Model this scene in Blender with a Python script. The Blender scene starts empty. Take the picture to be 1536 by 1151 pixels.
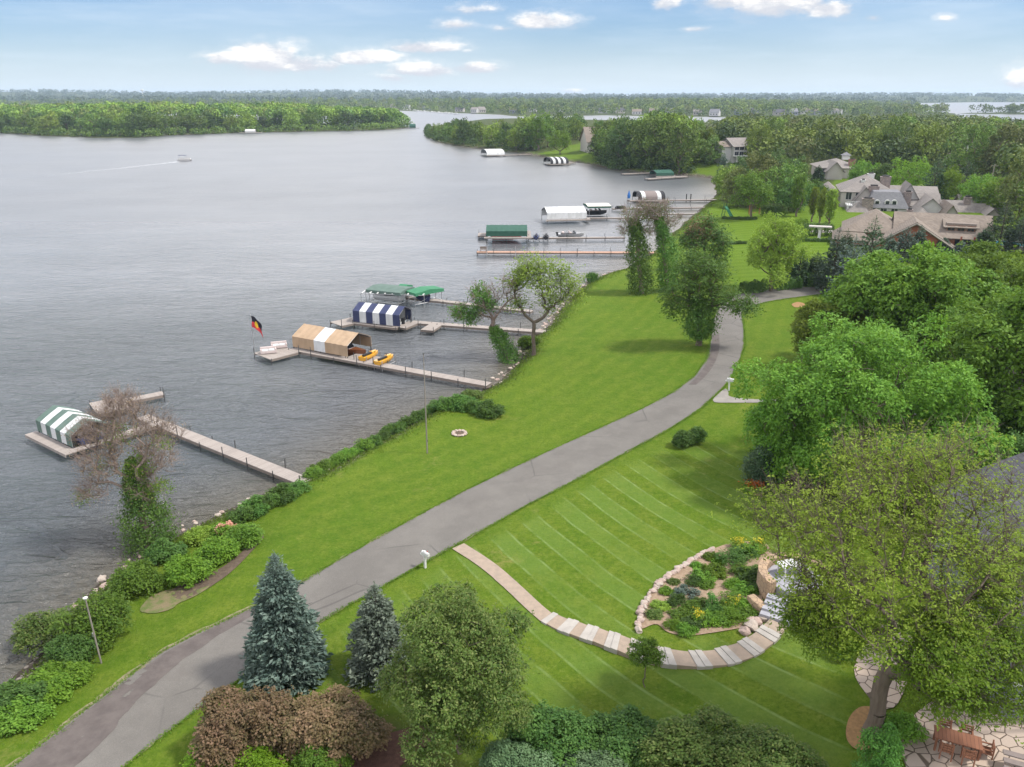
import bpy, bmesh, math, random
import numpy as np
from mathutils import Vector, Matrix

scene = bpy.context.scene
COL = scene.collection
# ------------------------------------------------------------------ camera
PW, PH, FPX = 1536.0, 1151.0, 1195.0
HOR = 142.0
PITCH = math.atan((PH / 2 - HOR) / FPX)
CAMH = 32.0
cam_d = bpy.data.cameras.new("camera")
cam = bpy.data.objects.new("camera", cam_d)
COL.objects.link(cam)
cam_d.sensor_width = 36.0
cam_d.lens = FPX / PW * 36.0
cam_d.clip_start = 0.5
cam_d.clip_end = 40000
cam.location = (0, 0, CAMH)
cam.rotation_euler = (math.pi / 2 - PITCH, 0, 0)
scene.camera = cam
scene.view_settings.view_transform = 'Standard'
scene.view_settings.look = 'None'
scene.view_settings.gamma = 1
scene.view_settings.use_curve_mapping = False
scene.view_settings.exposure = 0.55
cy = scene.cycles
cy.max_bounces = 6
cy.transparent_max_bounces = 8
cy.volume_bounces = 0
cy.use_denoising = True
cy.sample_clamp_indirect = 8
CP, SP = math.cos(PITCH), math.sin(PITCH)


def ray(px, py):
    """direction of the view ray through a photograph pixel, world space"""
    a = (px - PW / 2) / FPX
    b = -(py - PH / 2) / FPX
    return Vector((a, CP + b * SP, -SP + b * CP))


# ------------------------------------------------------------------ node helpers
class NT:
    def __init__(s, tree):
        s.t = tree
        s.n = tree.nodes
        s.l = tree.links

    def node(s, typ, **kw):
        n = s.n.new(typ)
        for k, v in kw.items():
            setattr(n, k, v)
        return n

    def put(s, sock, v):
        if isinstance(v, bpy.types.NodeSocket):
            s.l.new(v, sock)
        elif v is not None:
            if sock.type == 'RGBA' and len(v) == 3:
                v = (*v, 1)
            sock.default_value = v

    def math(s, op, a, b=None, c=None, clamp=False):
        n = s.node('ShaderNodeMath', operation=op, use_clamp=clamp)
        s.put(n.inputs[0], a)
        s.put(n.inputs[1], b)
        s.put(n.inputs[2], c)
        return n.outputs[0]

    def mix(s, f, a, b, blend='MIX'):
        n = s.node('ShaderNodeMix', data_type='RGBA', blend_type=blend)
        s.put(n.inputs[0], f)
        s.put(n.inputs[6], a)
        s.put(n.inputs[7], b)
        return n.outputs[2]

    def noise(s, vec, scale, detail=3, rough=0.55, dist=0.0):
        n = s.node('ShaderNodeTexNoise')
        s.put(n.inputs['Vector'], vec)
        n.inputs['Scale'].default_value = scale
        n.inputs['Detail'].default_value = detail
        n.inputs['Roughness'].default_value = rough
        n.inputs['Distortion'].default_value = dist
        return n.outputs['Fac']

    def smooth(s, v, lo, hi, a=0.0, b=1.0):
        n = s.node('ShaderNodeMapRange', interpolation_type='SMOOTHSTEP')
        s.put(n.inputs[0], v)
        n.inputs[1].default_value = lo
        n.inputs[2].default_value = hi
        n.inputs[3].default_value = a
        n.inputs[4].default_value = b
        return n.outputs[0]

    def mapping(s, vec, scale=(1, 1, 1), rot=(0, 0, 0), loc=(0, 0, 0)):
        n = s.node('ShaderNodeMapping')
        s.put(n.inputs['Vector'], vec)
        n.inputs['Scale'].default_value = scale
        n.inputs['Rotation'].default_value = rot
        n.inputs['Location'].default_value = loc
        return n.outputs[0]

    def bump(s, h, strength, dist=1.0, normal=None):
        n = s.node('ShaderNodeBump')
        n.inputs['Strength'].default_value = strength
        n.inputs['Distance'].default_value = dist
        s.put(n.inputs['Height'], h)
        if normal is not None:
            s.put(n.inputs['Normal'], normal)
        return n.outputs[0]


# ------------------------------------------------------------------ world: sky with fair-weather cumulus
SUN_EL, SUN_AZ = math.radians(56), math.radians(100)
world = bpy.data.worlds.new("World")
scene.world = world
world.use_nodes = True
w = NT(world.node_tree)
w.n.clear()
sky = w.node('ShaderNodeTexSky', sky_type='NISHITA')
sky.sun_disc = False
sky.sun_elevation = SUN_EL
sky.sun_rotation = SUN_AZ
sky.altitude = 280
sky.air_density = 1.0
sky.dust_density = 1.3
sky.ozone_density = 1.6
geo = w.node('ShaderNodeTexCoord')
sep = w.node('ShaderNodeSeparateXYZ')
w.l.new(geo.outputs['Generated'], sep.inputs[0])
X, Y, Z = sep.outputs
ysafe = w.math('MAXIMUM', Y, 0.05)
U = w.math('DIVIDE', X, ysafe)
V = w.math('DIVIDE', Z, ysafe)
comb = w.node('ShaderNodeCombineXYZ')
w.put(comb.inputs[0], U)
w.put(comb.inputs[1], w.math('MULTIPLY', V, 2.2))
uv = comb.outputs[0]
n_big = w.noise(uv, 17, 7, 0.62)
n_fine = w.noise(uv, 60, 5, 0.65)
n_off = w.noise(w.mapping(uv, loc=(-0.006, -0.016, 0)), 17, 7, 0.62)
relief = w.math('MULTIPLY', w.math('SUBTRACT', n_big, n_off), 5.0)
edge = w.math('ADD', w.math('MULTIPLY', w.math('SUBTRACT', n_big, 0.5), 2.7),
              w.math('MULTIPLY', w.math('SUBTRACT', n_fine, 0.5), 1.1))


def uvpix(px, py):
    d = ray(px, py)
    return d.x / d.y, d.z / d.y


# centre pixel, half width, half height up, half height down (photograph pixels), weight
CLOUDS = [
    (398, 92, 72, 34, 17, 1.15), (455, 98, 62, 22, 10, 1.0), (340, 88, 40, 14, 12, 0.95),
    (545, 88, 62, 15, 10, 1.05), (648, 72, 60, 13, 8, 1.05), (700, 76, 8, 4, 4, .5),
    (625, 106, 58, 17, 10, 1.05), (718, 102, 42, 12, 9, 1.0), (585, 116, 34, 8, 7, .7),
    (814, 34, 52, 19, 11, 1.1), (712, 14, 34, 9, 7, .72), (684, 37, 28, 9, 7, .7), (750, 42, 15, 5, 5, .6),
    (1000, 4, 26, 14, 13, 1.0), (1170, 4, 100, 22, 24, 1.25), (1245, 14, 45, 17, 14, 1.1),
    (1100, 2, 50, 20, 14, 1.1), (1048, 44, 22, 5, 5, .7), (1312, 26, 13, 6, 5, .62),
    (858, 137, 18, 5, 6, .9), (1528, 122, 34, 24, 14, 1.0), (1418, 28, 12, 5, 4, .5),
]
dens = None
shade = None
for (px, py, a, up, dn, wt) in CLOUDS:
    u0, v0 = uvpix(px, py)
    au = abs(uvpix(px + a, py)[0] - u0)
    vu = abs(uvpix(px, py - up)[1] - v0)
    vd = abs(uvpix(px, py + dn)[1] - v0)
    du = w.math('DIVIDE', w.math('SUBTRACT', U, u0), au)
    dv = w.math('SUBTRACT', V, v0)
    tv = w.math('ADD', w.math('DIVIDE', w.math('MAXIMUM', dv, 0.0), vu), w.math('DIVIDE', w.math('MINIMUM', dv, 0.0), vd))
    d2 = w.math('ADD', w.math('MULTIPLY', du, du), w.math('MULTIPLY', tv, tv))
    f = w.math('MULTIPLY', w.math('SUBTRACT', 1.15, d2), wt)
    sh = w.math('ADD', tv, w.math('MULTIPLY', w.math('SUBTRACT', 1.0, d2), 0.0))
    if dens is None:
        dens, shade = f, tv
    else:
        bigger = w.math('GREATER_THAN', f, dens)
        dens = w.math('MAXIMUM', dens, f)
        m = w.node('ShaderNodeMix', data_type='FLOAT')
        w.put(m.inputs[0], bigger)
        w.put(m.inputs[2], shade)
        w.put(m.inputs[3], tv)
        shade = m.outputs[0]
cov = w.smooth(w.math('ADD', dens, w.math('MULTIPLY', edge, 1.05)), 0.0, 1.05)
wisp = w.smooth(w.math('ADD', w.math('MULTIPLY', dens, 0.55), w.math('MULTIPLY', edge, 1.3)), -0.55, 1.3, 0.0, 0.55)
cov = w.math('MAXIMUM', cov, wisp)
front = w.math('GREATER_THAN', Y, 0.06)
cov = w.math('MULTIPLY', cov, front)
lit = w.smooth(w.math('ADD', w.math('MULTIPLY', shade, 0.95), relief), -0.75, 0.85)
cloud_col = w.mix(lit, (6.6, 6.9, 7.6), (10.4, 10.2, 10.0))
# thin high cloud veil everywhere (brightens and whitens the blue)
n_veil = w.noise(w.mapping(geo.outputs['Generated'], (1.2, 1.2, 5)), 1.6, 4, 0.55)
veil = w.smooth(n_veil, 0.36, 0.72, 0.12, 0.42)
veil2 = w.noise(w.mapping(geo.outputs['Generated'], (3, 3, 22), (0, 0.12, 0)), 2.4, 5, 0.6)
veil = w.math('ADD', veil, w.smooth(veil2, 0.42, 0.76, 0, 0.20), clamp=True)
skyc = w.mix(1.0, sky.outputs[0], (0.60, 0.90, 1.30), 'MULTIPLY')
base = w.mix(veil, skyc, (7.0, 8.2, 9.4))
low = w.smooth(Z, -0.01, 0.095, 0.80, 0.0)
base = w.mix(low, base, (8.1, 9.2, 10.0))
# broken cloud deck added above the frame, unseen: brightens lake reflections, softens the light
n_fill_deck = w.noise(w.mapping(geo.outputs['Generated'], (1.0, 1.0, 1.6)), 2.6, 6, 0.6)
deck = w.math('MULTIPLY', w.smooth(Z, 0.115, 0.22), w.math('MULTIPLY', w.smooth(n_fill_deck, 0.30, 0.56, 0.35, 1.0), w.smooth(Z, 0.32, 0.75, 1.0, 0.30)))
fill_deck_col = w.mix(w.smooth(n_fill_deck, 0.5, 0.75), (26.5, 25.4, 25.2), (19.0, 18.8, 19.6))
base = w.mix(deck, base, fill_deck_col)
final = w.mix(cov, base, cloud_col)
bg = w.node('ShaderNodeBackground')
bg.inputs[1].default_value = 0.075
w.put(bg.inputs[0], final)
wo = w.node('ShaderNodeOutputWorld')
w.l.new(bg.outputs[0], wo.inputs[0])
world.cycles.sampling_method = 'MANUAL'
world.cycles.sample_map_resolution = 512

# ------------------------------------------------------------------ sun behind thin cloud
sd_ = bpy.data.lights.new("sun", 'SUN')
sd_.energy = 3.3
sd_.angle = math.radians(6)
sd_.color = (1.0, 0.955, 0.88)
sun = bpy.data.objects.new("sun", sd_)
COL.objects.link(sun)
sdir = Vector((math.sin(SUN_AZ) * math.cos(SUN_EL), math.cos(SUN_AZ) * math.cos(SUN_EL), math.sin(SUN_EL)))
sun.rotation_euler = sdir.to_track_quat('Z', 'Y').to_euler()
sun.location = (60, -20, 120)
# ------------------------------------------------------------------ materials
def mat(name, col, rough=0.7, metal=0.0, spec=0.4, noise=None, bump=None, col2=None, nscale=4.0, coord='Object', stretch=(1, 1, 1), alpha=None):
    """plain surface with a little noise-driven colour and relief"""
    m = bpy.data.materials.new(name)
    m.use_nodes = True
    t = NT(m.node_tree)
    p = t.n['Principled BSDF']
    p.inputs['Roughness'].default_value = rough
    p.inputs['Metallic'].default_value = metal
    p.inputs['Specular IOR Level'].default_value = spec
    tc = t.node('ShaderNodeTexCoord')
    v = t.mapping(tc.outputs[coord], stretch)
    if col2 is None:
        col2 = tuple(c * 0.8 for c in col)
    f = t.smooth(t.noise(v, nscale, 5, 0.6), 0.3, 0.7)
    c = t.mix(f, col, col2)
    f2 = t.noise(v, nscale * 7, 3, 0.6)
    c = t.mix(t.math('MULTIPLY', f2, 0.25), c, tuple(x * 0.55 for x in col))
    t.put(p.inputs['Base Color'], c)
    if bump:
        t.put(p.inputs['Normal'], t.bump(t.noise(v, nscale * 5, 4, 0.6), bump, 0.05))
    return m


def zone_pt(px, py, z=0.0):
    d = ray(px, py)
    t = (z - CAMH) / d.z
    return (d.x * t, d.y * t)


# ------------------------------------------------------------------ land outline (lake level z = 0)
SHORE = [(-140, 1165), (-60, 1095), (0, 1042), (40, 1004), (75, 963), (112, 915), (150, 878), (200, 838), (262, 800), (330, 772), (395, 746),
         (450, 724), (480, 708), (530, 682), (590, 648), (640, 622), (690, 602), (722, 588), (748, 568), (768, 548), (783, 528), (797, 508), (815, 494),
         (838, 464), (868, 434), (890, 419), (935, 404), (975, 382), (1008, 350), (1035, 328), (1062, 305), (1075, 292),
         (1072, 280), (1068, 268), (1040, 264), (1000, 262), (950, 258), (905, 251), (880, 246), (850, 242), (815, 236), (785, 230),
         (745, 226), (700, 221), (660, 214), (642, 206), (636, 198), (645, 191), (672, 187)]
mainland = [zone_pt(*p) for p in SHORE]
# behind the wooded point the shore runs back to the right, then along the far channel
mainland += [(-20, 1010), (60, 1000), (120, 935), (205, 850), (262, 760), (330, 742), (420, 790), (560, 800), (760, 790), (1200, 700),
             (2200, 600), (2200, -400), (-200, -400), (-70, -60)]
island = [zone_pt(*p) for p in [(-420, 198), (-120, 196), (0, 200), (60, 204), (140, 207), (205, 207), (250, 204), (350, 200), (450, 198), (560, 196), (600, 194), (616, 191)]]
island += [(-200, 950), (-300, 1060), (-520, 1130), (-900, 1150), (-1500, 1000)]
farshore = [(-9000, 2300), (-2500, 2400), (-900, 2050), (-420, 1830), (-250, 1800), (-110, 1560), (-20, 1420), (0, 1330), (60, 1330), (110, 1350), (150, 1380),
            (260, 1300), (380, 1250), (440, 1260), (560, 1290), (700, 1330), (790, 1500), (840, 1800),
            (900, 2050), (1250, 2500), (1500, 3200), (2000, 3700), (9000, 4200), (9000, 9500), (-9000, 9500)]
spit = [(790, 1500), (880, 1420), (1000, 1390), (1130, 1420), (1350, 1400), (1800, 1500), (1700, 1600), (1250, 1560), (1050, 1530), (900, 1560)]
LANDS = [mainland, island, farshore, spit]


def sdf_poly(P, x, y):
    x = np.asarray(x, float)
    y = np.asarray(y, float)
    d = np.full(x.shape, 1e18)
    ins = np.zeros(x.shape, bool)
    n = len(P)
    for i in range(n):
        x0, y0 = P[i]
        x1, y1 = P[(i + 1) % n]
        ex, ey = x1 - x0, y1 - y0
        wx, wy = x - x0, y - y0
        t = np.clip((wx * ex + wy * ey) / (ex * ex + ey * ey + 1e-12), 0, 1)
        d = np.minimum(d, (wx - ex * t) ** 2 + (wy - ey * t) ** 2)
        c = ((y0 <= y) & (y1 > y)) | ((y1 <= y) & (y0 > y))
        xi = x0 + (y - y0) / (ey if abs(ey) > 1e-9 else 1e-9) * ex
        ins ^= c & (x < xi)
    return np.where(ins, np.sqrt(d), -np.sqrt(d))


def sst(v, a, b):
    t = np.clip((v - a) / (b - a), 0, 1)
    return t * t * (3 - 2 * t)


def wob(x, y, s):
    return (np.sin(x / s + 1.3 * np.sin(y / s * 0.8 + 1)) * np.cos(y / s * 1.1 + 0.6 * np.sin(x / s * 0.7)))


def height(x, y):
    x = np.asarray(x, float)
    y = np.asarray(y, float)
    s0 = sdf_poly(mainland, x, y)
    s0w = s0 + 0.5 * wob(x, y, 3.1) * (s0 > -6)
    z = np.where(s0w > 0, 0.95 * sst(s0w, 0, 2.6) + 1.35 * sst(s0, 2, 30) + 5.0 * sst(s0, 29, 78) * (1 - 0.85 * sst(y, 92, 135)),
                 np.maximum(s0w * 0.16, -5.0))
    z = z + np.where(s0 > 8, 0.12 * wob(x, y, 14.0), 0)
    # the wooded point is a low ridge
    z = z + np.where((s0 > 0) & (y > 330), 4.0 * sst(s0, 6, 50), 0)
    s1 = sdf_poly(island, x, y)
    z = np.where(s1 > -30, np.maximum(z, np.where(s1 > 0, 0.9 * sst(s1, 0, 8) + 9.0 * sst(s1, 20, 150), s1 * 0.12)), z)
    s2 = np.maximum(sdf_poly(farshore, x, y), sdf_poly(spit, x, y))
    far = np.where(s2 > 0, 1.4 * sst(s2, 0, 10) + 7.5 * sst(s2, 20, 500), s2 * 0.1)
    ridge = 20 * sst(y, 3000, 5200) * (0.72 + 0.28 * wob(x, y * 0.2, 700)) + 30 * sst(-x, -300, 900) * sst(y, 3600, 5200) * (0.6 + 0.4 * wob(x, y * .3, 330))
    far = far + np.where(s2 > 200, ridge, 0)
    z = np.where(s2 > -60, np.maximum(z, far), z)
    return z


def at(px, py, z=None):
    """the point of the ground seen at a photograph pixel"""
    d = ray(px, py)
    if z is not None:
        t = (z - CAMH) / d.z
        return Vector((d.x * t, d.y * t, z))
    zz = 2.0
    for _ in range(14):
        t = (zz - CAMH) / d.z
        zn = float(height(d.x * t, d.y * t))
        zz = 0.5 * zz + 0.5 * max(zn, -0.2)
    t = (zz - CAMH) / d.z
    return Vector((d.x * t, d.y * t, zz))


# ------------------------------------------------------------------ ground grid
def axis(a, b, step, grow, lo, hi):
    mid = list(np.arange(a, b + 1e-6, step))
    up, s = [mid[-1]], step
    while up[-1] < hi:
        s *= grow
        up.append(up[-1] + s)
    dn, s = [mid[0]], step
    while dn[-1] > lo:
        s *= grow
        dn.append(dn[-1] - s)
    return np.array(dn[:0:-1] + mid + up[1:])


GX = axis(-78, 100, 0.8, 1.035, -9000, 9000)
GY = axis(12, 175, 0.8, 1.018, -60, 9300)
gxx, gyy = np.meshgrid(GX, GY)
GZ = height(gxx, gyy)
NXG, NYG = len(GX), len(GY)


def hb(x, y):
    """height of the ground mesh (bilinear)"""
    x = np.atleast_1d(np.asarray(x, float))
    y = np.atleast_1d(np.asarray(y, float))
    i = np.clip(np.searchsorted(GX, x) - 1, 0, NXG - 2)
    j = np.clip(np.searchsorted(GY, y) - 1, 0, NYG - 2)
    fx = (x - GX[i]) / (GX[i + 1] - GX[i])
    fy = (y - GY[j]) / (GY[j + 1] - GY[j])
    return (GZ[j, i] * (1 - fx) * (1 - fy) + GZ[j, i + 1] * fx * (1 - fy) + GZ[j + 1, i] * (1 - fx) * fy + GZ[j + 1, i + 1] * fx * fy)


def H(x, y):
    return float(hb(x, y)[0])


def mesh_np(name, verts, faces, mats=None, smooth=False, parent=None, attr=None, link=True, matidx=None):
    """fast mesh from numpy; faces (n,3) or (n,4)"""
    me = bpy.data.meshes.new(name)
    verts = np.asarray(verts, np.float32)
    faces = np.asarray(faces, np.int32)
    k = faces.shape[1]
    me.vertices.add(len(verts))
    me.vertices.foreach_set('co', verts.ravel())
    me.loops.add(faces.size)
    me.loops.foreach_set('vertex_index', faces.ravel())
    me.polygons.add(len(faces))
    me.polygons.foreach_set('loop_start', np.arange(0, faces.size, k, dtype=np.int32))
    if matidx is not None:
        me.polygons.foreach_set('material_index', np.asarray(matidx, np.int32))
    me.polygons.foreach_set('use_smooth', np.full(len(faces), smooth))
    if attr:
        for an, (dom, data) in attr.items():
            a = me.attributes.new(an, 'FLOAT_COLOR', dom)
            a.data.foreach_set('color', np.asarray(data, np.float32).ravel())
    me.update()
    me.validate()
    for m in (mats if isinstance(mats, (list, tuple)) else [mats] if mats else []):
        me.materials.append(m)
    o = bpy.data.objects.new(name, me)
    if link:
        COL.objects.link(o)
    if parent:
        o.parent = parent
    return o


def tag(o, label=None, cat=None, group=None, kind=None):
    if label:
        o['label'] = label
    if cat:
        o['category'] = cat
    if group:
        o['group'] = group
    if kind:
        o['kind'] = kind
    return o


# masks painted per vertex: R mowing stripes, G bare earth / litter under trees, B stony bank, A other estate's lawn
s_main = sdf_poly(mainland, gxx, gyy)
s_isl = sdf_poly(island, gxx, gyy)
front = [at(*p)[:2] for p in [(470, 965), (560, 905), (700, 822), (900, 715), (1010, 655), (1100, 672), (1230, 690), (1260, 960), (1290, 1160), (800, 1250), (470, 1250)]]
mR = sst(sdf_poly(front, gxx, gyy), -0.2, 1.2)
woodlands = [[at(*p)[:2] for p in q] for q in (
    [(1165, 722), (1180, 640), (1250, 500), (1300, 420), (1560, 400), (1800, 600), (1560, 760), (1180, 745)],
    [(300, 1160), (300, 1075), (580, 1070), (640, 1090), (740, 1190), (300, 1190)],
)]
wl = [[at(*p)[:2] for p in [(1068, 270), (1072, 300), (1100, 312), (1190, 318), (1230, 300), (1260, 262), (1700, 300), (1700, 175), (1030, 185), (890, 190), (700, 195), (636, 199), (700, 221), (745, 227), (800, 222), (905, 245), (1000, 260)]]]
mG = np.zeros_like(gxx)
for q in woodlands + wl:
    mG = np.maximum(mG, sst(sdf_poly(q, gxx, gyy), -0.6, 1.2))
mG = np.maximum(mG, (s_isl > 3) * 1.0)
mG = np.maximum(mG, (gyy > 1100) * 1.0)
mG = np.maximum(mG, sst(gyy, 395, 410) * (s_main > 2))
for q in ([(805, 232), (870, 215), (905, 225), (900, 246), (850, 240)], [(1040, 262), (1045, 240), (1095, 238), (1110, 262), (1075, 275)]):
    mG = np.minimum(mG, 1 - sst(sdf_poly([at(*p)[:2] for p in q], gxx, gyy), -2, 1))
mB = 1 - sst(s_main + 0.6 * wob(gxx, gyy, 2.3), 1.0, 2.4)
mB = np.where(s_isl > -20, 1 - sst(s_isl, 2, 6), mB)
mB = np.where((gyy > 1100) & (s_main < -5) & (s_isl < -5), 0, mB)
mA = sst(sdf_poly([at(*p)[:2] for p in [(1095, 440), (1120, 432), (1240, 428), (1330, 420), (1330, 300), (1080, 300), (1030, 330), (1060, 360), (1080, 400)]], gxx, gyy), 0, 2)
gm = bpy.data.materials.new("ground")
gm.use_nodes = True
t = NT(gm.node_tree)
P = t.n['Principled BSDF']
P.inputs['Roughness'].default_value = 0.85
P.inputs['Specular IOR Level'].default_value = 0.04
tc = t.node('ShaderNodeTexCoord')
ob = tc.outputs['Object']
at_n = t.node('ShaderNodeAttribute', attribute_name='mask')
sepc = t.node('ShaderNodeSeparateColor')
t.l.new(at_n.outputs['Color'], sepc.inputs[0])
MR, MG, MB = sepc.outputs
MA = at_n.outputs['Alpha']
big = t.noise(ob, 0.09, 4, 0.6)
midn = t.noise(ob, 0.55, 5, 0.65)
fine = t.noise(ob, 5.0, 4, 0.7)
blade = t.noise(ob, 22.0, 3, 0.7)
c = t.mix(t.smooth(big, 0.32, 0.68), (0.075, 0.142, 0.011), (0.110, 0.165, 0.016))
c = t.mix(t.math('MULTIPLY', t.smooth(midn, 0.40, 0.66), 0.60), c, (0.143, 0.178, 0.025))
c = t.mix(t.math('MULTIPLY', t.smooth(t.noise(ob, 1.3, 5, 0.75), 0.44, 0.64), 0.60), c, (0.053, 0.108, 0.008))
c = t.mix(t.math('MULTIPLY', t.smooth(t.noise(ob, 2.9, 4, 0.75), 0.50, 0.68), 0.60), c, (0.165, 0.205, 0.038))
c = t.mix(t.math('MULTIPLY', t.smooth(fine, 0.46, 0.64), 0.60), c, (0.050, 0.100, 0.007))
c = t.mix(t.math('MULTIPLY', t.smooth(blade, 0.48, 0.70), 0.60), c, (0.154, 0.205, 0.030))
# worn straw-coloured spots
spots = t.smooth(t.noise(ob, 0.21, 5, 0.75), 0.60, 0.74)
c = t.mix(t.math('MULTIPLY', spots, 0.55), c, (0.25, 0.22, 0.075))
# mower passes: faint broad bands everywhere, crisp lines on the striped lawn
sp = t.node('ShaderNodeSeparateXYZ')
t.l.new(ob, sp.inputs[0])


def stripes(ang, curve, cx, cy, period, warp):
    """signed coordinate across a family of gently curved passes"""
    ca, sa = math.cos(ang), math.sin(ang)
    x = t.math('SUBTRACT', sp.outputs[0], cx)
    y = t.math('SUBTRACT', sp.outputs[1], cy)
    a = t.math('ADD', t.math('MULTIPLY', x, ca), t.math('MULTIPLY', y, sa))
    b = t.math('SUBTRACT', t.math('MULTIPLY', y, ca), t.math('MULTIPLY', x, sa))
    b = t.math('ADD', b, t.math('MULTIPLY', t.math('MULTIPLY', a, a), curve))
    b = t.math('ADD', b, t.math('MULTIPLY', t.noise(ob, 0.16, 2), warp))
    return t.math('FRACT', t.math('DIVIDE', b, period)), b


STRIPE_ANG, STRIPE_CURVE, STRIPE_C = math.radians(-57), -0.006, (9.0, 46.0)
fr, bb = stripes(STRIPE_ANG, STRIPE_CURVE, STRIPE_C[0], STRIPE_C[1], 1.55, 0.5)
band = t.smooth(t.math('ABSOLUTE', t.math('SUBTRACT', t.math('FRACT', t.math('DIVIDE', bb, 3.1)), 0.5)), 0.20, 0.30)
band = t.math('MULTIPLY', band, t.smooth(t.noise(ob, 0.9, 4, 0.7), 0.25, 0.55, 0.45, 1.0))
line = t.math('SUBTRACT', 1.0, t.smooth(t.math('ABSOLUTE', t.math('SUBTRACT', fr, 0.5)), 0.02, 0.085))
breakup = t.smooth(t.noise(ob, 0.8, 4, 0.7), 0.30, 0.62)
lane = t.smooth(t.noise(t.mapping(ob, (1, 1, 1)), 0.10, 3), 0.34, 0.56, 0.35, 1.0)
line = t.math('MULTIPLY', t.math('MULTIPLY', line, breakup), t.math('MULTIPLY', MR, lane))
c = t.mix(t.math('MULTIPLY', t.math('MULTIPLY', band, t.math('MULTIPLY', MR, lane)), 0.50), c, (0.125, 0.200, 0.040))
c = t.mix(t.math('MULTIPLY', line, 0.52), c, (0.215, 0.295, 0.11))
fr2, bb2 = stripes(math.radians(38), -0.004, -20, 60, 2.6, 1.6)
soft = t.math('MULTIPLY', t.smooth(t.math('ABSOLUTE', t.math('SUBTRACT', fr2, 0.5)), 0.05, 0.4), t.math('SUBTRACT', 1.0, MR))
c = t.mix(t.math('MULTIPLY', soft, 0.22), c, (0.050, 0.112, 0.008))
# neighbour's lawn: yellower, finely banded
fr3, bb3 = stripes(math.radians(4), 0.0, 30, 100, 3.2, 0.4)
nb = t.mix(t.smooth(fr3, 0.4, 0.6), (0.085, 0.148, 0.010), (0.105, 0.172, 0.016))
c = t.mix(t.math('MULTIPLY', MA, 0.75), c, nb)
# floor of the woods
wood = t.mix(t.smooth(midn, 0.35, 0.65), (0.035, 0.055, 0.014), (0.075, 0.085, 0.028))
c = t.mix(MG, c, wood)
# stony bank
vor = t.node('ShaderNodeTexVoronoi')
vor.inputs['Scale'].default_value = 2.6
t.l.new(ob, vor.inputs['Vector'])
stone = t.mix(t.smooth(vor.outputs['Color'], 0.2, 0.8), (0.10, 0.085, 0.07), (0.34, 0.30, 0.26))
stone = t.mix(t.smooth(vor.outputs['Distance'], 0.25, 0.55), stone, (0.06, 0.05, 0.04))
c = t.mix(MB, c, stone)
t.put(P.inputs['Base Color'], c)
hgt = t.math('ADD', t.math('MULTIPLY', blade, 0.5), t.math('MULTIPLY', fine, 1.0))
t.put(P.inputs['Normal'], t.bump(hgt, 0.8, 0.16))
idx = np.arange(NXG * NYG).reshape(NYG, NXG)
q = np.stack([idx[:-1, :-1], idx[:-1, 1:], idx[1:, 1:], idx[1:, :-1]], -1).reshape(-1, 4)
zq = GZ.ravel()[q].max(1)
q = q[zq > -1.6]
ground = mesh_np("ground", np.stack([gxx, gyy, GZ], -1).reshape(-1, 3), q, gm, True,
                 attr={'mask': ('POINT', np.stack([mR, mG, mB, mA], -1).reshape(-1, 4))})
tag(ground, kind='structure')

# ------------------------------------------------------------------ lake
wm = bpy.data.materials.new("lake_water")
wm.use_nodes = True
t = NT(wm.node_tree)
P = t.n['Principled BSDF']
P.inputs['IOR'].default_value = 1.333
P.inputs['Roughness'].default_value = 0.1
P.inputs['Specular IOR Level'].default_value = 0.5
tc = t.node('ShaderNodeTexCoord')
ob = tc.outputs['Object']
am = t.node('ShaderNodeAttribute', attribute_name='depth')
ROT = math.radians(12)
w1 = t.noise(t.mapping(ob, (0.42, 1.0, 1), (0, 0, ROT)), 0.52, 3, 0.5, 0.6)
w2 = t.noise(t.mapping(ob, (0.5, 1.0, 1), (0, 0, ROT - 0.25)), 1.9, 4, 0.6, 0.4)
w1 = t.math('SUBTRACT', 1.0, t.math('ABSOLUTE', t.math('MULTIPLY', t.math('SUBTRACT', w1, 0.5), 2.6)))
w2 = t.math('SUBTRACT', 1.0, t.math('ABSOLUTE', t.math('MULTIPLY', t.math('SUBTRACT', w2, 0.5), 2.2)))
w3 = t.noise(t.mapping(ob, (0.12, 0.30, 1), (0, 0, ROT + 0.3)), 0.5, 3, 0.5)
gust = t.smooth(t.noise(t.mapping(ob, (0.5, 1.2, 1), (0, 0, 0.2)), 0.02, 4, 0.6), 0.3, 0.7, 0.45, 1.5)
hh = t.math('ADD', t.math('MULTIPLY', w1, 0.40), t.math('ADD', t.math('MULTIPLY', w2, 0.17), t.math('MULTIPLY', w3, 0.5)))
spw = t.node('ShaderNodeSeparateXYZ')
t.l.new(ob, spw.inputs[0])
calm = t.smooth(t.math('SUBTRACT', spw.outputs[1], t.math('MULTIPLY', spw.outputs[0], 0.25)), 40, 170, 2.3, 0.26)
hh = t.math('MULTIPLY', t.math('MULTIPLY', hh, gust), calm)
t.put(P.inputs['Roughness'], t.smooth(spw.outputs[1], 60, 260, 0.10, 0.30))
deep_sheen = t.mix(t.smooth(t.noise(ob, 0.03, 3), 0.3, 0.7), (0.095, 0.101, 0.108), (0.115, 0.120, 0.126))
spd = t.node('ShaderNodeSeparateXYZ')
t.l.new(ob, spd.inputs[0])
deep_sheen = t.mix(t.smooth(spd.outputs[1], 40, 120), (0.075, 0.084, 0.093), deep_sheen)  # paler with distance: sky sheen put into the base colour
shal = (0.105, 0.094, 0.074)
t.put(P.inputs['Base Color'], t.mix(am.outputs['Fac'], deep_sheen, shal))
t.put(P.inputs['Normal'], t.bump(hh, 1.0, 0.85))
WX = axis(-80, 60, 2.0, 1.06, -12000, 12000)
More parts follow.
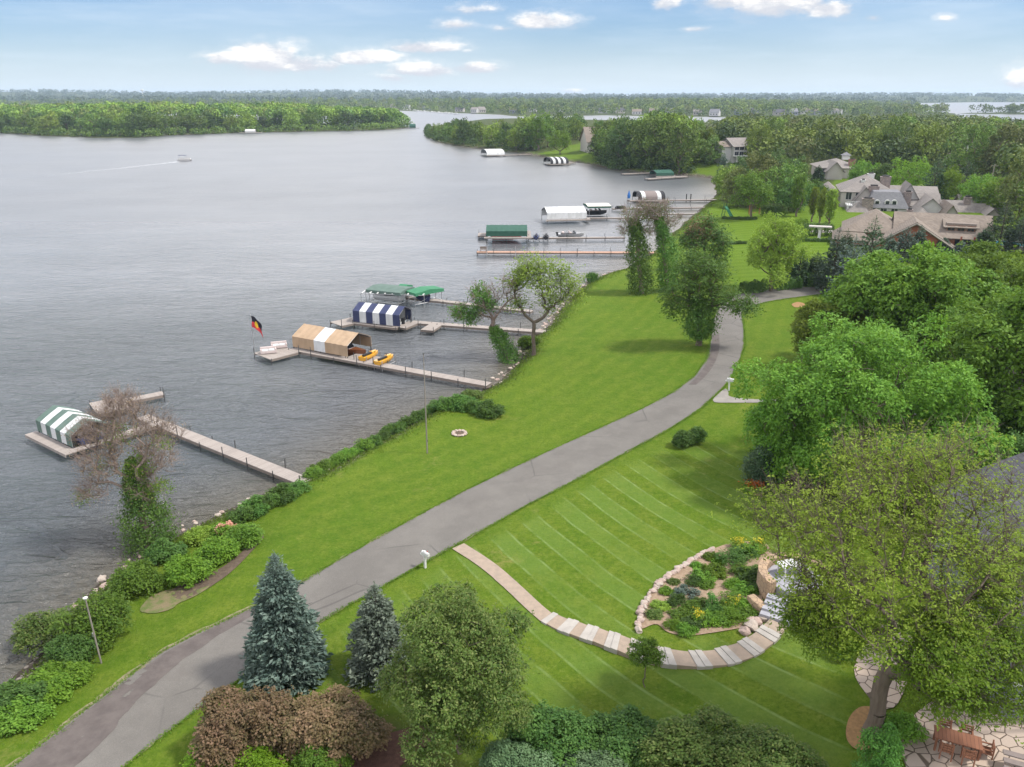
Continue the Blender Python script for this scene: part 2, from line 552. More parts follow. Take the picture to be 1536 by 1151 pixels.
WY = axis(10, 180, 2.0, 1.05, -60, 12000)
wxx, wyy = np.meshgrid(WX, WY)
sw = -sdf_poly(mainland, wxx, wyy)
dep = np.clip(1 - sw / 11.0, 0, 1) ** 1.4
dep = np.where(wyy > 600, 0, dep)
ii = np.arange(len(WX) * len(WY)).reshape(len(WY), len(WX))
q = np.stack([ii[:-1, :-1], ii[:-1, 1:], ii[1:, 1:], ii[1:, :-1]], -1).reshape(-1, 4)
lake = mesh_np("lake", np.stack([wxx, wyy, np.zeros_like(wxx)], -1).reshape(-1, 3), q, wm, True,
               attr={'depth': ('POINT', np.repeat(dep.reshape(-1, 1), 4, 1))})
tag(lake, kind='structure')


# ------------------------------------------------------------------ flat sheets draped on the ground
def resample(pts, n):
    p = np.array([tuple(v)[:2] for v in pts], float)
    s = np.concatenate([[0], np.cumsum(np.hypot(*np.diff(p, axis=0).T))])
    tt = np.linspace(0, s[-1], n)
    return np.stack([np.interp(tt, s, p[:, 0]), np.interp(tt, s, p[:, 1])], 1)


def chaikin(p, k=2):
    p = np.asarray(p, float)
    for _ in range(k):
        a = 0.75 * p[:-1] + 0.25 * p[1:]
        b = 0.25 * p[:-1] + 0.75 * p[1:]
        m = np.empty((2 * len(a), p.shape[1]))
        m[0::2], m[1::2] = a, b
        p = np.vstack([p[:1], m, p[-1:]])
    return p


def strip(name, lp, rp, material, off, n, across=6, jl=0.0, jr=0.0, seed=1):
    """sheet between a left and a right line (photograph pixels or xy)"""
    L = resample(chaikin([at(*p)[:2] for p in lp]), n)
    R = resample(chaikin([at(*p)[:2] for p in rp]), n)
    rng = np.random.default_rng(seed)
    f = np.linspace(0, 1, across + 1)[None, :, None]
    G = L[:, None, :] * (1 - f) + R[:, None, :] * f
    d = (R - L) / np.maximum(np.hypot(*(R - L).T), 1e-6)[:, None]
    def sm(k):
        v = rng.normal(size=n)
        return np.convolve(v, np.ones(3) / 3, 'same') * k
    G[:, 0] += d * sm(jl)[:, None]
    G[:, -1] += d * sm(jr)[:, None]
    z = hb(G[..., 0].ravel(), G[..., 1].ravel()).reshape(G.shape[:2]) + off
    ii = np.arange(n * (across + 1)).reshape(n, across + 1)
    q = np.stack([ii[:-1, :-1], ii[:-1, 1:], ii[1:, 1:], ii[1:, :-1]], -1).reshape(-1, 4)
    o = mesh_np(name, np.concatenate([G, z[..., None]], 2).reshape(-1, 3), q, material, True)
    return o


def patch(name, pts, material, off, step=0.7, world=False):
    """sheet filling a closed outline, draped on the ground"""
    P2 = [tuple(p) if world else tuple(at(*p)[:2]) for p in pts]
    for _ in range(2):
        a = np.array(P2)
        b = np.roll(a, -1, 0)
        P2 = [tuple(q) for q in np.stack([0.8 * a + 0.2 * b, 0.2 * a + 0.8 * b], 1).reshape(-1, 2)]
    bm = bmesh.new()
    vs = [bm.verts.new((x, y, 0)) for x, y in P2]
    bm.faces.new(vs)
    bmesh.ops.triangulate(bm, faces=bm.faces[:])
    for _ in range(7):
        es = [e for e in bm.edges if e.calc_length() > step]
        if not es:
            break
        bmesh.ops.subdivide_edges(bm, edges=es, cuts=1)
        bmesh.ops.triangulate(bm, faces=[f for f in bm.faces if len(f.verts) > 3])
    co = np.array([v.co[:2] for v in bm.verts])
    z = hb(co[:, 0], co[:, 1]) + off
    for v, h_ in zip(bm.verts, z):
        v.co.z = h_
    bmesh.ops.recalc_face_normals(bm, faces=bm.faces[:])
    if sum(f.normal.z for f in bm.faces) < 0:
        bmesh.ops.reverse_faces(bm, faces=bm.faces[:])
    me = bpy.data.meshes.new(name)
    bm.to_mesh(me)
    bm.free()
    for f in me.polygons:
        f.use_smooth = True
    me.materials.append(material)
    o = bpy.data.objects.new(name, me)
    COL.objects.link(o)
    return o


M = {}
am_ = bpy.data.materials.new("asphalt")
am_.use_nodes = True
t = NT(am_.node_tree)
P = t.n['Principled BSDF']
P.inputs['Roughness'].default_value = 0.85
P.inputs['Specular IOR Level'].default_value = 0.3
tc = t.node('ShaderNodeTexCoord')
ob = tc.outputs['Object']
c = t.mix(t.smooth(t.noise(ob, 0.35, 5, 0.65), 0.3, 0.7), (0.120, 0.111, 0.098), (0.156, 0.145, 0.128))
c = t.mix(t.math('MULTIPLY', t.smooth(t.noise(ob, 14, 4, 0.75), 0.4, 0.7), 0.5), c, (0.095, 0.088, 0.082))
c = t.mix(t.math('MULTIPLY', t.smooth(t.noise(ob, 40, 2, 0.7), 0.55, 0.75), 0.6), c, (0.28, 0.27, 0.255))
c = t.mix(t.math('MULTIPLY', t.smooth(t.noise(t.mapping(ob, (0.35, 0.35, 1), (0, 0, 0.9)), 0.9, 5, 0.7), 0.5, 0.75), 0.35), c, (0.105, 0.092, 0.083))
crk = t.node('ShaderNodeTexVoronoi', feature='DISTANCE_TO_EDGE')
crk.inputs['Scale'].default_value = 0.30
t.put(crk.inputs['Vector'], t.mix(0.35, ob, t.node('ShaderNodeTexNoise').outputs['Color']))
cf = t.math('MULTIPLY', t.math('SUBTRACT', 1.0, t.smooth(crk.outputs[0], 0.0, 0.020)), t.smooth(t.noise(ob, 0.15, 3), 0.44, 0.6))
c = t.mix(t.math('MULTIPLY', cf, 0.7), c, (0.07, 0.065, 0.06))
t.put(P.inputs['Base Color'], c)
t.put(P.inputs['Normal'], t.bump(t.noise(ob, 30, 4, 0.7), 0.25, 0.03))
M['asphalt'] = am_
M['asphalt_dark'] = mat("new_asphalt", (0.088, 0.073, 0.067), 0.9, col2=(0.125, 0.106, 0.096), nscale=1.2, bump=0.4)
M['gravel'] = mat("gravel", (0.25, 0.205, 0.135), 0.95, col2=(0.12, 0.13, 0.045), nscale=1.1, bump=0.6)
M['paver'] = mat("tan_pavers", (0.34, 0.265, 0.20), 0.85, col2=(0.27, 0.215, 0.165), nscale=2.5, bump=0.3)
M['concrete'] = mat("pale_concrete", (0.40, 0.37, 0.33), 0.85, col2=(0.32, 0.295, 0.265), nscale=1.5, bump=0.2)
M['drive'] = mat('driveway_concrete', (0.27, 0.25, 0.22), 0.85, col2=(0.21, 0.195, 0.175), nscale=1.2, bump=0.2)
M['mulch'] = mat("bark_mulch", (0.27, 0.185, 0.12), 0.95, col2=(0.35, 0.26, 0.18), nscale=5, bump=0.9)
M['mulch_red'] = mat("red_mulch", (0.075, 0.036, 0.024), 0.95, col2=(0.12, 0.06, 0.04), nscale=5, bump=0.9)
M['straw'] = mat("straw_mulch", (0.34, 0.20, 0.085), 0.95, col2=(0.24, 0.14, 0.06), nscale=6, bump=0.9)

road_l = [(-60, 1205), (20, 1151), (80, 1104), (150, 1050), (230, 988), (300, 950), (372, 916), (458, 872), (560, 812), (640, 768), (720, 726), (810, 684), (900, 643), (960, 616), (1010, 590), (1042, 566),
          (1062, 538), (1067, 508), (1070, 482), (1078, 462), (1094, 447), (1120, 439), (1160, 434), (1235, 430)]
road_r = [(110, 1205), (185, 1151), (240, 1107), (300, 1062), (390, 997), (480, 932), (560, 888), (640, 842), (705, 806), (790, 758), (860, 722), (940, 678), (1000, 646), (1052, 612), (1086, 580), (1106, 550), (1116, 518),
          (1115, 490), (1112, 470), (1124, 460), (1150, 453), (1180, 448), (1235, 441)]
verge = strip("gravel_verge", [(x - (5 if y > 880 else 1.2), y - (3 if y > 880 else .8)) for x, y in road_l], [(x + .8, y + .5) for x, y in road_r], M['gravel'], 0.030, 420, 8, 0.13, 0.07, 4)
tag(verge, kind='structure')
road = strip("road", road_l, road_r, M['asphalt'], 0.045, 260, 8, 0.02, 0.02, 2)
tag(road, kind='structure')
pd1 = strip("dark_road_patch", [(-50, 1201), (24, 1151), (84, 1104), (154, 1049), (233, 988), (302, 951), (374, 916), (395, 906)],
            [(40, 1201), (118, 1151), (165, 1104), (205, 1052), (262, 1000), (315, 963), (376, 925), (397, 909)], M['asphalt_dark'], 0.053, 70, 4, 0.0, 0.10, 5)
tag(pd1, kind='structure')
pd2 = strip("dark_road_patch", [(1069, 505), (1065, 538), (1046, 566), (1032, 578)], [(1079, 502), (1079, 532), (1064, 560), (1044, 578)], M['asphalt_dark'], 0.053, 24, 3, 0, 0.03, 6)
tag(pd2, kind='structure')
drv = patch("driveway", [(1063, 605), (1088, 582), (1093, 589), (1092, 596), (1130, 600), (1170, 600), (1172, 604), (1110, 605)], M['drive'], 0.056)
tag(drv, kind='structure')
# ------------------------------------------------------------------ foliage and bark
def leaf_mat(name, a, b, hi, trans=0.30, nscale=0.7, hi_amt=0.5, rough=0.55):
    """leaves: two greens in clumps, a brighter tone on some single leaf sprays"""
    m = bpy.data.materials.new(name)
    m.use_nodes = True
    t = NT(m.node_tree)
    p = t.n['Principled BSDF']
    out = t.n['Material Output']
    p.inputs['Roughness'].default_value = rough
    p.inputs['Specular IOR Level'].default_value = 0.22
    tc = t.node('ShaderNodeTexCoord')
    g = t.node('ShaderNodeNewGeometry')
    oi = t.node('ShaderNodeObjectInfo')
    f = t.smooth(t.noise(tc.outputs['Object'], nscale, 3, 0.6), 0.32, 0.68)
    c = t.mix(f, a, b)
    r = g.outputs['Random Per Island']
    c = t.mix(t.math('MULTIPLY', t.smooth(r, 0.45, 1.0), hi_amt), c, hi)
    hs = t.node('ShaderNodeHueSaturation')
    t.put(hs.inputs['Hue'], t.math('ADD', 0.488, t.math('MULTIPLY', oi.outputs['Random'], 0.022)))
    t.put(hs.inputs['Value'], t.math('ADD', 0.66, t.math('MULTIPLY', oi.outputs['Random'], 0.68)))
    t.put(hs.inputs['Color'], c)
    c = hs.outputs[0]
    t.put(p.inputs['Base Color'], c)
    tr = t.node('ShaderNodeBsdfTranslucent')
    t.put(tr.inputs['Color'], t.mix(0.35, c, (0.25, 0.34, 0.03), 'MIX'))
    ms = t.node('ShaderNodeMixShader')
    ms.inputs[0].default_value = min(0.45, trans * 1.25)
    t.l.new(p.outputs[0], ms.inputs[1])
    t.l.new(tr.outputs[0], ms.inputs[2])
    t.l.new(ms.outputs[0], out.inputs[0])
    return m


M['leaf'] = leaf_mat("leaves", (0.077, 0.175, 0.020), (0.130, 0.246, 0.028), (0.221, 0.357, 0.052))
M['leaf_mid'] = leaf_mat("mid_green_leaves", (0.085, 0.177, 0.018), (0.145, 0.260, 0.025), (0.236, 0.362, 0.045), 0.36)
M['leaf_dark'] = leaf_mat("dark_leaves", (0.040, 0.096, 0.019), (0.068, 0.137, 0.026), (0.125, 0.211, 0.045), 0.22)
M['leaf_yellow'] = leaf_mat("yellow_green_leaves", (0.143, 0.231, 0.028), (0.216, 0.302, 0.038), (0.314, 0.407, 0.077), 0.35)
M['leaf_olive'] = leaf_mat("olive_leaves", (0.064, 0.119, 0.022), (0.100, 0.160, 0.031), (0.230, 0.248, 0.081), 0.22, hi_amt=0.55)
M['leaf_locust'] = leaf_mat("locust_leaves", (0.165, 0.255, 0.022), (0.235, 0.320, 0.034), (0.320, 0.375, 0.070), 0.36)
M['leaf_locust_low'] = leaf_mat("locust_low_leaves", (0.111, 0.228, 0.018), (0.176, 0.300, 0.026), (0.280, 0.384, 0.050), 0.36)
M['leaf_lime'] = leaf_mat("lime_leaves", (0.134, 0.300, 0.014), (0.207, 0.400, 0.023), (0.317, 0.525, 0.046), 0.35)
M['leaf_brown'] = leaf_mat("bronze_leaves", (0.140, 0.120, 0.050), (0.215, 0.145, 0.078), (0.340, 0.215, 0.135), 0.25, hi_amt=0.65)
M['needle_silver'] = leaf_mat("silver_spruce_needles", (0.150, 0.200, 0.150), (0.210, 0.265, 0.200), (0.340, 0.390, 0.300), 0.08, 1.2)
M['leaf_sage'] = leaf_mat("sage_leaves", (0.070, 0.125, 0.055), (0.105, 0.170, 0.075), (0.170, 0.240, 0.120), 0.2)
M['leaf_ivy'] = leaf_mat("ivy_leaves", (0.044, 0.110, 0.020), (0.087, 0.175, 0.028), (0.143, 0.246, 0.045), 0.25)
M['leaf_dry'] = leaf_mat("dry_leaves", (0.146, 0.094, 0.055), (0.207, 0.138, 0.081), (0.281, 0.200, 0.121), 0.2)
M['needle_blue'] = leaf_mat("blue_spruce_needles", (0.058, 0.094, 0.076), (0.100, 0.142, 0.116), (0.200, 0.250, 0.205), 0.08, 1.2)
M['needle'] = leaf_mat("spruce_needles", (0.031, 0.064, 0.028), (0.055, 0.098, 0.044), (0.112, 0.168, 0.091), 0.08, 1.0)
M['needle_grey'] = leaf_mat("grey_spruce_needles", (0.040, 0.074, 0.051), (0.070, 0.110, 0.078), (0.167, 0.216, 0.166), 0.08, 1.0)
M['arbor'] = leaf_mat("arborvitae_foliage", (0.053, 0.147, 0.024), (0.087, 0.211, 0.032), (0.143, 0.302, 0.058), 0.2)
M['leaf_far'] = leaf_mat("far_leaves", (0.028, 0.068, 0.014), (0.115, 0.188, 0.031), (0.230, 0.294, 0.060), 0.08, 0.085)
M['wood_a'] = leaf_mat("wood_dark_leaves", (0.031, 0.072, 0.019), (0.059, 0.114, 0.024), (0.138, 0.203, 0.047), 0.08, 0.35)
M['wood_b'] = leaf_mat("wood_mid_leaves", (0.055, 0.118, 0.020), (0.108, 0.182, 0.028), (0.230, 0.307, 0.059), 0.10, 0.35)
M['wood_c'] = leaf_mat("wood_bright_leaves", (0.108, 0.182, 0.024), (0.176, 0.258, 0.034), (0.314, 0.390, 0.073), 0.12, 0.35)
M['wood_d'] = leaf_mat("wood_olive_leaves", (0.080, 0.118, 0.029), (0.138, 0.168, 0.042), (0.262, 0.270, 0.086), 0.10, 0.35)
M['leaf_hill_haze'] = leaf_mat("hazed_hill_leaves", (0.038, 0.072, 0.050), (0.060, 0.100, 0.062), (0.085, 0.125, 0.075), 0.12, 0.02)  # bluer than the nearer woods: distance haze put into the leaf colour
M['bark'] = mat("bark", (0.115, 0.088, 0.066), 0.95, col2=(0.17, 0.135, 0.105), nscale=2.5, stretch=(3, 3, 0.5), bump=0.8)
M['bark_dark'] = mat("dark_bark", (0.060, 0.048, 0.038), 0.95, col2=(0.10, 0.08, 0.062), nscale=2.5, stretch=(3, 3, 0.5), bump=0.8)
M['twig'] = mat("dry_twigs", (0.215, 0.160, 0.135), 0.95, col2=(0.29, 0.225, 0.19), nscale=3)
M['petal_yellow'] = leaf_mat("yellow_petals", (0.60, 0.46, 0.02), (0.66, 0.52, 0.04), (0.75, 0.62, 0.10), 0.3)
M['petal_orange'] = leaf_mat("orange_petals", (0.62, 0.17, 0.02), (0.70, 0.24, 0.03), (0.75, 0.35, 0.06), 0.3)
M['petal_pink'] = leaf_mat("pink_petals", (0.52, 0.22, 0.18), (0.62, 0.32, 0.26), (0.72, 0.46, 0.38), 0.3)
M['petal_white'] = leaf_mat("white_petals", (0.62, 0.62, 0.52), (0.70, 0.70, 0.60), (0.78, 0.78, 0.70), 0.3)


def unit(v):
    return v / np.maximum(np.linalg.norm(v, axis=-1, keepdims=True), 1e-9)


def cards(rng, pos, nrm, size, aspect=0.55, var=0.35, droop=0.0, tang=None):
    """one small leaf spray (a folded rhombus) per point"""
    n = len(pos)
    nrm = unit(nrm)
    if tang is None:
        r = rng.normal(size=(n, 3))
        tng = unit(np.cross(nrm, r))
    else:
        tng = unit(tang + rng.normal(size=(n, 3)) * 0.25)
    tng[:, 2] -= droop
    tng = unit(tng)
    bit = unit(np.cross(nrm, tng))
    s = (size * (1 + var * rng.uniform(-1, 1, n)))[:, None]
    a = pos - tng * s * 0.5
    b = pos + bit * s * aspect * 0.5 + nrm * s * 0.08
    c = pos + tng * s * 0.5
    d = pos - bit * s * aspect * 0.5 + nrm * s * 0.08
    v = np.stack([a, b, c, d], 1).reshape(-1, 3)
    f = np.arange(4 * n).reshape(n, 4)
    return v, f


def lobes_of(rng, c, rad, n, k=0.36, flat=1.0, low=-0.55, jit=0.25):
    """cauliflower lobes spread over a crown ellipsoid: list of (centre, radius)"""
    i = np.arange(n) + 0.5
    zc = 1 - (1 - low) * i / n
    ph = i * 2.399963 + rng.uniform(0, 6)
    r = np.sqrt(np.maximum(0, 1 - zc * zc))
    d = np.stack([r * np.cos(ph), r * np.sin(ph), zc], 1) + rng.normal(size=(n, 3)) * jit * 0.5
    rad = np.asarray(rad, float)
    rr = rad.mean() * k * rng.uniform(0.7, 1.3, n)
    sc = rng.uniform(0.62, 0.86, n)[:, None]
    return np.asarray(c) + d * rad * sc, rr


def lobe_leaves(rng, C, R, n, size, up=0.35, rand=0.9, low=-0.6, squash=0.85, inner=0.62, tail=0.10, dw=0.55, **kw):
    """leaf sprays in the outer skin of every lobe; some stick out and soften the outline"""
    p = R ** 2 / (R ** 2).sum()
    m = int(n * 1.9)
    w_ = rng.choice(len(R), m, p=p)
    d = unit(rng.normal(size=(m, 3)))
    keep = (d[:, 2] > low) | (rng.random(m) < 0.35)
    w_, d = w_[keep], d[keep]
    rad = inner + (1.02 - inner) * rng.random(len(w_)) ** 0.7 + rng.exponential(tail, len(w_))
    # ragged: the skin swells and sinks over each lobe
    rad *= 1 + 0.13 * np.sin(d[:, 0] * 5.1 + w_ * 2.1) * np.sin(d[:, 1] * 4.3 + w_) + 0.08 * np.sin(d[:, 2] * 9 + w_ * 1.3)
    pos = C[w_] + d * (R[w_] * rad)[:, None] * np.array([1, 1, squash])
    ok = np.ones(len(pos), bool)
    for j in range(len(R)):
        dd = np.linalg.norm((pos - C[j]) / np.array([1, 1, squash]), axis=1)
        ok &= ~((dd < R[j] * 0.58) & (w_ != j))
    k = 6
    ns = max(1, n // k)
    pos, d = pos[ok][:ns], d[ok][:ns]
    # every spray is a small tilted fan of leaves
    sn = unit(d * dw + rand * 0.38 * rng.normal(size=d.shape) + np.array([0, 0, up + 0.25]))
    out = d * 0.7 + rng.normal(size=d.shape) * 0.6
    out = unit(out - sn * (out * sn).sum(1)[:, None])
    sid = np.cross(sn, out)
    ii = np.repeat(np.arange(len(pos)), k)
    a = rng.uniform(-1, 1, len(ii)) * size * 1.15
    b = rng.uniform(-0.9, 1.5, len(ii)) * size
    p2 = pos[ii] + sid[ii] * a[:, None] + out[ii] * b[:, None] - sn[ii] * (np.abs(a) * 0.35 + np.maximum(b, 0) * 0.3)[:, None]
    p2 = p2 + rng.normal(size=p2.shape) * size * 0.22
    nrm = sn[ii] + rng.normal(size=p2.shape) * 0.34 + sid[ii] * (a / size * 0.25)[:, None]
    tang = out[ii] * 0.8 + sid[ii] * (a / size)[:, None] * 0.8
    return cards(rng, p2, nrm, size, tang=tang, **kw)


def sprays(rng, pos, size, k=6, rand=0.5, droop=0.2, centre=None, out=0.5):
    """layered fans of k leaves around each point, facing mostly upward"""
    d = np.zeros_like(pos) if centre is None else unit(pos - np.asarray(centre)) * out
    sn = unit(d + rand * rng.normal(size=pos.shape) + np.array([0, 0, 0.9]))
    o = rng.normal(size=pos.shape)
    if centre is not None:
        o = o * 0.6 + d * 1.2
    o = unit(o - sn * (o * sn).sum(1)[:, None])
    sid = np.cross(sn, o)
    ii = np.repeat(np.arange(len(pos)), k)
    a = rng.uniform(-1, 1, len(ii)) * size * 1.2
    b = rng.uniform(-0.9, 1.7, len(ii)) * size
    p2 = pos[ii] + sid[ii] * a[:, None] + o[ii] * b[:, None] - sn[ii] * (np.abs(a) * 0.3)[:, None]
    p2[:, 2] -= droop * np.maximum(b, 0)
    p2 = p2 + rng.normal(size=p2.shape) * size * 0.2
    return cards(rng, p2, sn[ii] + rng.normal(size=p2.shape) * 0.32, size, tang=o[ii] * 0.8 + sid[ii] * (a / size)[:, None] * 0.7, droop=droop * 0.5)


def tube(p0, p1, r0, r1, k=5):
    d = p1 - p0
    L = np.linalg.norm(d)
    if L < 1e-6:
        return None
    d = d / L
    a = np.cross(d, [0, 0, 1.0] if abs(d[2]) < 0.9 else [1.0, 0, 0])
    a /= np.linalg.norm(a)
    b = np.cross(d, a)
    th = np.arange(k) / k * 2 * np.pi
    ring = np.cos(th)[:, None] * a + np.sin(th)[:, None] * b
    v = np.vstack([p0 + ring * r0, p1 + ring * r1])
    i = np.arange(k)
    j = (i + 1) % k
    return v, np.stack([i, j, j + k, i + k], 1)


def join(parts):
    V, F, o = [], [], 0
    for x in parts:
        if x is None:
            continue
        V.append(x[0])
        F.append(x[1] + o)
        o += len(x[0])
    return np.vstack(V), np.vstack(F)


def skeleton(rng, pts, base, fork, r_tip=0.012, r_max=0.3, pen=0.35, power=2.2, k=5, lean=None):
    """limbs: every crown point hangs on the nearest point nearer the fork; pipe-model radii"""
    pts = np.asarray(pts, float)
    fork = np.asarray(fork, float)
    base = np.asarray(base, float)
    order = np.argsort(np.linalg.norm(pts - fork, axis=1))
    pts = pts[order]
    nt = 6
    tr = [base + (fork - base) * (i / nt) + (np.array([math.sin(i * 1.3), math.cos(i * 1.7), 0]) * 0.07 * (0 < i < nt)) for i in range(nt + 1)]
    nodes = np.vstack([np.array(tr), pts])
    par = [-1] + list(range(nt)) + [0] * len(pts)
    plen = np.zeros(len(nodes))
    for i in range(1, nt + 1):
        plen[i] = plen[i - 1] + np.linalg.norm(nodes[i] - nodes[i - 1])
    for i in range(nt + 1, len(nodes)):
        d = np.linalg.norm(nodes[nt - 1:i] - nodes[i], axis=1)
        j = int(np.argmin(d ** 1.35 + pen * (plen[nt - 1:i] - plen[nt - 1]))) + nt - 1
        par[i] = j
        plen[i] = plen[j] + np.linalg.norm(nodes[i] - nodes[j])
    area = np.full(len(nodes), r_tip ** power)
    kids = np.zeros(len(nodes), int)
    for i in range(len(nodes) - 1, 0, -1):
        area[par[i]] += area[i]
        kids[par[i]] += 1
    rad = area ** (1 / power)
    rad = rad * min(1.0, r_max / rad[0]) if rad[0] > r_max else rad * (r_max / rad[0]) ** np.clip((rad - r_tip) / (rad[0] - r_tip + 1e-9), 0, 1)
    rad[0] *= 1.35
    rad[1] *= 1.08
    segs = []
    for i in range(1, len(nodes)):
        p0, p1 = nodes[par[i]], nodes[i]
        r0 = rad[par[i]] if par[i] <= nt and i <= nt else min(rad[par[i]], rad[i] * 1.35)
        kk = 9 if i <= nt else (k if rad[i] > 0.03 else 3)
        mid = (p0 + p1) / 2 + rng.normal(size=3) * np.linalg.norm(p1 - p0) * 0.05
        if i > nt and np.linalg.norm(p1 - p0) > 0.8:
            rm = (r0 + rad[i]) / 2
            segs += [tube(p0, mid, r0, rm, kk), tube(mid, p1, rm, rad[i], kk)]
        else:
            segs.append(tube(p0, p1, r0, rad[i], kk))
    tips = nodes[nt + 1:][kids[nt + 1:] == 0]
    return join(segs), tips, nodes[nt + 1:]


def ell_points(rng, c, rad, n, shell=0.0, low=-1.0):
    d = unit(rng.normal(size=(n * 3, 3)))
    d = d[d[:, 2] > low][:n]
    r = (shell + (1 - shell) * rng.random(len(d)) ** 0.5)
    return np.asarray(c) + d * np.asarray(rad) * r[:, None]


PROTO = {}


def plant_root(name, loc, rz=0.0, sc=1.0):
    o = bpy.data.objects.new(name, None)
    o.empty_display_size = 0.5
    COL.objects.link(o)
    o.location = loc
    o.rotation_euler = (0, 0, rz)
    o.scale = (sc, sc, sc) if not isinstance(sc, tuple) else sc
    return o


def copy_plant(src, loc, rz, sc, name=None):
    r = src.copy()
    COL.objects.link(r)
    if name:
        r.name = name
    r.location = loc
    r.rotation_euler = (0, 0, rz)
    r.scale = sc if isinstance(sc, tuple) else (sc, sc, sc)
    for ch in list(src.children):
        c = ch.copy()
        COL.objects.link(c)
        c.parent = r
    for k in ('label', 'group', 'category'):
        if k in r:
            del r[k]
    return r


def broadleaf(seed, height, crown_r, crown_h, n_leaf, size, leaf, bark='bark', n_lobes=34, k=0.34, clear=None, trunk_r=None, low=-0.55, limbs=70, irregular=0.18,
              name='tree', aspect=0.55, loc=(0, 0, 0), up=0.35, offset=(0, 0), shape=None, dw=0.55):
    """a dense broad-leaved tree: trunk with limbs, lobed crown"""
    rng = np.random.default_rng(seed)
    root = plant_root(name, loc)
    c = np.array([offset[0], offset[1], height - crown_h / 2])
    C, R = lobes_of(rng, c, (crown_r, crown_r, crown_h / 2), n_lobes, k, low=low, jit=irregular * 2)
    if shape is not None:
        C = shape(C)
    # second order lobes give the knobbly outline
    n2 = n_lobes * 5
    j = rng.choice(len(R), n2)
    d = unit(rng.normal(size=(n2, 3)) + np.array([0, 0, 0.4]))
    C2 = C[j] + d * (R[j] * rng.uniform(0.6, 1.05, n2))[:, None]
    R2 = R[j] * rng.uniform(0.22, 0.55, n2)
    CC, RR = np.vstack([C, C2]), np.concatenate([R, R2])
    v, f = lobe_leaves(rng, CC, RR, n_leaf, size, up=up, aspect=aspect, dw=dw)
    kz = height / np.percentile(v[:, 2], 99.7)
    kx = crown_r / np.percentile(np.hypot(v[:, 0] - c[0], v[:, 1] - c[1]), 96)
    for arr in (v, C):
        arr[:, 2] *= kz
        arr[:, :2] = c[:2] + (arr[:, :2] - c[:2]) * kx
    c[2] *= kz
    crown = mesh_np('crown', v, f, M[leaf], False, root)
    cl = clear if clear is not None else max(height - crown_h, height * 0.18)
    pts = np.vstack([C, c + (C - c) * 0.55, ell_points(rng, c, (crown_r * 0.9, crown_r * 0.9, crown_h * 0.45), limbs, 0.3, -0.7)])
    (tv, tf), _, _ = skeleton(rng, pts, (0, 0, -0.4), (offset[0] * .4, offset[1] * .4, cl + 0.3), 0.03, trunk_r or height * 0.024)
    mesh_np('trunk', tv, tf, M[bark], True, root)
    return root


def conifer(seed, height, rad, needle, n_tier=22, per=11, puff=10, size=0.34, name='spruce_tree', loc=(0, 0, 0), droop=0.25, gap=0.04, bark='bark_dark', taper=0.92, ragged=0.12, spike=True):
    """spruce: whorls of sagging boughs, each a row of needle sprays"""
    rng = np.random.default_rng(seed)
    root = plant_root(name, loc)
    P_, N_, T_ = [], [], []
    segs = [tube(np.array([0, 0, -0.3]), np.array([0, 0, height * 0.5]), height * 0.020 + 0.03, height * 0.012 + 0.01, 8),
            tube(np.array([0, 0, height * 0.5]), np.array([0, 0, height * 0.985]), height * 0.012 + 0.01, 0.012, 6)]
    for t_ in range(n_tier):
        f = (t_ + 0.3 * rng.random()) / n_tier
        z = height * (gap + (0.97 - gap) * f)
        R0 = rad * (1 - f) ** taper + 0.04
        nb = max(4, int(per * (0.45 + 0.75 * (1 - f))))
        a0 = rng.uniform(0, 6.28)
        for b in range(nb):
            a = a0 + b * 6.283 / nb + rng.normal() * 0.18
            R = R0 * (1 + rng.normal() * ragged)
            rise = (0.55 * f - droop * (1 - f)) * R
            d = np.array([math.cos(a), math.sin(a), 0])
            side = np.array([-d[1], d[0], 0])
            tip = d * R + np.array([0, 0, z + rise])
            segs.append(tube(np.array([0, 0, z]), tip * 0.92 + np.array([0, 0, z]) * 0.08, 0.008 + 0.010 * R, 0.006, 3))
            npf = max(3, int(puff * (0.4 + 0.7 * R / rad)))
            u = rng.uniform(0.25, 1.0, npf) ** 0.7
            wdt = 0.30 * R * np.sin(np.clip(u, 0, 1) * 2.6) + 0.05
            s = rng.uniform(-1, 1, npf)
            pos = d * (R * u)[:, None] + side * (wdt * s)[:, None]
            pos[:, 2] += z + rise * u + (u ** 3) * 0.12 * R - 0.12 * R * np.abs(s) + rng.normal(size=npf) * 0.05
            P_.append(pos)
            out = d + side * (s * 0.7)[:, None]
            T_.append(out + np.array([0, 0, 0.25]))
            N_.append(np.array([0, 0, 1.0]) + 0.55 * d + rng.normal(size=(npf, 3)) * 0.45)
    pos, nrm, tng = np.vstack(P_), np.vstack(N_), np.vstack(T_)
    # each spray: three crossed blades
    V = []
    szz = size * np.clip((height - pos[:, 2]) / (height * 0.30), 0.38, 1.0)
    for kk in range(3):
        jit = rng.normal(size=pos.shape) * size * 0.22
        V.append(cards(rng, pos + jit, nrm + rng.normal(size=nrm.shape) * (0.2 + 0.45 * kk), szz * (1.0 if kk == 0 else 0.85), aspect=0.42, tang=tng + rng.normal(size=tng.shape) * 0.4 * kk))
    tp = np.stack([rng.normal(size=14) * 0.03, rng.normal(size=14) * 0.03, height * rng.uniform(0.93, 1.02, 14)], 1)
    V.append(cards(rng, tp, rng.normal(size=(14, 3)) + np.array([1.0, 0, 0]), size * 0.45, 0.3, tang=np.tile([0, 0, 1.0], (14, 1))))
    v, f = join(V)
    mesh_np('crown', v, f, M[needle], False, root)
    tv, tf = join(segs)
    mesh_np('trunk', tv, tf, M[bark], True, root)
    return root


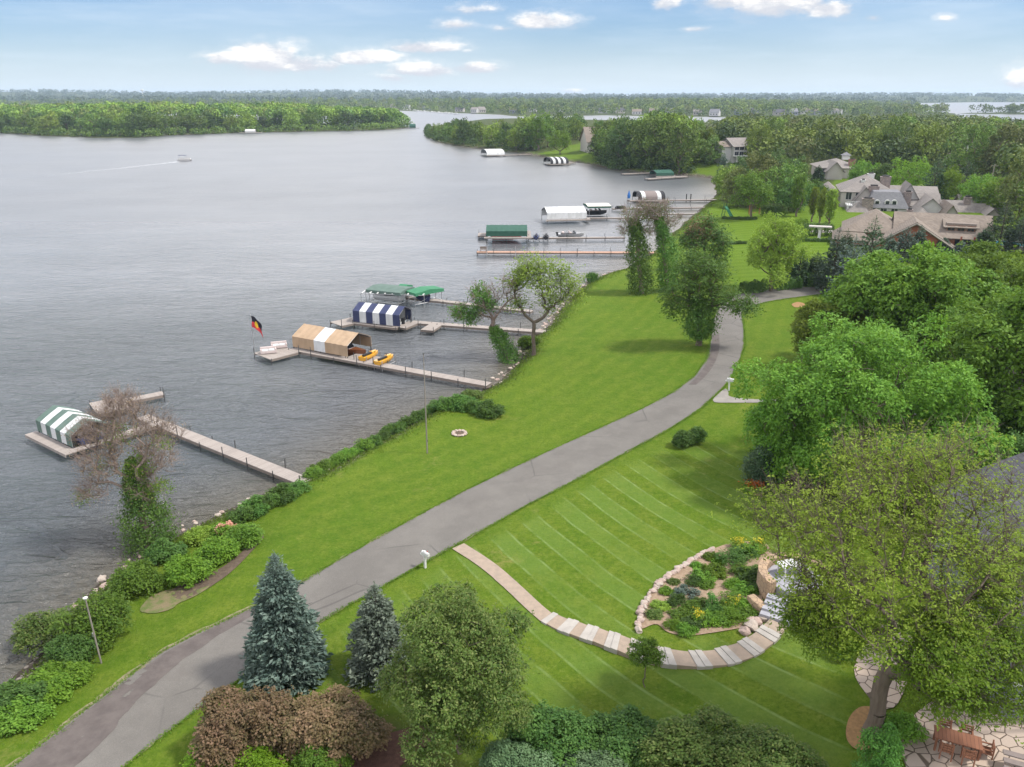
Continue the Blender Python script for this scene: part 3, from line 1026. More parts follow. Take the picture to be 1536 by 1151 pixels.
def shrub(seed, rx, ry, h, n_leaf, size, leaf, n_lobes=16, k=0.42, name='shrub', loc=(0, 0, 0), rz=0.0, up=0.4, aspect=0.6, stems=True, low=-0.25, rand=0.6, second=True, **kw):
    rng = np.random.default_rng(seed)
    root = plant_root(name, loc, rz)
    C, R = lobes_of(rng, (0, 0, h * 0.45), (rx, ry, h * 0.55), n_lobes, k, low=low, jit=0.3)
    R = np.minimum(R, h * 0.45)
    if second:
        n2 = n_lobes * 3
        j = rng.choice(len(R), n2)
        d = unit(rng.normal(size=(n2, 3)) + np.array([0, 0, 0.7]))
        C = np.vstack([C, C[j] + d * (R[j] * 0.8)[:, None]])
        R = np.concatenate([R, R[j] * rng.uniform(0.3, 0.5, n2)])
    C[:, 2] = np.maximum(C[:, 2], R * 0.35)
    v, f = lobe_leaves(rng, C, R, n_leaf, size, up=up, aspect=aspect, low=-0.9, rand=rand, **kw)
    kz = h / np.percentile(v[:, 2], 99.5)
    v[:, 2] *= kz
    C[:, 2] *= kz
    for ax, rr_ in ((0, rx), (1, ry)):
        kk = rr_ / np.percentile(np.abs(v[:, ax]), 97)
        v[:, ax] *= kk
        C[:, ax] *= kk
    v[:, 2] = np.maximum(v[:, 2], 0.01)
    mesh_np('foliage', v, f, M[leaf], False, root)
    if stems:
        pts = np.vstack([C[:n_lobes], C[:n_lobes] * np.array([0.6, 0.6, 0.6])])
        sg = [tube(np.array([c[0] * 0.12, c[1] * 0.12, -0.15]), c, 0.03, 0.012, 4) for c in C[:n_lobes]]
        tv, tf = join(sg)
        mesh_np('stem', tv, tf, M['bark_dark'], True, root)
    return root


def sparse_tree(seed, pts, base, fork, n_leaf, size, leaf, bark='bark', name='tree', label_loc=None, sigma=0.45, r_max=0.3, r_tip=0.012, droop=0.0, leaf_sel=None, extra=None, leaf_up=0.4, twigs=0, twig_len=0.7, twig_r=0.008, tip_only=True, pen=0.35):
    """open tree: a real branch skeleton through crown points, leaf sprays along the outer twigs (all in root space)"""
    rng = np.random.default_rng(seed)
    root = plant_root(name, label_loc or (0, 0, 0))
    (tv, tf), tips, allp = skeleton(rng, pts, base, fork, r_tip, r_max, pen=pen)
    parts = [(tv, tf)]
    src = tips if tip_only else allp
    if twigs:
        n = len(allp) * twigs
        a = allp[rng.choice(len(allp), n)]
        out = unit(a - np.asarray(fork)) * 0.8 + rng.normal(size=(n, 3)) * 0.6 + np.array([0, 0, 0.25 - droop])
        b = a + unit(out) * (twig_len * rng.uniform(0.4, 1.2, n))[:, None]
        parts += [tube(a[i], b[i], twig_r, twig_r * 0.45, 3) for i in range(n)]
        src = np.vstack([src, b])
    tv, tf = join(parts)
    mesh_np('trunk', tv, tf, M[bark], True, root)
    if leaf_sel is not None:
        src = src[leaf_sel(src)]
    if n_leaf and len(src):
        ns = n_leaf // 5
        j = rng.choice(len(src), ns)
        pos = src[j] + rng.normal(size=(ns, 3)) * sigma * np.array([1, 1, 0.75])
        v, f = sprays(rng, pos, size, 5, droop=0.2 + droop, centre=np.asarray(fork))
        mesh_np('crown', v, f, M[leaf], False, root)
    return root


def clad(rng, line, rad, n, size, leaf, root, name='ivy'):
    """ivy wrapped along a stem: line of points with radii"""
    line = np.asarray(line, float)
    rad = np.asarray(rad, float)
    s = rng.uniform(0, len(line) - 1.001, n)
    i = s.astype(int)
    f = (s - i)[:, None]
    c = line[i] * (1 - f) + line[i + 1] * f
    r = (rad[i] * (1 - f[:, 0]) + rad[i + 1] * f[:, 0])
    r = r * (1 + 0.25 * np.sin(s * 9 + 1) * np.cos(s * 5.3))
    a = rng.uniform(0, 6.283, n)
    a = a + 0.25 * np.sin(a * 2 + s * 4)
    d = np.stack([np.cos(a), np.sin(a), rng.normal(size=n) * 0.25], 1)
    pos = c + d * (r * (rng.uniform(0.55, 1.1, n) + rng.exponential(0.10, n) + 0.22 * np.sin(s * 14 + a * 2) * np.sin(s * 6.1)))[:, None]
    v, fc = cards(rng, pos, d + rng.normal(size=(n, 3)) * 0.5 + np.array([0, 0, 0.3]), size)
    return mesh_np(name, v, fc, M[leaf], False, root)


def depth_scale(p):
    """metres per photograph pixel at a world point, across the view"""
    v = Vector(p) - Vector((0, 0, CAMH))
    return v.dot(Vector((0, CP, -SP))) / FPX


def height_for(p, top_py):
    """height of something standing at p whose top shows at photograph row top_py"""
    p = Vector(p)
    d = ray(PW / 2, top_py)
    D = p.y
    return CAMH + D * d.z / d.y - p.z
# ------------------------------------------------------------------ foreground planting (each stands where the photograph shows it)
# blue spruces
p = at(432, 1012)
h_ = height_for(p, 828)
t_ = conifer(11, h_, 2.2, 'needle_blue', 30, 15, 26, 0.36, 'blue_spruce', p, droop=0.18, taper=0.80, gap=0.02, ragged=0.14)
tag(t_, "large silvery blue spruce standing close to the road edge beside the bronze shrub", "tree")
p = at(570, 1004)
h_ = height_for(p, 874)
t_ = conifer(12, h_, 1.95, 'needle_silver', 26, 12, 22, 0.30, 'blue_spruce', p, droop=0.42, taper=0.85, gap=0.02, ragged=0.16)
tag(t_, "smaller grey green spruce with drooping boughs left of the crabapple", "tree")
# bronze shrubs
p = at(376, 1135)
t_ = shrub(21, 2.2, 1.8, 3.35, 30000, 0.155, 'leaf_brown', 26, 0.36, 'bronze_shrub', p, up=0.7)
tag(t_, "big bronze leaved shrub nearest the road, below the blue spruce", "shrub")
p = at(500, 1138)
t_ = shrub(22, 2.2, 1.8, 3.05, 30000, 0.155, 'leaf_brown', 26, 0.36, 'bronze_shrub', p, up=0.7)
tag(t_, "bronze leaved shrub between its twin and the crabapple", "shrub")
# lime shrubs in front
for i, (px, py, r, hh_, lab) in enumerate([(315, 1172, 1.0, 1.9, "bright lime shrub at the left end of the lime row"),
                                      (398, 1172, 1.35, 2.15, "broad bright lime shrub in the middle below the bronze shrubs"),
                                      (482, 1168, 1.15, 2.05, "deeper lime green shrub at the right end below the bronze shrubs")]):
    p = at(px, py)
    t_ = shrub(31 + i, r, r * 0.9, hh_, 9000, 0.12, 'leaf_lime' if i < 2 else 'leaf', 14, 0.42, 'lime_shrub', p)
    tag(t_, lab, "shrub", "lime shrubs at the bottom edge")
# crabapple
p = at(690, 1128)
t_ = broadleaf(41, height_for(p, 910), 3.4, 6.1, 62000, 0.15, 'leaf_olive', n_lobes=46, k=0.30, clear=0.4, name='crabapple_tree', loc=p, low=-0.95, irregular=0.2, trunk_r=0.14)
tag(t_, "olive green crabapple tree with pale fruit tips, between the grey spruce and the lawn", "tree")
# low thickets along the bottom edge
for (px, py, rx, ry, hh_, lf, lab, sd) in [
    (775, 1180, 1.5, 1.4, 1.9, 'leaf_sage', "soft grey green shrub at the bottom edge right of the crabapple", 51),
    (890, 1185, 1.35, 1.2, 1.75, 'leaf_sage', "soft grey green shrub at the bottom edge in the middle of the thicket", 52),
    (830, 1135, 2.2, 1.7, 2.3, 'leaf_dark', "dark green dense shrub behind the two grey green shrubs", 53),
    (930, 1140, 1.9, 1.6, 2.1, 'leaf_dark', "dark green spreading shrub below the small sapling", 54),
    (1040, 1165, 2.3, 1.9, 2.9, 'leaf_olive', "tall olive shrub with pale leaf tips at the bottom edge", 55),
    (1150, 1178, 2.2, 1.8, 2.4, 'leaf_olive', "olive shrub with pale leaf tips at the right end of the thicket", 56)]:
    p = at(px, py)
    t_ = shrub(sd, rx, ry, hh_, 17000, 0.15 if lf != 'leaf_sage' else 0.12, lf, 20, 0.38, 'shrub', p, up=0.6)
    tag(t_, lab, "shrub")
# sapling on the lawn beside the steps
p = at(966, 1030)
t_ = broadleaf(61, height_for(p, 963), 0.95, 1.55, 5200, 0.13, 'leaf', n_lobes=16, k=0.36, clear=0.5, name='sapling', loc=p, trunk_r=0.035, limbs=20)
tag(t_, "young round headed sapling on the lawn beside the curved steps", "tree")
# arborvitae by the patio
for (px, py, r, tp, lab, sd) in [(1308, 1185, 0.85, 1095, "bright green pointed arborvitae below the big locust trunk", 63)]:
    p = at(px, py)
    hgt = height_for(p, tp)
    t_ = shrub(sd, r, r, hgt, 9000, 0.11, 'arbor', 22, 0.32, 'arborvitae', p, low=-0.9)
    tag(t_, lab, "shrub")

# the big honey locust beside the house
p = at(1306, 1098)
rng = np.random.default_rng(71)
Dp = p.y
def wp(px, py, dy=0.0):
    """point seen at a pixel, at a given distance in front of / behind the last tree's trunk"""
    d = ray(px, py)
    t2 = (p.y + dy) / d.y
    return np.array([d.x * t2, d.y * t2, CAMH + d.z * t2])
cr = []
for (px, py, dy, r, n) in [(1330, 730, 2, 2.6, 60), (1250, 760, 1, 2.5, 55), (1410, 760, 2, 2.6, 60), (1490, 790, 1, 2.4, 55), (1205, 800, 0, 1.7, 45), (1330, 830, -1, 2.5, 45),
                           (1430, 860, -1, 2.6, 55), (1255, 880, -1.5, 1.5, 45), (1295, 920, -2.5, 1.5, 35), (1500, 900, 0, 2.4, 50), (1400, 960, -2.5, 1.9, 40), (1490, 1000, -2, 1.9, 45),
                           (1420, 1030, -2.5, 1.4, 26), (1248, 945, -2, 0.8, 20), (1222, 885, -1, 0.75, 18), (1212, 925, -1, 0.6, 14), (1290, 690, 3, 1.6, 30), (1450, 700, 4, 2.0, 40), (1160, 775, 2, 1.1, 22), (1370, 690, 3, 1.8, 36), (1560, 850, 1, 2.2, 40)]:
    cr.append(ell_points(rng, wp(px, py, dy), (r, r * 1.2, r * 0.9), n, 0.2))
cr = np.vstack(cr) - np.array(p)
fork = wp(1335, 985, 0) - np.array(p)
t_ = sparse_tree(72, cr, (0, 0, -0.3), fork, 0, 0.2, 'leaf_locust', 'bark', 'honey_locust', p, r_max=0.36, r_tip=0.014, twigs=7, twig_len=1.0, twig_r=0.011)
rr = np.random.default_rng(73)
# airy olive sprays in the upper crown, heavier green hanging sprays low down
low_z = wp(1300, 890, 0)[2] - p.z
for nm, sel, n, sz, lf, sg, dr in (("crown", cr[:, 2] > low_z - 0.6, 62000, 0.118, 'leaf_locust', 0.50, 0.25), ("crown", cr[:, 2] < low_z + 0.2, 66000, 0.122, 'leaf_locust_low', 0.42, 0.5)):
    s_ = cr[sel]
    ns = n // 6
    j = rr.choice(len(s_), ns)
    pos = s_[j] + rr.normal(size=(ns, 3)) * sg * np.array([1, 1, 0.8])
    v, f = sprays(rr, pos, sz, 6, droop=dr, centre=fork)
    mesh_np(nm, v, f, M[lf], False, t_)
tag(t_, "tall open honey locust with thin yellow green foliage beside the patio", "tree")

# dense maples right of the road
def big(px, py, top, r, hgt_crown, n, leaf, sd, lab, lobes=60, k=0.24, size=0.34, cat="tree", nm='maple_tree', **kw):
    q = at(px, py)
    hh = height_for(q, top)
    o = broadleaf(sd, hh, r, min(hgt_crown, hh * 0.96), n, size, leaf, n_lobes=lobes, k=k, name=nm, loc=q, irregular=0.22, **kw)
    tag(o, lab, cat)
    return o
big(1284, 728, 488, 8.6, 14, 80000, 'leaf', 81, "broad bright green hackberry right of the driveway mouth, reaching down to the lawn", 110, 0.17, 0.27, nm='hackberry_tree', clear=1.5, low=-0.85, limbs=150)
big(1362, 560, 373, 8.8, 14.5, 52000, 'leaf', 82, "round crowned dense maple in front of the brown lodge", 90, 0.2, 0.42)
big(1520, 660, 436, 8.2, 14.0, 48000, 'leaf', 83, "dense maple at the right edge above the white sided house", 80, 0.2, 0.40)
big(1240, 556, 452, 4.2, 8.0, 26000, 'leaf_yellow', 84, "lighter green maple nearest the road bend in front of the spruces", 50, 0.24, 0.36)
big(1500, 520, 372, 8.6, 12.0, 36000, 'leaf', 85, "maple at the right edge below the pool house", 70, 0.2, 0.42)
big(1455, 690, 590, 5.0, 7.0, 16000, 'leaf_dark', 86, "dark shaded maple left of the white sided house", 40, 0.26, 0.36)
big(1535, 770, 655, 3.6, 5.0, 15000, 'leaf_dark', 87, "dark purplish green tree at the right edge beside the white sided house", 40, 0.26, 0.26)
big(1192, 716, 585, 4.6, 8, 26000, 'leaf', 89, "lower leafy tree merging into the left foot of the hackberry", 60, 0.2, 0.27, nm='understory_tree', clear=0.6, low=-0.9)
# dark clipped yew at the foot of the hackberry
p = at(1142, 728)
t_ = shrub(88, 1.5, 1.3, 3.6, 9000, 0.16, 'needle', 20, 0.4, 'yew_shrub', p, low=-0.8)
tag(t_, "dark upright yew at the lower left foot of the hackberry", "shrub")
# ------------------------------------------------------------------ trees standing along the shore
def wpt(px, py, ref, dy=0.0):
    d = ray(px, py)
    t2 = (ref.y + dy) / d.y
    return np.array([d.x * t2 - ref.x, d.y * t2 - ref.y, CAMH + d.z * t2 - ref.z])


def blobs(rng, ref, items, shell=0.15):
    """crown points from (px, py, depth offset, radius in px, count)"""
    out = []
    mpp = depth_scale(ref)
    for (px, py, dy, r, n) in items:
        out.append(ell_points(rng, wpt(px, py, ref, dy), np.array([r, r, r * 0.85]) * mpp, n, shell))
    return np.vstack(out)


rng = np.random.default_rng(101)
# nearly dead tree over the lake, left
p = at(226, 822)
cr = blobs(rng, p, [(185, 640, 0, 44, 120), (150, 690, -1, 34, 70), (225, 690, 1, 34, 70), (180, 610, 0, 26, 50), (240, 650, 0, 30, 50), (130, 650, 0, 24, 36), (215, 730, 0, 24, 36), (145, 735, -1, 22, 30)])
t_ = sparse_tree(102, cr, (0, 0, -0.3), wpt(205, 735, p), 0, 0.2, 'leaf_dry', 'twig', 'dying_tree', p, r_max=0.27, r_tip=0.010, twigs=13, twig_len=0.95, twig_r=0.009)
rr = np.random.default_rng(103)
j = rr.choice(len(cr), 5200)
pos = cr[j] + rr.normal(size=(5200, 3)) * 0.45
v, f = cards(rr, pos, rr.normal(size=(5200, 3)), 0.10)
mesh_np("dry_foliage", v, f, M['leaf_dry'], False, t_)
gp = blobs(rng, p, [(205, 700, 0, 22, 90), (125, 745, 0, 14, 25), (240, 730, 0, 18, 50), (180, 650, 0, 26, 40), (245, 660, 0, 12, 20), (150, 700, 0, 14, 20)])
j = rr.choice(len(gp), 2600)
v, f = cards(rr, gp[j] + rr.normal(size=(2600, 3)) * 0.22, rr.normal(size=(2600, 3)), 0.14)
mesh_np("crown", v, f, M['leaf_mid'], False, t_)
line = [wpt(228, 828, p), wpt(226, 805, p), wpt(218, 775, p), wpt(208, 745, p), wpt(200, 715, p), wpt(196, 690, p)]
clad(rr, line, [1.5, 1.75, 1.5, 0.95, 0.5, 0.25], 12000, 0.19, 'leaf_ivy', t_)
tag(t_, "half dead grey twiggy tree with ivy wrapped base leaning over the lake", "tree")
# leaning tree by the second dock
p = at(765, 543)
cr = blobs(rng, p, [(727, 445, 0, 26, 60), (690, 468, 0, 15, 24), (760, 435, 0, 24, 60), (738, 470, 0, 22, 40), (715, 475, 0, 14, 20)])
t_ = sparse_tree(112, cr, (0, 0, -0.3), wpt(738, 488, p), 0, 0.2, 'leaf', 'twig', 'leaning_tree', p, r_max=0.30, r_tip=0.014, twigs=5, twig_len=1.0, twig_r=0.011)
gp = blobs(rng, p, [(688, 468, 0, 13, 50), (708, 475, 0, 12, 40), (722, 440, 0, 16, 50), (735, 455, 0, 14, 36), (718, 462, 0, 12, 30)])
j = rr.choice(len(gp), 3800)
v, f = cards(rr, gp[j] + rr.normal(size=(3800, 3)) * 0.3, rr.normal(size=(3800, 3)) + np.array([0, 0, .4]), 0.25)
mesh_np("crown", v, f, M['leaf_ivy'], False, t_)
j = rr.choice(len(cr), 2000)
v, f = cards(rr, cr[j] + rr.normal(size=(2000, 3)) * 0.4, rr.normal(size=(2000, 3)), 0.14)
mesh_np("dry_foliage", v, f, M['leaf_dry'], False, t_)
clad(rr, [wpt(768, 546, p), wpt(760, 527, p), wpt(750, 508, p), wpt(741, 490, p)], [1.2, 1.35, 1.0, 0.6], 5200, 0.22, 'leaf_ivy', t_)
tag(t_, "leaning half bare tree over the water with ivy on its lower trunk", "tree")
# yellow green open tree
p = at(800, 533)
cr = blobs(rng, p, [(800, 408, 0, 22, 40), (838, 415, 0, 24, 40), (775, 430, 0, 12, 18), (852, 440, 0, 18, 30), (785, 410, 1, 16, 24), (780, 460, 0, 9, 12), (825, 455, 1, 16, 26), (812, 430, -1, 18, 26)])
t_ = sparse_tree(122, cr, (0, 0, -0.3), wpt(801, 484, p), 11500, 0.25, 'leaf_yellow', 'bark', 'open_tree', p, sigma=0.62, r_max=0.24, r_tip=0.02, twigs=2, twig_len=0.9, twig_r=0.014)
tag(t_, "open yellow green tree standing alone at the dock end of the lawn", "tree")
# two ivy columns with bare tops
for (bx, by, ln, rd, crn, sd, lab) in [
    (962, 440, [(962, 440), (960, 410), (958, 380), (956, 352), (950, 330)], [1.6, 1.9, 1.7, 1.2, 0.5], [(948, 325, 0, 18, 50), (968, 320, 0, 16, 40), (940, 345, 0, 12, 24), (972, 345, 0, 12, 24)], 131, "ivy columned dead tree with bare top, left one of the pair on the shore lawn"),
    (1001, 436, [(1001, 436), (1003, 405), (1002, 375), (994, 348), (988, 326)], [1.3, 1.7, 1.6, 1.1, 0.5], [(984, 318, 0, 18, 50), (1005, 330, 0, 16, 40), (968, 312, 0, 14, 30), (996, 312, 0, 12, 24)], 132, "ivy columned tree with thin green top, right one of the pair on the shore lawn")]:
    p = at(bx, by)
    cr = blobs(rng, p, crn)
    t_ = sparse_tree(sd, cr, (0, 0, -0.3), wpt(*ln[-2], p), 0, 0.3, 'leaf_ivy', 'twig', 'ivy_tree', p, r_max=0.34, r_tip=0.018, twigs=7, twig_len=1.3, twig_r=0.018)
    clad(rr, [wpt(x, y, p) for x, y in ln], rd, 6500, 0.33, 'leaf_ivy', t_)
    j = rr.choice(len(cr), 1500)
    v, f = cards(rr, cr[j] + rr.normal(size=(1500, 3)) * 0.4, rr.normal(size=(1500, 3)), 0.22)
    mesh_np("crown", v, f, M['leaf_olive'], False, t_)
    tag(t_, lab, "tree")
# bronze green drooping tree behind them
p = at(1058, 402)
cr = blobs(rng, p, [(1058, 350, 0, 28, 60), (1040, 365, 0, 16, 24), (1076, 362, 0, 18, 30), (1062, 382, 0, 16, 24), (1080, 385, 0, 8, 8)])
t_ = sparse_tree(142, cr, (0, 0, -0.3), wpt(1058, 385, p), 8500, 0.36, 'leaf_dark', 'bark', 'drooping_tree', p, sigma=0.7, r_max=0.3, r_tip=0.03, droop=0.4, twigs=2, twig_len=1.0, twig_r=0.016)
gp = blobs(rng, p, [(1050, 345, 0, 22, 60), (1040, 360, 0, 14, 30)])
j = rr.choice(len(gp), 2600)
v, f = cards(rr, gp[j] + rr.normal(size=(2600, 3)) * 0.5, rr.normal(size=(2600, 3)), 0.34, droop=0.4)
mesh_np("dry_foliage", v, f, M['leaf_dry'], False, t_)
tag(t_, "dark drooping tree with brown dried leaves on its upper left side", "tree")
# oak beside the road bend
p = at(1048, 518)
cr = blobs(rng, p, [(1048, 420, 0, 34, 80), (1020, 440, 0, 24, 40), (1075, 440, 0, 22, 40), (1045, 400, 0, 26, 40), (1012, 462, 0, 12, 16), (1098, 455, -2, 16, 24), (1118, 462, -2, 10, 14), (1048, 462, 0, 20, 34), (1070, 412, 0, 18, 24)])
t_ = sparse_tree(152, cr, (0, 0, -0.3), wpt(1050, 475, p), 17000, 0.27, 'leaf_ivy', 'bark', 'oak_tree', p, sigma=0.62, r_max=0.36, r_tip=0.02, twigs=1)
clad(rr, [wpt(1048, 505, p), wpt(1050, 490, p), wpt(1051, 470, p), wpt(1050, 450, p)], [0.8, 2.1, 2.0, 0.9], 5000, 0.26, 'leaf_ivy', t_)
tag(t_, "grey green oak with an ivy covered trunk beside the road bend", "tree")
# lime green tree by the hedge
p = at(1155, 437)
o = broadleaf(161, height_for(p, 324), 4.6, 10.5, 17000, 0.34, 'leaf_yellow', n_lobes=40, k=0.27, clear=2.2, name='linden_tree', loc=p, irregular=0.2, low=-0.8)
tag(o, "light green rounded tree behind the clipped hedge at the road bend", "tree")

# ------------------------------------------------------------------ lawn trees, spruces and hedges of the neighbouring estate
def tree_at(px, py, top, r, ch, n, size, leaf, sd, lab, nm='tree', lobes=30, k=0.3, cat="tree", **kw):
    q = at(px, py)
    hh = height_for(q, top)
    o = broadleaf(sd, hh, r, min(ch, hh * 0.95), n, size, leaf, n_lobes=lobes, k=k, name=nm, loc=q, **kw)
    tag(o, lab, cat)
    return o


tree_at(1126, 328, 256, 5.4, 13, 6500, 0.55, 'leaf', 201, "rounded lawn tree in front of the swing set, left of the columnar trees", 'lawn_tree', clear=3.0)
for i, (px, py, top, r, lab) in enumerate([(1194, 325, 263, 1.9, "columnar tree standing apart, left of the three by the mansion terrace"),
                                   (1217, 333, 281, 1.05, "slim columnar tree, leftmost of the three by the mansion terrace"),
                                   (1229, 337, 283, 1.05, "slim columnar tree, middle one of the three by the mansion terrace"),
                                   (1243, 340, 284, 1.45, "slim columnar tree, rightmost of the three by the mansion terrace")]):
    q = at(px, py)
    hh = height_for(q, top)
    o = broadleaf(211 + i, hh, r, hh * 0.88, 4200, 0.42, 'leaf_yellow' if i else 'leaf', n_lobes=34, k=0.22, name='columnar_tree', loc=q, low=-0.9, irregular=0.1, clear=1.0)
    tag(o, lab, "tree", "columnar trees by the mansion terrace")
spr = [(1196, 428, 376, 2.6, 'needle', "small dark spruce behind the hedge, left of its twin"), (1221, 427, 378, 2.6, 'needle', "small dark spruce behind the hedge, right of its twin"),
       (1247, 436, 340, 3.1, 'needle_grey', "tall grey green spruce at the left end of the spruce row"), (1272, 442, 352, 3.6, 'needle_blue', "broad blue grey spruce in front of the spruce row by the road"),
       (1300, 420, 322, 3.4, 'needle', "tallest dark spruce of the row in front of the lodge"), (1264, 405, 344, 2.8, 'needle', "dark spruce peeping out between the grey ones of the row"),
       (1329, 400, 350, 2.2, 'needle_grey', "slim grey spruce in front of the lodge gable, left side"), (1354, 392, 341, 3.0, 'needle_blue', "pale blue spruce in front of the lodge gable"),
       (1374, 390, 338, 2.4, 'needle_grey', "green spruce right of the pale blue one by the lodge gable"),
       (1414, 378, 357, 1.6, 'needle_grey', "little spruce in front of the lodge porch, left one"), (1440, 380, 362, 1.3, 'needle_blue', "tiny blue spruce in front of the lodge porch, middle one"), (1462, 378, 360, 1.3, 'needle', "tiny dark spruce in front of the lodge porch, right one"),
       (1497, 375, 298, 3.6, 'needle', "tall dark spruce right of the lodge"), (1526, 378, 325, 3.0, 'needle_grey', "grey spruce at the right edge beside the pool"), (1475, 378, 340, 2.4, 'needle', "dark spruce at the right corner of the lodge")]
for i, (px, py, top, r, nd, lab) in enumerate(spr):
    q = at(px, py)
    hh = height_for(q, top)
    o = conifer(231 + i, hh, r, nd, 18, 10, 9, 0.55, 'spruce_tree', q, droop=0.35, ragged=0.2, taper=0.8)
    tag(o, lab, "tree", "spruces along the neighbour's boundary")


def hedge_run(px_pts, wid, hgt, n, size, leaf, sd, lab, nm='hedge', off=0.0):
    """clipped hedge along a line of photograph pixels; one thing"""
    rng = np.random.default_rng(sd)
    L = resample([at(*q)[:2] for q in px_pts], 60)
    tot = np.hypot(*np.diff(L, axis=0).T).sum()
    root_p = at(*px_pts[0])
    root = plant_root(nm, root_p)
    s = rng.uniform(0, 58.99, n)
    i = s.astype(int)
    fr = (s - i)[:, None]
    c = L[i] * (1 - fr) + L[i + 1] * fr
    d = unit(L[np.minimum(i + 1, 59)] - L[i])
    nn = np.stack([-d[:, 1], d[:, 0]], 1)
    a = rng.uniform(-0.15, math.pi + 0.15, n)
    lump = 1 + 0.12 * np.sin(s * tot / 59 * 3.1) + 0.08 * np.sin(s * tot / 59 * 7.3 + 1)
    rad = rng.uniform(0.82, 1.05, n) * lump
    x = np.sign(np.cos(a)) * np.abs(np.cos(a)) ** 0.6 * wid * 0.5 * rad
    z = np.abs(np.sin(a)) ** 0.6 * hgt * rad
    pos = np.concatenate([c + nn * x[:, None], (hb(c[:, 0], c[:, 1]) + z)[:, None]], 1) - np.array(root_p)
    nrm = np.concatenate([nn * np.cos(a)[:, None], np.abs(np.sin(a))[:, None]], 1) + rng.normal(size=(n, 3)) * 0.5
    v, f = cards(rng, pos, nrm, size)
    mesh_np('foliage', v, f, M[leaf], False, root)
    tag(root, lab, "hedge")
    return root


hedge_run([(1112, 441), (1147, 437)], 1.5, 1.7, 3600, 0.22, 'leaf_dark', 261, "dark clipped hedge block left of the light green tree by the road")
hedge_run([(1162, 436), (1200, 432)], 1.3, 1.6, 3200, 0.22, 'leaf_dark', 262, "dark clipped hedge right of the light green tree by the road")
hedge_run([(1206, 430), (1236, 428)], 1.7, 2.0, 3600, 0.22, 'leaf_dark', 263, "taller dark hedge block next to the tall spruces by the road")
hedge_run([(1083, 329), (1135, 330)], 0.8, 0.7, 2200, 0.25, 'leaf_dark', 264, "low dark hedge line across the far lawn by the slide")
hedge_run([(1090, 367), (1120, 366)], 0.7, 0.6, 1500, 0.25, 'leaf_dark', 265, "low clipped hedge strip crossing the middle of the neighbour's lawn")
hedge_run([(1190, 362), (1245, 363)], 0.9, 0.7, 2400, 0.25, 'leaf_dark', 266, "low curved hedge in front of the white pergola")
hedge_run([(1150, 325), (1172, 322)], 4.0, 2.6, 2200, 0.36, 'leaf_dark', 267, "rounded dark hedge mass beside the columnar tree")
hedge_run([(1176, 345), (1205, 336)], 2.2, 1.2, 2400, 0.3, 'leaf_mid', 268, "bright terraced hedge by the path below the mansion")
hedge_run([(1187, 352), (1210, 341)], 2.0, 1.0, 2000, 0.3, 'leaf_mid', 269, "lower bright terraced hedge beside the garden steps")
hedge_run([(1190, 356), (1222, 352)], 3.0, 2.4, 3000, 0.34, 'leaf_dark', 270, "tall dark hedge left of the white pergola")
hedge_run([(1228, 354), (1244, 352)], 3.0, 2.4, 1800, 0.34, 'leaf_dark', 271, "tall dark hedge right of the white pergola")

# ------------------------------------------------------------------ shoreline hedge: one row of rounded bushes
HB_PX = [(472, 716), (484, 709), (497, 702), (510, 695), (523, 688), (536, 681), (549, 674), (562, 667), (575, 660), (588, 653), (601, 645), (614, 638), (627, 631), (640, 624), (653, 617), (667, 613), (681, 611), (695, 612), (709, 615), (722, 619), (735, 623)]
protoB = None
for i, q in enumerate(HB_PX):
    pp = at(*q)
    sc = 1.0 + 0.16 * math.sin(i * 2.3) + (0.35 if i > 14 else 0)
    if i % 7 == 0:
        protoB = shrub(301 + i, 0.92, 0.82, 0.95, 3400, 0.13, 'leaf_ivy' if i else 'leaf', 12, 0.45, 'hedge_bush', pp, rz=i * 1.1)
        protoB.scale = (sc, sc, sc)
        o = protoB
    else:
        o = copy_plant(protoB, pp, i * 1.7, sc, 'hedge_bush')
    tag(o, "rounded dark green bush in the long hedge row above the lake shore", "bush", "bushes of the long shoreline hedge")
HB2 = [(366, 778), (380, 770), (393, 763), (407, 757), (420, 751), (434, 744), (447, 737)]
for i, q in enumerate(HB2):
    o = copy_plant(protoB, at(*q), i * 2.1, 1.15 + 0.15 * math.sin(i * 1.9), 'hedge_bush')
    tag(o, "rounded bush in the short hedge row left of the long dock", "bush", "bushes of the short hedge left of the dock")

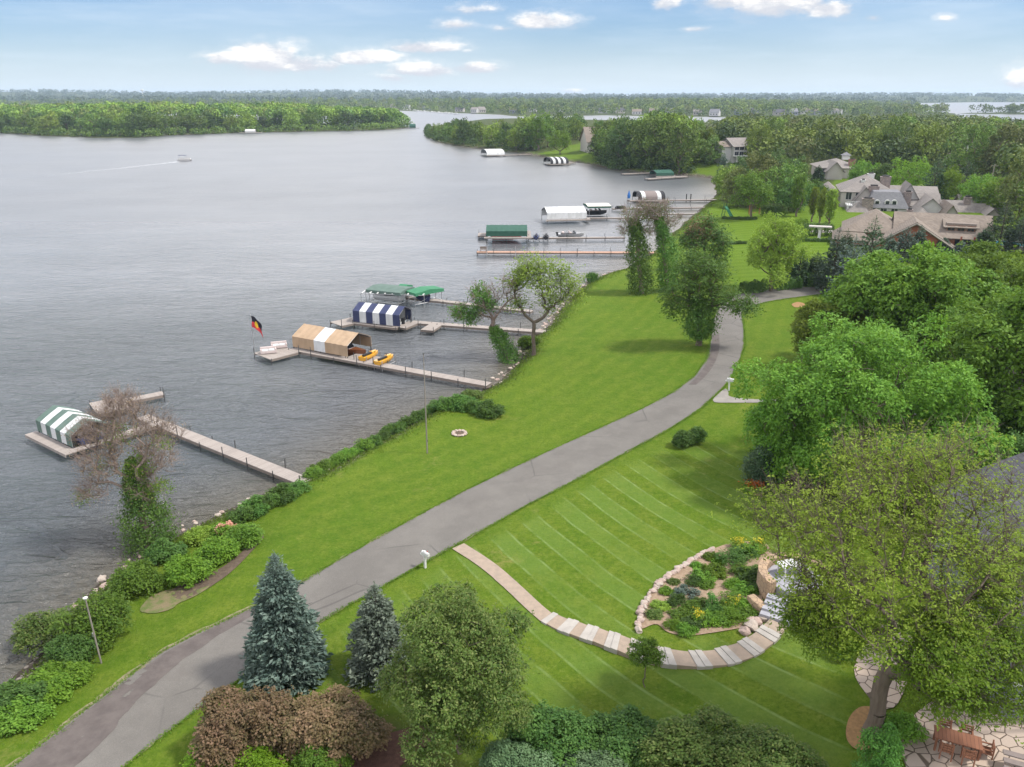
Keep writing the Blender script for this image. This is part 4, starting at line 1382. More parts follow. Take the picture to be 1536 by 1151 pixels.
# bushes on the bank at the left
for i, (px, py, rx, ry, hh_, lf, lab) in enumerate([
    (72, 968, 1.75, 1.5, 2.3, 'leaf_olive', "feathery pale green bush overhanging the water at the left"),
    (152, 958, 1.9, 1.6, 2.9, 'leaf', "tall leafy green bush beside the lamp post"),
    (108, 990, 1.3, 1.1, 1.6, 'leaf_dark', "dark bush in the bank hollow left of the lamp post"),
    (205, 886, 1.6, 1.4, 1.9, 'leaf', "leafy bush below the dead tree, left of the bare soil"),
    (283, 872, 1.35, 1.2, 1.6, 'leaf_mid', "bright green bush beside the bare soil on the bank"),
    (330, 838, 1.25, 1.1, 1.5, 'leaf_mid', "fresh green bush to the lower left of the pink flowers"),
    (368, 816, 1.15, 1.0, 1.4, 'leaf', "green bush to the lower right of the pink flowers"),
    (250, 838, 1.2, 1.0, 1.2, 'leaf_dark', "dark low bush right at the foot of the dead tree"),
    (300, 812, 0.9, 0.8, 1.0, 'leaf_yellow', "yellowish bush by the water left of the pink flowers"),
    (60, 1045, 2.0, 1.1, 1.0, 'leaf_mid', "light green low bush on the bank below the lamp post"),
    (14, 1082, 1.9, 1.1, 1.1, 'leaf', "leafy low bush at the left edge on the bank"),
    (100, 1015, 1.5, 1.0, 0.9, 'leaf_mid', "small light green bush on the bank next to the lamp post foot"),
    (30, 1062, 1.3, 0.9, 1.3, 'leaf_dark', "dark green bush between the low bank bushes"),
    (793, 522, 1.3, 1.0, 1.6, 'leaf', "green bush on the bank beside the open yellow green tree"),
    (707, 598, 1.1, 0.9, 0.9, 'leaf_olive', "olive bush at the stones where the tan canopy dock lands"),
    (1100, 296, 2.6, 2.0, 1.9, 'leaf_mid', "green bush on the shore beside the swing slide"),
    (1090, 312, 2.0, 1.6, 1.2, 'leaf_yellow', "yellowish low bush on the shore beside the swing slide"),
    ]):
    o = shrub(331 + i, rx, ry, hh_, 6500, 0.17 if py > 560 else 0.24, lf, 18, 0.4, 'bush', at(px, py), up=0.5)
    tag(o, lab, "bush")
# pink flowering bush
p = at(342, 808)
o = shrub(361, 1.0, 0.9, 1.2, 3600, 0.16, 'leaf_mid', 14, 0.42, 'flowering_bush', p)
rr = np.random.default_rng(362)
C, R = lobes_of(rr, (0, 0, 0.75), (0.95, 0.8, 0.55), 26, 0.22, low=-0.1)
v, f = lobe_leaves(rr, C, R * 0.7, 1500, 0.12, low=-0.2)
mesh_np('flower', v, f, M['petal_pink'], False, o)['kind'] = 'stuff'
tag(o, "bush covered in pink flower heads at the end of the short hedge", "bush")
# small shrubs on the lawn by the road
for i, (px, py, lab) in enumerate([(1024, 670, "dark clipped shrub on the striped lawn, left half of the pair"), (1043, 664, "dark clipped shrub on the striped lawn, right half of the pair")]):
    o = shrub(371 + i, 0.95, 0.75, 1.5, 4200, 0.15, 'leaf_dark', 14, 0.4, 'lawn_shrub', at(px, py))
    tag(o, lab, "shrub", "pair of shrubs on the lawn")
# tuft of reeds at the waterline
p = at(888, 424)
rr = np.random.default_rng(381)
n = 420
pos = np.stack([rr.normal(size=n) * 0.6, rr.normal(size=n) * 0.5, rr.uniform(0.2, 1.5, n)], 1)
v, f = cards(rr, pos, rr.normal(size=(n, 3)) * [1, 1, .2], 1.1, 0.10, tang=np.tile([0, 0, 1.0], (n, 1)))
v[:, 2] = np.maximum(v[:, 2], -0.1)
o = mesh_np('reed_clump', v, f, M['leaf_dark'], False)
o.location = p
tag(o, "upright dark reed clump at the waterline of the far lawn", "reeds")
# orange day lilies at the foot of the yew
p = at(1132, 738)
o = shrub(391, 0.75, 0.6, 0.75, 1400, 0.2, 'leaf_mid', 10, 0.45, 'lily_clump', p, stems=False)
rr = np.random.default_rng(392)
pos = np.stack([rr.normal(size=260) * 0.35, rr.normal(size=260) * 0.3, rr.uniform(0.6, 0.95, 260)], 1)
v, f = cards(rr, pos, rr.normal(size=(260, 3)) + [0, 0, 1.0], 0.16)
mesh_np('flower', v, f, M['petal_orange'], False, o)['kind'] = 'stuff'
tag(o, "orange flowering lily clump at the foot of the dark yew", "plant")

# ------------------------------------------------------------------ woods of the wooded point and the right background
def protos(size, n, seeds, leafs, tag_):
    out = []
    for s_, lf in zip(seeds, leafs):
        h = 15.0
        cr_ = 5.2 + (s_ % 3) * 0.7
        o = broadleaf(s_, h, cr_, 14.2, n, size, lf, n_lobes=38, k=0.27, name='proto', clear=1.6, low=-0.95, up=-0.22, dw=1.05, limbs=24, irregular=0.22)
        COL.objects.unlink(o)
        for c_ in o.children:
            COL.objects.unlink(c_)
        out.append(o)
    return out


PM = protos(0.72, 3600, (401, 402, 403, 404, 405, 406), ('wood_b', 'wood_c', 'wood_a', 'wood_b', 'wood_d', 'wood_c'), 'm')
PF = protos(1.15, 1300, (411, 412, 413, 414), ('wood_b', 'wood_c', 'wood_b', 'wood_a'), 'f')


def in_px(poly, x, y):
    ins = False
    n = len(poly)
    for i in range(n):
        x0, y0 = poly[i]
        x1, y1 = poly[(i + 1) % n]
        if (y0 <= y) != (y1 <= y) and x < x0 + (y - y0) / (y1 - y0) * (x1 - x0):
            ins = not ins
    return ins


def scatter(poly_px, spacing, rng, n_max, holes=(), jitter=0.35):
    """poisson-ish positions on the ground inside a region outlined by ground pixels"""
    W_ = np.array([at(*q)[:2] for q in poly_px])
    holes_w = [[tuple(at(*q)[:2]) for q in hpx] for hpx in holes]
    pts = []
    x0, y0 = W_.min(0)
    x1, y1 = W_.max(0)
    for _ in range(n_max * 60):
        x, y = rng.uniform(x0, x1), rng.uniform(y0, y1)
        if not in_px([tuple(q) for q in W_], x, y) or any(in_px(hh, x, y) for hh in holes_w):
            continue
        sp = spacing * (1 + jitter * rng.uniform(-1, 1))
        if all((x - a) ** 2 + (y - b) ** 2 > sp * sp for a, b in pts):
            pts.append((x, y))
            if len(pts) >= n_max:
                break
    return pts


def to_px(v):
    r = Vector(v) - Vector((0, 0, CAMH))
    dz = r.y * CP - r.z * SP
    up = r.y * SP + r.z * CP
    return PW / 2 + FPX * r.x / dz, PH / 2 - FPX * up / dz


def wood(pts, protos_, rng, toprow, lab, grp, w_=None, hlim=(7, 20), wide=(0.85, 1.2)):
    for (x, y) in pts:
        z = H(x, y)
        px, py = to_px((x, y, z))
        hh = height_for((x, y, z), toprow(px) + rng.uniform(-1, 9))
        hh = min(max(hh, hlim[0]), hlim[1]) * rng.uniform(0.86, 1.08)
        k_ = rng.choice(len(protos_), p=w_)
        s_ = hh / 15.0
        wd = s_ * rng.uniform(*wide)
        o = copy_plant(protos_[k_], (x, y, z - 0.2), rng.uniform(0, 6.28), (wd, wd, s_), 'woodland_tree')
        l_ = lab(px, py) if callable(lab) else lab
        tag(o, l_, "tree", grp)


rw = np.random.default_rng(420)
interp = lambda xs, ys: (lambda x: float(np.interp(x, xs, ys)))
# the tip of the point
tip = scatter([(641, 206), (662, 213.6), (700, 220.3), (745, 225.4), (775, 227), (800, 226), (800, 205), (740, 200), (670, 196), (646, 199)], 6.3, rw, 44)
wood(tip, PF, rw, interp([636, 660, 700, 750, 800], [187, 181, 178, 180, 172]), "deciduous tree among the low wood on the tip of the point", "trees on the tip of the wooded point", hlim=(6, 17))
# middle of the point, round the little lawn
mid = scatter([(752, 222), (800, 226), (850, 214), (900, 213), (900, 200), (760, 203)], 8.0, rw, 24)
wood(mid, PF, rw, interp([750, 790, 815, 850, 880, 900], [190, 170, 164, 170, 170, 175]), "deciduous tree behind the small lawn of the wooded point", "trees behind the lawn of the point", hlim=(8, 20))
for (px, py, top, r, lf, sd, lab) in [(840, 232, 195, 6.5, 'leaf_mid', 431, "spreading tree standing on the small lawn of the point"), (808, 226, 166, 6.0, 'leaf', 432, "tallest tree left of the small lawn on the point"), (775, 227, 190, 5.5, 'leaf_yellow', 433, "yellow green tree at the water left of the small lawn")]:
    q = at(px, py)
    hh = height_for(q, top)
    o = broadleaf(sd, hh, r, hh * 0.88, 2600, 0.85, lf, n_lobes=30, k=0.3, name='lawn_tree', loc=q, irregular=0.2, clear=1.5)
    tag(o, lab, "tree")
# the big clump on the near half of the point
clump = scatter([(903, 249), (950, 258), (1000, 261.5), (1040, 261), (1066, 255), (1062, 235), (1045, 222), (900, 218)], 7.2, rw, 54, holes=[[(1030, 262), (1040, 247), (1070, 247), (1072, 264)]])
wood(clump, PM, rw, interp([895, 925, 950, 985, 1010, 1040, 1070], [184, 172, 176, 165, 166, 182, 200]), "tree in the tall dark clump on the near half of the point", "trees of the tall clump on the point", w_=[.3, .2, .3, .15, .05, 0], hlim=(9, 24))
# right background
HS = [[(1200, 275), (1205, 245), (1285, 245), (1285, 275)], [(1190, 345), (1225, 262), (1500, 262), (1540, 350)], [(1070, 262), (1075, 225), (1120, 225), (1125, 262)], [(1395, 250), (1400, 232), (1440, 232), (1440, 250)]]
bgA = scatter([(1078, 300), (1100, 308), (1150, 318), (1188, 318), (1215, 262), (1200, 245), (1130, 250), (1090, 262)], 8.5, rw, 24, holes=HS)
wood(bgA, PM, rw, interp([1070, 1100, 1130, 1170, 1220], [250, 240, 222, 228, 236]), "tree in the shady group between the shore and the grey roofed mansion", "trees between the shore and the mansion", w_=[.3, .1, .3, .1, .2, 0], hlim=(6, 15))
bgB = scatter([(1080, 240), (1200, 252), (1290, 262), (1400, 262), (1560, 290), (1600, 215), (1400, 196), (1100, 196)], 9.5, rw, 96, holes=HS[:1] + HS[2:])
wood(bgB, PM, rw, interp([1060, 1110, 1150, 1190, 1230, 1280, 1320, 1350, 1390, 1430, 1480, 1540], [182, 178, 172, 186, 176, 190, 180, 168, 176, 182, 180, 172]),
     lambda px, py: "leafy tree in the wood behind the mansion" if px < 1400 else "leafy tree in the wood at the right edge behind the spruces", None, w_=[.3, .3, .08, .16, .08, .08], hlim=(8, 20))
for o in list(COL.objects):
    if o.name.startswith('woodland_tree') and 'group' not in o:
        o['group'] = "trees behind the mansion" if "mansion" in o['label'] else "trees at the right edge"
bgC = scatter([(1520, 340), (1560, 380), (1700, 360), (1640, 270), (1530, 268)], 9.5, rw, 16)
wood(bgC, PM, rw, interp([1430, 1470, 1540, 1600], [236, 226, 215, 215]), "leafy tree beside the pool at the right edge", "trees beside the pool", w_=[.3, .3, .1, .2, .1, 0], hlim=(9, 17))
for i, (px, py, top, r, lab) in enumerate([(1398, 300, 234, 4.0, "tall dark conifer behind the mansion roofs"), (1444, 295, 240, 4.2, "broad dark conifer right of the mansion roofs"), (1083, 268, 228, 2.2, "blue grey conifer below the white house on the shore"), (1226, 272, 248, 2.2, "dark conifer at the left corner of the turreted house")]):
    q = at(px, py)
    o = conifer(441 + i, height_for(q, top), r, 'needle' if i != 2 else 'needle_grey', 16, 9, 8, 0.8, 'conifer', q, droop=0.3, ragged=0.2, taper=0.7)
    tag(o, lab, "tree")

for i, (px, py, top, r, lf, lab) in enumerate([
    (1362, 292, 234, 6.5, 'leaf_mid', "round bright tree directly behind the mansion chimneys"), (1290, 276, 240, 5.0, 'leaf', "tree behind the left mansion chimney beside the roof lantern house"),
    (1320, 284, 246, 4.5, 'leaf_dark', "dark tree between the mansion chimneys and the round bright tree"), (1422, 300, 250, 5.0, 'leaf_mid', "light green tree between the two dark conifers"),
    (1470, 312, 262, 5.5, 'leaf', "broad tree behind the right end of the mansion roofs"), (1500, 318, 268, 5.5, 'leaf_mid', "bright tree right of the utility pole"),
    (1190, 318, 268, 5.0, 'leaf_dark', "dark tree behind the columnar tree left of the mansion"), (1222, 306, 270, 4.0, 'leaf_dark', "dark tree behind the slim columnar trees"),
    (1160, 312, 268, 5.0, 'leaf_dark', "dark tree left of the columnar trees behind the obelisk")]):
    q = at(px, py)
    hh = height_for(q, top)
    o = broadleaf(470 + i, hh, r, hh * 0.93, 4200, 0.6, lf, n_lobes=34, k=0.28, name='garden_tree', loc=q, irregular=0.2, up=-0.05, dw=0.9, low=-0.95, clear=1.0, limbs=20)
    tag(o, lab, "tree")

# ------------------------------------------------------------------ the wooded island across the lake
ri = np.random.default_rng(450)
isl_pts = scatter([(-60, 199), (0, 201), (60, 204), (140, 206), (205, 206), (250, 203), (350, 199), (450, 197), (560, 195), (600, 193.4), (590, 188), (450, 189), (300, 190), (100, 191), (-60, 189)], 9.0, ri, 80)
top_i = interp([-60, 0, 60, 150, 260, 330, 400, 470, 540, 590, 616], [155, 153, 154, 152, 150, 153, 151, 148, 149, 157, 178])
wood(isl_pts, PF, ri, lambda x: top_i(x) + 13, "deciduous tree at the shore edge of the long wooded island", "trees along the shore of the wooded island", hlim=(8, 19), wide=(1.1, 1.55))


def wood_mass(name, pts, rng, size, ncard, rad, hts, lab, leaf='leaf_far'):
    """a far wood that reads as one mass"""
    V = []
    for (x, y), r, h in zip(pts, rad, hts):
        z = H(x, y)
        d = unit(rng.normal(size=(ncard, 3)) + np.array([0, 0, 0.45]))
        d[:, 2] = np.abs(d[:, 2]) * np.where(rng.random(ncard) < 0.85, 1, -0.3)
        pos = np.array([x, y, z + h - r * 0.9]) + d * r * rng.uniform(0.72, 1.05, (ncard, 1)) * np.array([1, 1, 0.9])
        pos[:, 2] = np.where(rng.random(ncard) < 0.16, z + rng.uniform(0, max(h - r, 0.1), ncard), pos[:, 2])
        V.append(cards(rng, pos, d + rng.normal(size=d.shape) * 0.45, size, 0.75))
    v, f = join(V)
    kinds_ = leaf if isinstance(leaf, (list, tuple)) else [leaf]
    mi = np.repeat(rng.integers(0, len(kinds_), len(V)), ncard)
    o = mesh_np(name, v, f, [M[k_] for k_ in kinds_], False, matidx=mi)
    tag(o, kind='stuff', label=lab)
    return o


P2 = scatter([(-330, 198), (-60, 192), (100, 195), (300, 193), (450, 192.5), (560, 191), (608, 190.5), (590, 184), (300, 183), (0, 183.5), (-330, 184)], 9.2, ri, 1100)
hts = []
for (x, y) in P2:
    z = H(x, y)
    px, py = to_px((x, y, z))
    hts.append(min(max(height_for((x, y, z), top_i(px) + ri.uniform(0, 6)), 8), 19) * ri.uniform(0.88, 1.04))
wood_mass('island_wood', P2, ri, 1.9, 130, [ri.uniform(5.0, 8.2) for _ in P2], hts, "unbroken treetops of the wooded island", ['wood_a', 'wood_b', 'wood_b', 'wood_c', 'wood_c', 'wood_d', 'leaf_far'])

rb = np.random.default_rng(455)
BK = scatter([(1080, 214), (1250, 225), (1560, 240), (1700, 230), (1700, 188), (1400, 187), (1080, 190), (900, 196), (900, 204), (1040, 212)], 9.5, rb, 420)
hts = []
bk_top = interp([880, 1010, 1060, 1110, 1150, 1190, 1230, 1280, 1320, 1350, 1390, 1430, 1480, 1540], [180, 184, 194, 194, 190, 197, 193, 199, 196, 190, 195, 196, 194, 186])
for (x, y) in BK:
    z = H(x, y)
    px, py = to_px((x, y, z))
    hts.append(min(max(height_for((x, y, z), bk_top(px) + rb.uniform(0, 6)), 3.5), 16))
HW = [[tuple(at(*q)[:2]) for q in h_] for h_ in HS]
bB = np.array([at(*q)[:2] for q in [(1085, 242), (1200, 254), (1290, 264), (1400, 266), (1560, 292), (1640, 215), (1400, 198), (1090, 198)]])
tries = 0
while len(BK) < 1000 and tries < 60000:
    tries += 1
    x, y = rb.uniform(*np.sort(bB[:, 0])[[0, -1]]), rb.uniform(*np.sort(bB[:, 1])[[0, -1]])
    if not in_px([tuple(q) for q in bB], x, y) or any(in_px(h_, x, y) for h_ in HW) or any((x - a) ** 2 + (y - b) ** 2 < 60 for a, b in BK):
        continue
    BK.append((x, y))
    hts.append(rb.uniform(8, 13.5))
wood_mass('background_wood', BK, rb, 1.35, 260, [rb.uniform(5.0, 8.4) for _ in BK], hts, "treetops of the wood behind the mansion reaching to the far channel", ['wood_a', 'wood_b', 'wood_b', 'wood_c', 'wood_c', 'wood_d', 'leaf_far'])

# undergrowth down to the waterline
us = np.random.default_rng(457)
U1 = [tuple(q) for q in resample([at(*q, 0.4)[:2] for q in [(-100, 196.5), (0, 200), (60, 203.5), (140, 206.4), (205, 206.4), (250, 203.5), (350, 199.6), (450, 197.6), (560, 195.7), (612, 191.3)]], 330)]
U1 = [(x + us.normal() * 2, y + 5 + abs(us.normal()) * 5) for x, y in U1]
wood_mass('island_undergrowth', U1, us, 1.1, 46, [us.uniform(2.2, 3.6) for _ in U1], [us.uniform(3.5, 7) for _ in U1], "bushes along the waterline of the wooded island", 'leaf_far')
U2 = [tuple(q) for q in resample([at(*q, 0.4)[:2] for q in [(642, 195), (640, 205), (662, 213), (700, 220), (745, 225), (775, 227.5), (796, 229)]], 120)]
U2 += [tuple(q) for q in resample([at(*q, 0.4)[:2] for q in [(900, 248), (925, 253), (960, 257), (1000, 260.5), (1036, 262)]], 80)]
U2 = [(x + us.normal() * 1.2, y + 2 + abs(us.normal()) * 3) for x, y in U2]
wood_mass('shore_undergrowth', U2, us, 0.8, 60, [us.uniform(1.6, 2.8) for _ in U2], [us.uniform(2.5, 5.5) for _ in U2], "bushes along the waterline of the wooded point", 'wood_a')

# ------------------------------------------------------------------ woods on the far shore and the hills
rf = np.random.default_rng(460)


def land_points(n, ylo, yhi, test, pw=1.0):
    out = []
    while len(out) < n:
        y = ylo + (yhi - ylo) * rf.random() ** pw
        half = y * 0.80
        x = rf.uniform(-half, half)
        if test(x, y):
            out.append((x, y))
    return out


inside = lambda P_, m=4: (lambda x, y: float(sdf_poly(P_, np.array([x]), np.array([y]))[0]) > m)
A_ = land_points(2300, 1250, 2500, inside(farshore, 14), 1.25)
wood_mass('far_shore_wood', A_, rf, 3.0, 46, [rf.uniform(5, 9) for _ in A_], [rf.uniform(9, 17) for _ in A_], "hazy wood along the far shore", ['wood_a', 'wood_b', 'wood_b', 'wood_c', 'wood_c', 'wood_d', 'leaf_far'])
B_ = land_points(2300, 2500, 6500, inside(farshore, 10), 1.0)
wood_mass('hill_wood', B_, rf, 8.5, 26, [rf.uniform(14, 30) for _ in B_], [rf.uniform(14, 22) for _ in B_], "haze-tinted blue green woods covering the distant hills", 'leaf_hill_haze')
C_ = land_points(150, 1390, 1600, inside(spit, 5), 1.0)
wood_mass('spit_wood', C_, rf, 2.6, 60, [rf.uniform(5, 9) for _ in C_], [rf.uniform(8, 17) for _ in C_], "trees along the thin spit in the far bay")
for o in PM + PF:
    for c_ in list(o.children):
        bpy.data.objects.remove(c_)
    bpy.data.objects.remove(o)
# air between us and the far shore
HZ = bpy.data.materials.new("haze_air")
HZ.use_nodes = True
t = NT(HZ.node_tree)
t.n.remove(t.n['Principled BSDF'])
pv = t.node('ShaderNodeVolumePrincipled')
pv.inputs['Color'].default_value = (0.66, 0.82, 1.0, 1)
pv.inputs['Density'].default_value = 0.00009
pv.inputs['Anisotropy'].default_value = 0.2
t.l.new(pv.outputs[0], t.n['Material Output'].inputs['Volume'])
bm = bmesh.new()
bmesh.ops.create_cube(bm, size=1.0)
for v in bm.verts:
    v.co = Vector((v.co.x * 24000, 5000 + v.co.y * 11000, (-8.0) if v.co.z < 0 else 62.0))
me = bpy.data.meshes.new('haze')
bm.to_mesh(me)
bm.free()
me.materials.append(HZ)
hz = bpy.data.objects.new('haze', me)
COL.objects.link(hz)
tag(hz, kind='stuff', label="pale summer haze over the lake")

# weeds and long grass on the bank, grass creeping over the road edge
rg = np.random.default_rng(480)


def tufts(name, line, n, spread, size, leaf, lab, zoff=0.0, aspect=.25, side=0.0):
    L = resample(line, 400)
    s = rg.uniform(0, 398.99, n)
    i = s.astype(int)
    c = L[i] + (L[i + 1] - L[i]) * (s - i)[:, None]
    d = unit(L[i + 1] - L[i])
    nn = np.stack([-d[:, 1], d[:, 0]], 1)
    c = c + nn * (side + rg.normal(size=n) * spread * (0.4 + 0.6 * np.abs(np.sin(s * .31) * np.sin(s * .083))))[:, None]
    z = hb(c[:, 0], c[:, 1])
    ok = z > 0.05
    c, z = c[ok], z[ok]
    m = len(c)
    pos = np.column_stack([c, z + zoff + rg.uniform(0.02, size * .5, m)])
    v, f = cards(rg, pos, rg.normal(size=(m, 3)) * .6 + [0, 0, .5], size, aspect, tang=rg.normal(size=(m, 3)) * .7 + [0, 0, .8])
    o = mesh_np(name, v, f, M[leaf], False)
    tag(o, kind='stuff', label=lab)


bankline = [at(*q, 0.4)[:2] for q in SHORE[1:38]]
tufts('bank_weeds', bankline, 26000, 1.3, .28, 'leaf_mid', "weeds and long grass growing on the lake bank", side=-1.4)
tufts('bank_weeds', bankline, 9000, 1.0, .34, 'leaf_olive', "drier weeds on the lake bank", side=-1.0)
tufts('edge_grass', [at(x - 1, y - .6)[:2] for x, y in road_l], 16000, .16, .13, 'leaf_mid', "grass creeping over the lake side edge of the road", .03)
tufts('edge_grass', [at(x + 1, y + .6)[:2] for x, y in road_r], 16000, .14, .13, 'leaf_mid', "grass creeping over the house side edge of the road", .03)
# ------------------------------------------------------------------ solid-shape helpers
class MB:
    """collects boxes, bars, tubes and faces into ONE mesh"""

    def __init__(s):
        s.v, s.f, s.m = [], [], []

    def add(s, vs, fs, mi=0):
        o = len(s.v)
        s.v += [tuple(v) for v in vs]
        s.f += [tuple(i + o for i in f) for f in fs]
        s.m += [mi] * len(fs)
        return s

    def box(s, c, size, rz=0.0, mi=0, tilt=None):
        hx, hy, hz = size[0] / 2, size[1] / 2, size[2] / 2
        R = Matrix.Rotation(rz, 3, 'Z')
        if tilt is not None:
            R = R @ tilt
        vs = [Vector(c) + R @ Vector((x * hx, y * hy, z * hz)) for z in (-1, 1) for x, y in ((-1, -1), (1, -1), (1, 1), (-1, 1))]
        return s.add(vs, [(3, 2, 1, 0), (4, 5, 6, 7), (0, 1, 5, 4), (1, 2, 6, 5), (2, 3, 7, 6), (3, 0, 4, 7)], mi)

    def bar(s, a, b, r, k=6, mi=0, r1=None):
        a, b = np.array(a, float), np.array(b, float)
        v, f = tube(a, b, r, r if r1 is None else r1, k)
        s.add(v, f.tolist() + [tuple(range(k - 1, -1, -1)), tuple(range(k, 2 * k))], mi)
        return s

    def prism(s, poly, z0, z1, mi=0, zf=None):
        """vertical prism over a counter-clockwise outline"""
        n = len(poly)
        vs = [(x, y, z0 if zf is None else zf(x, y) + z0) for x, y in poly] + [(x, y, z1 if zf is None else zf(x, y) + z1) for x, y in poly]
        fs = [tuple(range(n - 1, -1, -1)), tuple(range(n, 2 * n))] + [(i, (i + 1) % n, n + (i + 1) % n, n + i) for i in range(n)]
        return s.add(vs, fs, mi)

    def build(s, name, mats, parent=None, smooth=False, bevel=0.0, solid=0.0):
        me = bpy.data.meshes.new(name)
        me.from_pydata(s.v, [], s.f)
        for m in (mats if isinstance(mats, (list, tuple)) else [mats]):
            me.materials.append(m)
        me.polygons.foreach_set('material_index', s.m)
        if smooth:
            me.polygons.foreach_set('use_smooth', [True] * len(me.polygons))
        o = bpy.data.objects.new(name, me)
        COL.objects.link(o)
        if parent:
            o.parent = parent
        if bevel:
            b = o.modifiers.new('bevel', 'BEVEL')
            b.width = bevel
            b.segments = 2
            b.limit_method = 'ANGLE'
        if solid:
            b = o.modifiers.new('solid', 'SOLIDIFY')
            b.thickness = solid
            b.offset = 0
        return o


def empty(name, loc, rz=0.0):
    return plant_root(name, loc, rz)


def local(o, p):
    """world point -> the thing's own space (z-rotated empty)"""
    d = Vector(p) - o.location
    return Matrix.Rotation(-o.rotation_euler.z, 3, 'Z') @ d


def planks(name, a, b, width=0.14, rough=0.8):
    m = bpy.data.materials.new(name)
    m.use_nodes = True
    t = NT(m.node_tree)
    p = t.n['Principled BSDF']
    p.inputs['Roughness'].default_value = rough
    p.inputs['Specular IOR Level'].default_value = 0.2
    tc = t.node('ShaderNodeTexCoord')
    s = t.node('ShaderNodeSeparateXYZ')
    t.l.new(tc.outputs['Object'], s.inputs[0])
    u = t.math('DIVIDE', s.outputs[0], width)
    fr = t.math('FRACT', u)
    wn = t.node('ShaderNodeTexWhiteNoise', noise_dimensions='1D')
    t.put(wn.inputs['W'], t.math('FLOOR', u))
    c = t.mix(wn.outputs['Value'], a, b)
    n = t.noise(t.mapping(tc.outputs['Object'], (8, 1.2, 1)), 2.0, 4, 0.6)
    c = t.mix(t.math('MULTIPLY', n, 0.5), c, tuple(x * 0.6 for x in a))
    gap = t.math('LESS_THAN', fr, 0.09)
    c = t.mix(t.math('MULTIPLY', gap, 0.75), c, (0.03, 0.025, 0.02))
    t.put(p.inputs['Base Color'], c)
    return m


def siding(name, a, pitch=0.18, depth=0.5, vertical=False):
    m = mat(name, a, 0.7, col2=tuple(x * 0.9 for x in a), nscale=1.0)
    t = NT(m.node_tree)
    p = t.n['Principled BSDF']
    tc = t.node('ShaderNodeTexCoord')
    s = t.node('ShaderNodeSeparateXYZ')
    t.l.new(tc.outputs['Object'], s.inputs[0])
    fr = t.math('FRACT', t.math('DIVIDE', s.outputs[0 if vertical else 2], pitch))
    t.put(p.inputs['Normal'], t.bump(fr, depth, 0.06))
    src = p.inputs['Base Color'].links[0].from_socket
    ln = t.math('LESS_THAN', fr, 0.13)
    t.put(p.inputs['Base Color'], t.mix(t.math('MULTIPLY', ln, 0.45), src, tuple(x * 0.35 for x in a)))
    return m


def shingles(name, a, b, scale=3.0):
    m = bpy.data.materials.new(name)
    m.use_nodes = True
    t = NT(m.node_tree)
    p = t.n['Principled BSDF']
    p.inputs['Roughness'].default_value = 0.9
    p.inputs['Specular IOR Level'].default_value = 0.15
    tc = t.node('ShaderNodeTexCoord')
    g = t.node('ShaderNodeNewGeometry')
    s = t.node('ShaderNodeSeparateXYZ')
    t.l.new(tc.outputs['Object'], s.inputs[0])
    row = t.math('FLOOR', t.math('MULTIPLY', s.outputs[2], scale * 1.6))
    cb = t.node('ShaderNodeCombineXYZ')
    t.put(cb.inputs[0], t.math('FLOOR', t.math('ADD', t.math('MULTIPLY', t.math('ADD', s.outputs[0], s.outputs[1]), scale), t.math('MULTIPLY', row, 0.37))))
    t.put(cb.inputs[1], row)
    wn = t.node('ShaderNodeTexWhiteNoise', noise_dimensions='2D')
    t.put(wn.inputs['Vector'], cb.outputs[0])
    c = t.mix(wn.outputs['Value'], a, b)
    c = t.mix(t.math('MULTIPLY', t.smooth(t.noise(tc.outputs['Object'], 0.35, 4, 0.6), 0.35, 0.7), 0.45), c, tuple(x * 0.62 for x in a))
    fr = t.math('FRACT', t.math('MULTIPLY', s.outputs[2], scale * 1.6))
    c = t.mix(t.math('MULTIPLY', t.math('LESS_THAN', fr, 0.16), 0.5), c, tuple(x * 0.4 for x in a))
    t.put(p.inputs['Base Color'], c)
    return m


def stonework(name, a, b, mortar, scale=3.0, bump=0.6, jag=1.0):
    m = bpy.data.materials.new(name)
    m.use_nodes = True
    t = NT(m.node_tree)
    p = t.n['Principled BSDF']
    p.inputs['Roughness'].default_value = 0.9
    p.inputs['Specular IOR Level'].default_value = 0.2
    tc = t.node('ShaderNodeTexCoord')
    v1 = t.node('ShaderNodeTexVoronoi', feature='DISTANCE_TO_EDGE')
    v2 = t.node('ShaderNodeTexVoronoi')
    for v in (v1, v2):
        v.inputs['Scale'].default_value = scale
        v.inputs['Randomness'].default_value = jag
        t.l.new(tc.outputs['Object'], v.inputs['Vector'])
    sc = t.node('ShaderNodeSeparateColor')
    t.l.new(v2.outputs['Color'], sc.inputs[0])
    c = t.mix(sc.outputs[0], a, b)
    c = t.mix(t.math('MULTIPLY', t.noise(tc.outputs['Object'], scale * 6, 4, 0.7), 0.4), c, tuple(x * 0.6 for x in a))
    e = t.smooth(v1.outputs[0], 0.015, 0.05)
    c = t.mix(e, mortar, c)
    t.put(p.inputs['Base Color'], c)
    t.put(p.inputs['Normal'], t.bump(e, bump, 0.05))
    return m


